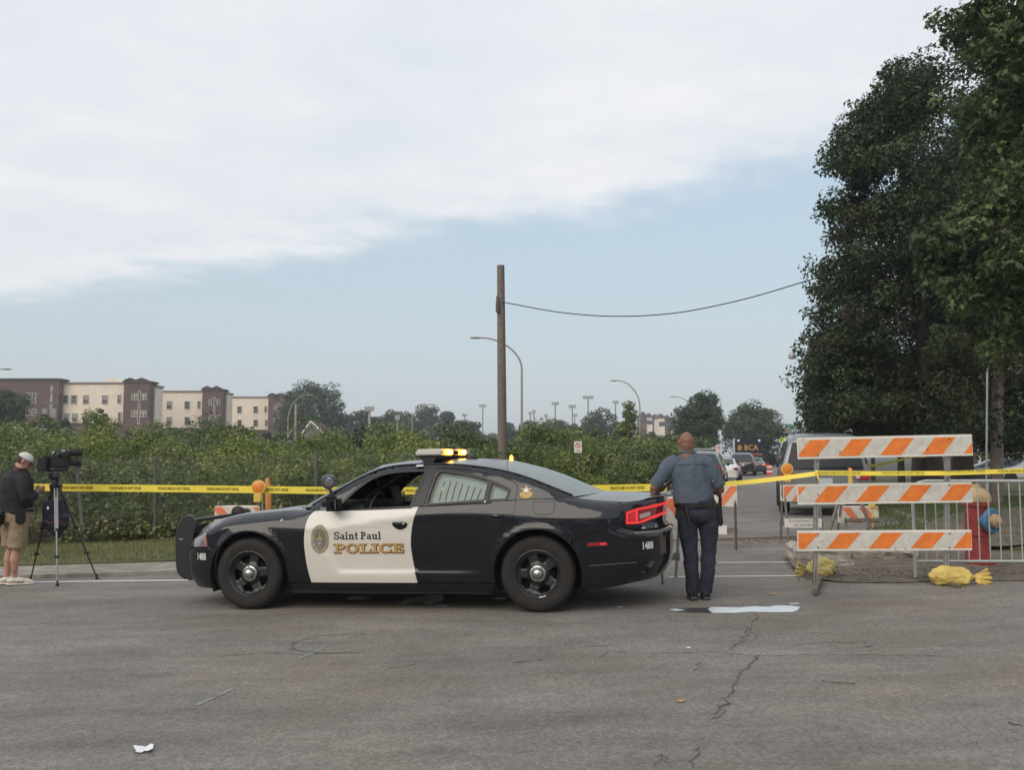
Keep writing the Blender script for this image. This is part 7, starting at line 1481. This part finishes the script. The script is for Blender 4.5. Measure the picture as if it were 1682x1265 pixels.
# ---- the officer, seen from behind
g = G(1148, 985.5); off_ = thing('person', 'bald officer in a slate blue shirt and navy trousers standing by the patrol car tail', 'person', g, 0)
hx, hz = -.10, 1.615
mb = MB()
mb.blob((hx, .002, hz + .012), (.076, .096, .098)); mb.blob((hx, .045, hz - .045), (.060, .068, .075)); mb.blob((hx, -.022, hz - .035), (.070, .070, .085)); mb.tube([(hx + .005, -.005, 1.44), (hx, -.004, 1.52), (hx, -.004, 1.61)], [.082, .069, .068], 16)
mb.tube([(hx, .105, hz + .02), (hx, .122, hz - .012), (hx, .11, hz - .02)], [.010, .016, .012], 8)          # nose
for s_ in (-1, 1): ear(mb, (hx + s_ * .083, .006, hz - .002), s_, s_ * .5); mb.blob((hx + s_ * .028, .092, hz + .012), (.014, .010, .010))
mb.blob((hx, .098, hz - .055), (.026, .012, .009))                                                             # mouth
mb.tube([(-.03, 0, .90), (-.05, 0, 1.1), (-.075, 0, 1.3), (-.085, 0, 1.44)], [.17, .165, .18, .13], 16, flat=.62)
mb.tube([(-.25, .0, 1.405), (-.385, -.02, 1.25), (-.455, .0, 1.125)], [.062, .052, .043], 12); mb.tube([(-.458, .0, 1.115), (-.40, .07, 1.115), (-.315, .12, 1.15)], [.044, .040, .028], 12)
mb.tube([(.09, .0, 1.41), (.185, -.02, 1.26), (.245, .0, 1.12)], [.062, .052, .043], 12); mb.tube([(.245, .0, 1.12), (.225, .13, 1.10), (.10, .25, 1.115)], [.044, .040, .028], 12)
hand(mb, (-.315, .12, 1.15), (.70, .10, .55), (.2, -.3, -.8), (.1, .6, .7), (.5, .55, .6, .65)); hand(mb, (.10, .25, 1.115), (-.9, .15, .1), (0, -.8, -.4), (0, -.3, .9), (.45, .5, .55, .6))
for s_, pts in ((-1, [(-.095, 0, .88), (-.098, 0, .70), (-.076, .01, .50), (-.064, -.01, .27), (-.060, 0, .06)]), (1, [(.10, 0, .88), (.11, 0, .70), (.115, .01, .50), (.09, -.01, .27), (.068, 0, .06)])): mb.tube(pts, [.09, .085, .06, .05, .04], 12); mb.blob((pts[-1][0], .06, .045), (.035, .10, .035))
organic('body', mb, M_skin_b, off_, .0075, 4)
mb = MB()
mb.tube([(-.035, 0, .965), (-.038, 0, 1.05), (-.055, 0, 1.18), (-.072, 0, 1.30), (-.080, 0, 1.40), (-.09, -.0, 1.465), (-.098, 0, 1.515)], [.200, .202, .200, .208, .192, .118, .076], 24, flat=.64)
mb.blob((-.08, -.055, 1.33), (.155, .08, .13)); mb.blob((-.045, .10, 1.10), (.15, .09, .12))
for s_, pts in ((-1, [(-.20, .0, 1.405), (-.275, -.005, 1.385), (-.355, -.015, 1.285), (-.415, -.005, 1.20), (-.440, .002, 1.160)]), (1, [(.04, .0, 1.405), (.105, -.005, 1.385), (.160, -.015, 1.29), (.210, -.005, 1.20), (.230, .0, 1.160)])):
    mb.tube(pts, [.080, .080, .069, .065, .066], 16)
sh = organic('shirt', mb, M_shirt, off_, .0095, 4, .019, 6.5, 3, (1.2, 1, .55), .6)
mb = MB(); mb.tube([(-.265, -.075, 1.372), (-.18, -.118, 1.385), (-.08, -.136, 1.388), (.02, -.118, 1.385), (.10, -.075, 1.372)], .003, 5); mb.build('yoke_seam', mat('shirt_seam', (.05, .068, .092), .9), off_, fix=False)
mb = MB(); mb.lathe([(.084, -.012), (.080, .0), (.075, .026), (.071, .028), (.076, .0)], Matrix.Translation((-.099, 0, 1.512)) @ Matrix.Rotation(R(-8), 4, 'X'), 24, cap=False); mb.build('collar', M_shirt, off_, fix=False)
mb = MB()
mb.tube([(0, 0, .80), (0, -.005, .87), (-.01, 0, .95), (-.025, 0, 1.0)], [.195, .212, .205, .200], 22, flat=.66); mb.blob((0, -.06, .87), (.165, .10, .10))
for pts in ([(-.098, 0, .86), (-.105, 0, .72), (-.082, .012, .52), (-.070, -.005, .28), (-.062, .005, .07)], [(.100, 0, .86), (.115, 0, .72), (.115, .012, .52), (.092, -.005, .28), (.068, .005, .07)]): mb.tube(pts, [.112, .098, .078, .071, .065], 18)
organic('trousers', mb, M_pants, off_, .0085, 5, .012, 7, 9, (1, 1, 1.2), .5)
mb = MB(); V = []; n = 40
for (rr, z) in ((.212, .940), (.222, .945), (.222, .988), (.212, .992)):
    for k in range(n): q = 2 * math.pi * k / n; V.append((-.02 + rr * math.cos(q), rr * .70 * math.sin(q), z))
mb.add(V, [(i * n + k, i * n + (k + 1) % n, (i + 1) * n + (k + 1) % n, (i + 1) * n + k) for i in range(3) for k in range(n)], 0, True); blt = mb.build('duty_belt', M_leath, off_)
mb = MB(); mb.box((-.195, -.035, .90), (.075, .06, .17), bev=.015, rot=(0, R(8), 0)); mb.build('pouch', M_leath, off_)
mb = MB(); mb.tube([(-.150, -.115, .99), (-.130, -.14, .86), (-.112, -.145, .77)], [.020, .016, .014], 10); mb.build('baton', M_leath, off_)
mb = MB(); mb.box((.215, -.01, .90), (.06, .11, .17), bev=.015, rot=(0, R(-3), 0)); mb.box((.235, .0, .80), (.045, .07, .10), bev=.012); mb.build('holster', M_leath, off_)
mb = MB(); mb.box((.232, -.02, 1.01), (.03, .045, .10), bev=.01, rot=(R(8), 0, 0)); mb.box((.228, -.01, 1.065), (.05, .03, .03), bev=.008); mb.build('sidearm', M_blk, off_)
for x, y in ((-.145, -.125), (.10, -.130), (.165, -.085)): mb = MB(); mb.box((x, y, .955), (.05, .03, .06), bev=.008, rot=(0, 0, -x * 2.2)); mb.build('belt_pouch', M_leath, off_)
mb = MB(); mb.box((.165, -.058, 1.235), (.004, .05, .06), rot=(0, R(-22), R(-70)), bev=.001); mb.build('sleeve_patch', M_goldp, off_)
for x in (-.060, .068):
    mb = MB(); mb.tube([(x, -.055, .045), (x, .0, .055), (x + (x > 0) * .01, .09, .045), (x + (x > 0) * .015, .16, .035)], [.040, .052, .048, .032], 14, flat=.8); mb.tube([(x, 0, .03), (x, 0, .12)], [.05, .045], 12); mb.box((x, .05, .012), (.088, .25, .024), bev=.01); organic('shoe', mb, M_shoe, off_, .007, 3, zmin=.0)

# ---- the camera operator at the left edge
g = G(22, 961); op = thing('person', 'camera operator in white cap, black shirt and khaki shorts, head bowed, at the left edge', 'person', g, 0); Rz = Matrix.Rotation(R(-50), 3, 'Z')   # built facing +y, turned to the right
def q3(x, y, z): v = Rz @ Vector((x, y, 0)); return (v.x, v.y, z)
Hc = Vector((.045, .045, 1.625)); Rh = Matrix.Rotation(R(-68), 3, 'Z') @ Matrix.Rotation(R(-34), 3, 'X')
def hp(x, y, z): return Hc + Rh @ Vector((x, y, z))
mb = MB()
mb.blob(hp(0, 0, .01), (.076, .098, .100), M=Rh); mb.blob(hp(0, .05, -.05), (.055, .055, .062), M=Rh); mb.tube([(.0, -.005, 1.46), (.02, .012, 1.53), tuple(hp(0, -.03, -.05))], [.068, .060, .060], 12)
mb.tube([hp(0, .095, .015), hp(0, .118, -.02), hp(0, .10, -.028)], [.009, .015, .010], 8); mb.blob(hp(0, .09, -.06), (.024, .011, .008), M=Rh)
for s_ in (-1, 1): mb.blob(hp(s_ * .078, -.002, -.012), (.011, .019, .030), M=Rh); mb.blob(hp(s_ * .027, .086, .008), (.013, .009, .009), M=Rh)
mb.tube([q3(0, 0, .90), q3(0, 0, 1.15), q3(0, .01, 1.40)], [.16, .17, .15], 16)
for s_ in (-1, 1):
    mb.tube([q3(s_ * .18, .0, 1.40), q3(s_ * .25, .02, 1.25), q3(s_ * .255, .05, 1.13)], [.06, .05, .042], 10); mb.tube([q3(s_ * .255, .05, 1.13), q3(s_ * .15, .17, 1.17), q3(s_ * .05, .22, 1.22)], [.042, .036, .027], 10)
    d = Rz @ Vector((-s_ * .3, .9, 0)); pn = Rz @ Vector((-s_ * .9, -.2, 0)); hand(mb, q3(s_ * .05, .22, 1.22), (d.x, d.y, .3), (pn.x, pn.y, .2), (0, 0, 1), (.5, .55, .6, .7))
LG = (((-.085, .03), (-.10, .02)), ((.045, -.06), (.035, -.05)))
for (hx_, hy_), (fx, fy) in LG:
    mb.tube([(hx_, hy_, .85), (hx_, hy_, .52), (hx_ + .003, hy_ + .01, .46), (hx_ - .008, hy_, .34), (fx, fy, .16), (fx, fy, .07)], [.085, .062, .054, .060, .036, .034], 14); mb.tube([(fx - .02, fy, .04), (fx + .1, fy + .03, .03), (fx + .19, fy + .06, .025)], [.034, .036, .024], 10)
organic('body', mb, M_skin_l, op, .0085, 4)
mb = MB(); mb.tube([q3(0, 0, .93), q3(0, -.005, 1.08), q3(0, -.02, 1.25), q3(0, -.01, 1.38), q3(.0, .01, 1.47), (.01, .0, 1.515)], [.190, .198, .208, .200, .125, .078], 22, flat=.9)
mb.blob(q3(0, -.05, 1.32), (.18, .14, .13)); 
for s_ in (-1, 1):
    mb.tube([q3(s_ * .13, .0, 1.40), q3(s_ * .20, .005, 1.37), q3(s_ * .262, .02, 1.24), q3(s_ * .27, .055, 1.12)], [.085, .082, .070, .060], 14); mb.tube([q3(s_ * .27, .055, 1.12), q3(s_ * .17, .15, 1.15), q3(s_ * .10, .19, 1.19)], [.060, .052, .044], 12)
organic('shirt', mb, M_blkshirt, op, .0095, 5, .011, 6.5, 21, (1.1, 1, .6), .4)
mb = MB(); mb.lathe([(.070, 0), (.066, .03), (.061, .03), (.066, 0)], Matrix.Translation((.012, .004, 1.510)) @ Matrix.Rotation(R(18), 4, 'Y'), 20); mb.build('collar', M_blkshirt, op, fix=False)
mb = MB(); mb.lathe([(.072, 0), (.070, .008), (.067, .008), (.069, 0)], Matrix.Translation((.008, .004, 1.508)) @ Matrix.Rotation(R(18), 4, 'Y'), 24); mb.build('lanyard', mat('red_cord', (.45, .03, .03), .6), op, fix=False)
mb = MB(); mb.tube([(0, 0, 1.00), (0, 0, .90), (-.01, 0, .82)], [.190, .202, .200], 22, flat=.85)
mb.tube([(-.075, .03, .88), (-.088, .03, .66), (-.088, .03, .50)], [.125, .112, .105], 16); mb.tube([(.075, -.04, .88), (.062, -.05, .66), (.052, -.055, .485)], [.128, .115, .108], 16)
organic('shorts', mb, M_khaki, op, .009, 4, .011, 8, 31, (1, 1, .8), .5, )
mb = MB(); mb.box((-.125, -.175, .875), (.14, .08, .20), bev=.03, rot=(0, R(6), R(-15))); mb.box((-.12, -.215, .85), (.10, .03, .12), bev=.012, rot=(0, R(6), R(-15))); mb.build('pouch', M_leath, op)
mb = MB(); mb.box((.145, -.165, .905), (.12, .07, .20), bev=.025, rot=(0, R(-4), R(28))); mb.box((.15, -.21, .88), (.08, .02, .13), bev=.01, rot=(0, R(-4), R(28))); mb.build('pouch', M_leath, op)
mb = MB(); V = []; n = 36
for (rr, z) in ((.200, .955), (.212, .958), (.212, .99), (.200, .994)):
    for k in range(n): q = 2 * math.pi * k / n; V.append((rr * math.cos(q), rr * .88 * math.sin(q), z))
mb.add(V, [(i * n + k, i * n + (k + 1) % n, (i + 1) * n + (k + 1) % n, (i + 1) * n + k) for i in range(3) for k in range(n)], 0, True); mb.build('waist_belt', M_leath, op)
M_hair = mat('dark_hair', (.035, .020, .013), .6, bump=.4, bscale=200)
mb = MB(); mb.blob(hp(0, -.022, -.012), (.0795, .088, .072), M=Rh); mb.build('hair', M_hair, op)
M_cap = mat('white_cap_cloth', (.60, .59, .56), .85, var=.08, vscale=30, bump=.3, bscale=220)
V = []; F = []; n = 28
for i in range(9):
    a = R(90 * i / 8)
    for k in range(n): q = 2 * math.pi * k / n; V.append(hp(.087 * math.cos(a) * math.cos(q), .107 * math.cos(a) * math.sin(q) - .002, .028 + .088 * math.sin(a)))
F = [(i * n + k, i * n + (k + 1) % n, (i + 1) * n + (k + 1) % n, (i + 1) * n + k) for i in range(8) for k in range(n)]; mb = MB(); mb.add(V, F, 0, True); cp = mb.build('cap', M_cap, op); cp.modifiers.new('thickness', 'SOLIDIFY').thickness = .003
mb = MB(); P = [hp(.082 * math.cos(R(a)), .085 + .115 * math.sin(R(a)) * (1 if 0 < a < 180 else .05), .030 - .018 * math.cos(R(2 * (a - 90))) * .3 - .022 * math.sin(R(a))) for a in range(0, 181, 15)]; c_ = hp(0, .06, .03); mb.add([c_] + P, [(0, i, i + 1) for i in range(1, len(P))], 0, True); br = mb.build('cap_brim', M_blk, cp, fix=False); br.modifiers.new('thickness', 'SOLIDIFY').thickness = .005
mb = MB(); mb.tube([hp(.034 * math.cos(R(a)), -.109 + .012 * math.sin(R(a)), .022 + .030 * math.sin(R(a))) for a in range(0, 181, 15)], .005, 6); mb.build('cap_strap', M_blk, cp)
for (fx, fy) in ((-.10, .02), (.035, -.05)):
    mb = MB(); dx = .94; dy = .3
    mb.tube([(fx - .075, fy - .02, .05), (fx, fy, .075), (fx + .09, fy + .03, .055), (fx + .17, fy + .055, .042), (fx + .215, fy + .068, .034)], [.034, .045, .044, .038, .022], 14, flat=.9); mb.tube([(fx, fy, .05), (fx, fy, .095)], [.045, .042], 12); s_o = organic('shoe', mb, mat('cream_shoe', (.60, .57, .50), .6, var=.06, vscale=20), op, .007, 3, zmin=.02)
    mb = MB(); mb.tube([(fx - .085, fy - .022, .016), (fx + .05, fy + .015, .016), (fx + .15, fy + .05, .016), (fx + .225, fy + .07, .018)], [.040, .044, .046, .026], 14, flat=.33); mb.build('sole', mat('cream_sole', (.66, .63, .56), .7), s_o)
    for j in range(3): x = fx + .055 + j * .026; mb = MB(); mb.tube([(x, fy + .018 + j * .008 - .043, .030), (x + .010, fy + .02 + j * .008 - .045 + .006, .050), (x + .024, fy + .022 + j * .008 - .028, .082 - j * .004)], .0055, 5); mb.build('shoe_stripe', M_blk, s_o)
mb = MB(); mb.tube([(.035, -.05, .11), (.035, -.05, .135)], [.0385, .038], 12); 
sk_ = mat('ankle_ink', (.05, .045, .05), .6); mb = MB(); r = random.Random(4)
for i in range(9): a = R(-90 + r.uniform(-38, 38)); z = r.uniform(.165, .225); mb.blob((.033 + .040 * math.cos(a), -.05 + .040 * math.sin(a), z), (.007, .005, r.uniform(.006, .016)), 0, 1)
o = mb.build('ankle_tattoo', sk_, op); o['kind'] = 'stuff'

# ---- tripod and broadcast camera
foot = [G(50, 955.5), G(94, 963.5), G(159, 952)]; apex = H(91, 800, (foot[0].y + foot[1].y + foot[2].y) / 3 + .05); tr = thing('tripod', 'tall camera tripod with a grey front leg standing beside the operator', 'tripod', (apex.x, apex.y, zg(apex.x, apex.y)))
O = Vector((apex.x, apex.y, zg(apex.x, apex.y))); M_trb = mat('tripod_black', (.015, .015, .016), .4); M_trg = mat('tripod_alloy', (.22, .22, .23), .4, metal=.6)
A = apex - O
for i, f_ in enumerate(foot):
    b = f_ - O + Vector((0, 0, .02)); a = A + (b - A).normalized() * .02 + Vector(((b - A).x, (b - A).y, 0)).normalized() * .05; d = b - a; m_ = M_trg if i == 1 else M_trb; sd = d.cross(Vector((0, 0, 1))).normalized() * .016
    mb = MB(); mb.tube([a + sd, a + d * .45 + sd], .0105, 8); mb.tube([a - sd, a + d * .45 - sd], .0105, 8); mb.tube([a + d * .10, a + d * .72], .012, 8); mb.tube([a + d * .68, b], .0095, 8)
    lg = mb.build('leg', m_, tr)
    for q in (.44, .72): c = a + d * q; mb = MB(); mb.box(c, (.062, .035, .04), bev=.008); mb.build('leg_clamp', M_trb, lg)
    mb = MB(); mb.blob(b, (.025, .025, .02)); mb.tube([b, b + Vector((0, 0, .05))], .014, 6); mb.build('foot', M_trb, lg)
mb = MB(); mb.lathe([(.05, -.06), (.07, -.02), (.075, .03), (.05, .05), (.045, .09), (.06, .11), (.06, .17), (.045, .19)], Matrix.Translation(A), 18); mb.box(A + Vector((0, 0, .215)), (.20, .08, .03), bev=.008); mb.box(A + Vector((-.06, 0, .14)), (.05, .10, .08), bev=.015); mb.build('fluid_head', M_trb, tr)
mb = MB(); mb.tube([A + Vector((.05, -.03, .15)), A + Vector((.13, -.08, .02)), A + Vector((.115, -.10, -.06))], [.010, .010, .015], 8); mb.build('pan_handle', M_trb, tr)
M_cam = mat('camera_shell', (.014, .014, .016), .38); cz_ = H(91, 766, apex.y).z; C0 = Vector((apex.x + .055, apex.y, cz_)); vc = thing('video_camera', 'black broadcast video camera with a furry microphone mounted on the tripod', 'video camera', C0, R(14)); vc.scale = (.92, 1.0, 1.12)
mb = MB(); mb.box((.0, 0, .055), (.26, .12, .15), bev=.02); mb.box((-.005, -.062, .06), (.18, .01, .10), bev=.003); mb.box((.02, 0, -.035), (.18, .10, .05), bev=.01); mb.build('body', M_cam, vc)
mb = MB(); mb.box((-.175, 0, .045), (.10, .12, .17), bev=.015); mb.build('battery', M_cam, vc)
mb = MB(); mb.box((-.215, -.075, .02), (.13, .09, .17), bev=.012); mb.build('transmitter_pack', M_cam, vc)
mb = MB(); mb.tube([(.13, 0, .045), (.17, 0, .045), (.175, 0, .045), (.24, 0, .045), (.245, 0, .045), (.28, 0, .045)], [.04, .04, .048, .048, .055, .056], 16); mb.build('lens', M_cam, vc)
mb = MB(); mb.tube([(-.10, 0, .13), (-.07, 0, .185), (.08, 0, .190), (.11, 0, .14)], .014, 8); mb.build('carry_handle', M_cam, vc)
mb = MB(); mb.box((-.09, -.03, .165), (.05, .02, .02), bev=.008, rot=(0, R(-35), 0)); mb.build('handle_highlight', mat('painted_handle_glint', (.55, .57, .62), .35), vc); mb = MB(); mb.box((.04, -.03, .185), (.06, .02, .018), bev=.007); mb.build('handle_highlight', MATS['painted_handle_glint'], vc)  # pale blocks stand in for silver highlights on the carry handle
mb = MB(); mb.box((.09, -.09, .14), (.12, .07, .06), bev=.015); mb.tube([(.04, -.10, .14), (-.01, -.11, .14)], [.028, .034], 12); mb.build('viewfinder', M_cam, vc)
mb = MB(); mb.tube([(.10, -.02, .155), (.14, -.02, .160), (.27, -.02, .157), (.30, -.02, .155)], [.018, .036, .036, .015], 14); organic('microphone_muff', mb, mat('mic_fur', (.02, .02, .022), .95, bump=1, bscale=120), vc, .006, 1, .005, 60, 2)
for k in range(3): mb = MB(); mb.tube(curve([(.12, -.07, .10 - k * .03), (.22 + k * .015, -.09, .09), (.235, -.08, -.02 - k * .03), (.14, -.08, -.07 - k * .02), (.10, -.05, -.13)], 5), .0035, 5, cap=False); mb.build('cable', M_blk, vc, fix=False)
# bag hung under the tripod
bg_ = H(90, 850, apex.y - .02); kb = thing('shoulder_bag', 'dark navy and black camera bag hanging between the tripod legs', 'bag', bg_); mb = MB()
mb.tube([(-.02, .03, .22), (-.02, .03, .10), (.0, .03, -.02), (.02, .03, -.14), (.01, .03, -.25)], [.10, .155, .165, .145, .05], 16, flat=.6); mb.blob((-.08, -.0, .12), (.09, .08, .10)); mb.blob((.10, 0, -.06), (.10, .07, .12))
organic('bag_body', mb, mat('navy_bag_cloth', (.013, .018, .035), .8, var=.4, vscale=9, bump=.5, bscale=60), kb, .011, 3, .022, 9, 14, (1, 1, 1.4), .5)
mb = MB(); mb.tube(curve([(-.16, -.07, -.10), (-.08, -.10, -.04), (.0, -.11, -.07), (.09, -.10, -.03), (.17, -.07, -.10)], 5), .007, 6); mb.build('piping', mat('maroon_cord', (.16, .035, .03), .7), kb)
mb = MB(); mb.tube([(-.10, .02, .20), (-.05, .03, .36), (.02, .03, .42)], .010, 6); mb.tube([(.10, .02, .16), (.06, .03, .33), (.02, .03, .42)], .010, 6); mb.build('strap', M_blk, kb)
mb = MB(); mb.box((-.04, -.11, .13), (.025, .006, .04)); mb.build('luggage_tag', MATS['white_paper'], kb)
# ================================================================== HAZE
m = bpy.data.materials.new('haze_air'); m.use_nodes = True; n = m.node_tree.nodes; n.remove(n['Principled BSDF'])
v = n.new('ShaderNodeVolumePrincipled'); v.inputs['Color'].default_value = (.86, .92, 1.0, 1); v.inputs['Density'].default_value = .0008; v.inputs['Anisotropy'].default_value = .2
m.node_tree.links.new(v.outputs[0], n['Material Output'].inputs['Volume'])
mb = MB(); mb.box((0, 360, 10), (1540, 1120, 24.6)); o = mb.build('haze', m); tag(o, 'thin pale morning haze lying over the whole street and field', 'haze', kind='stuff')
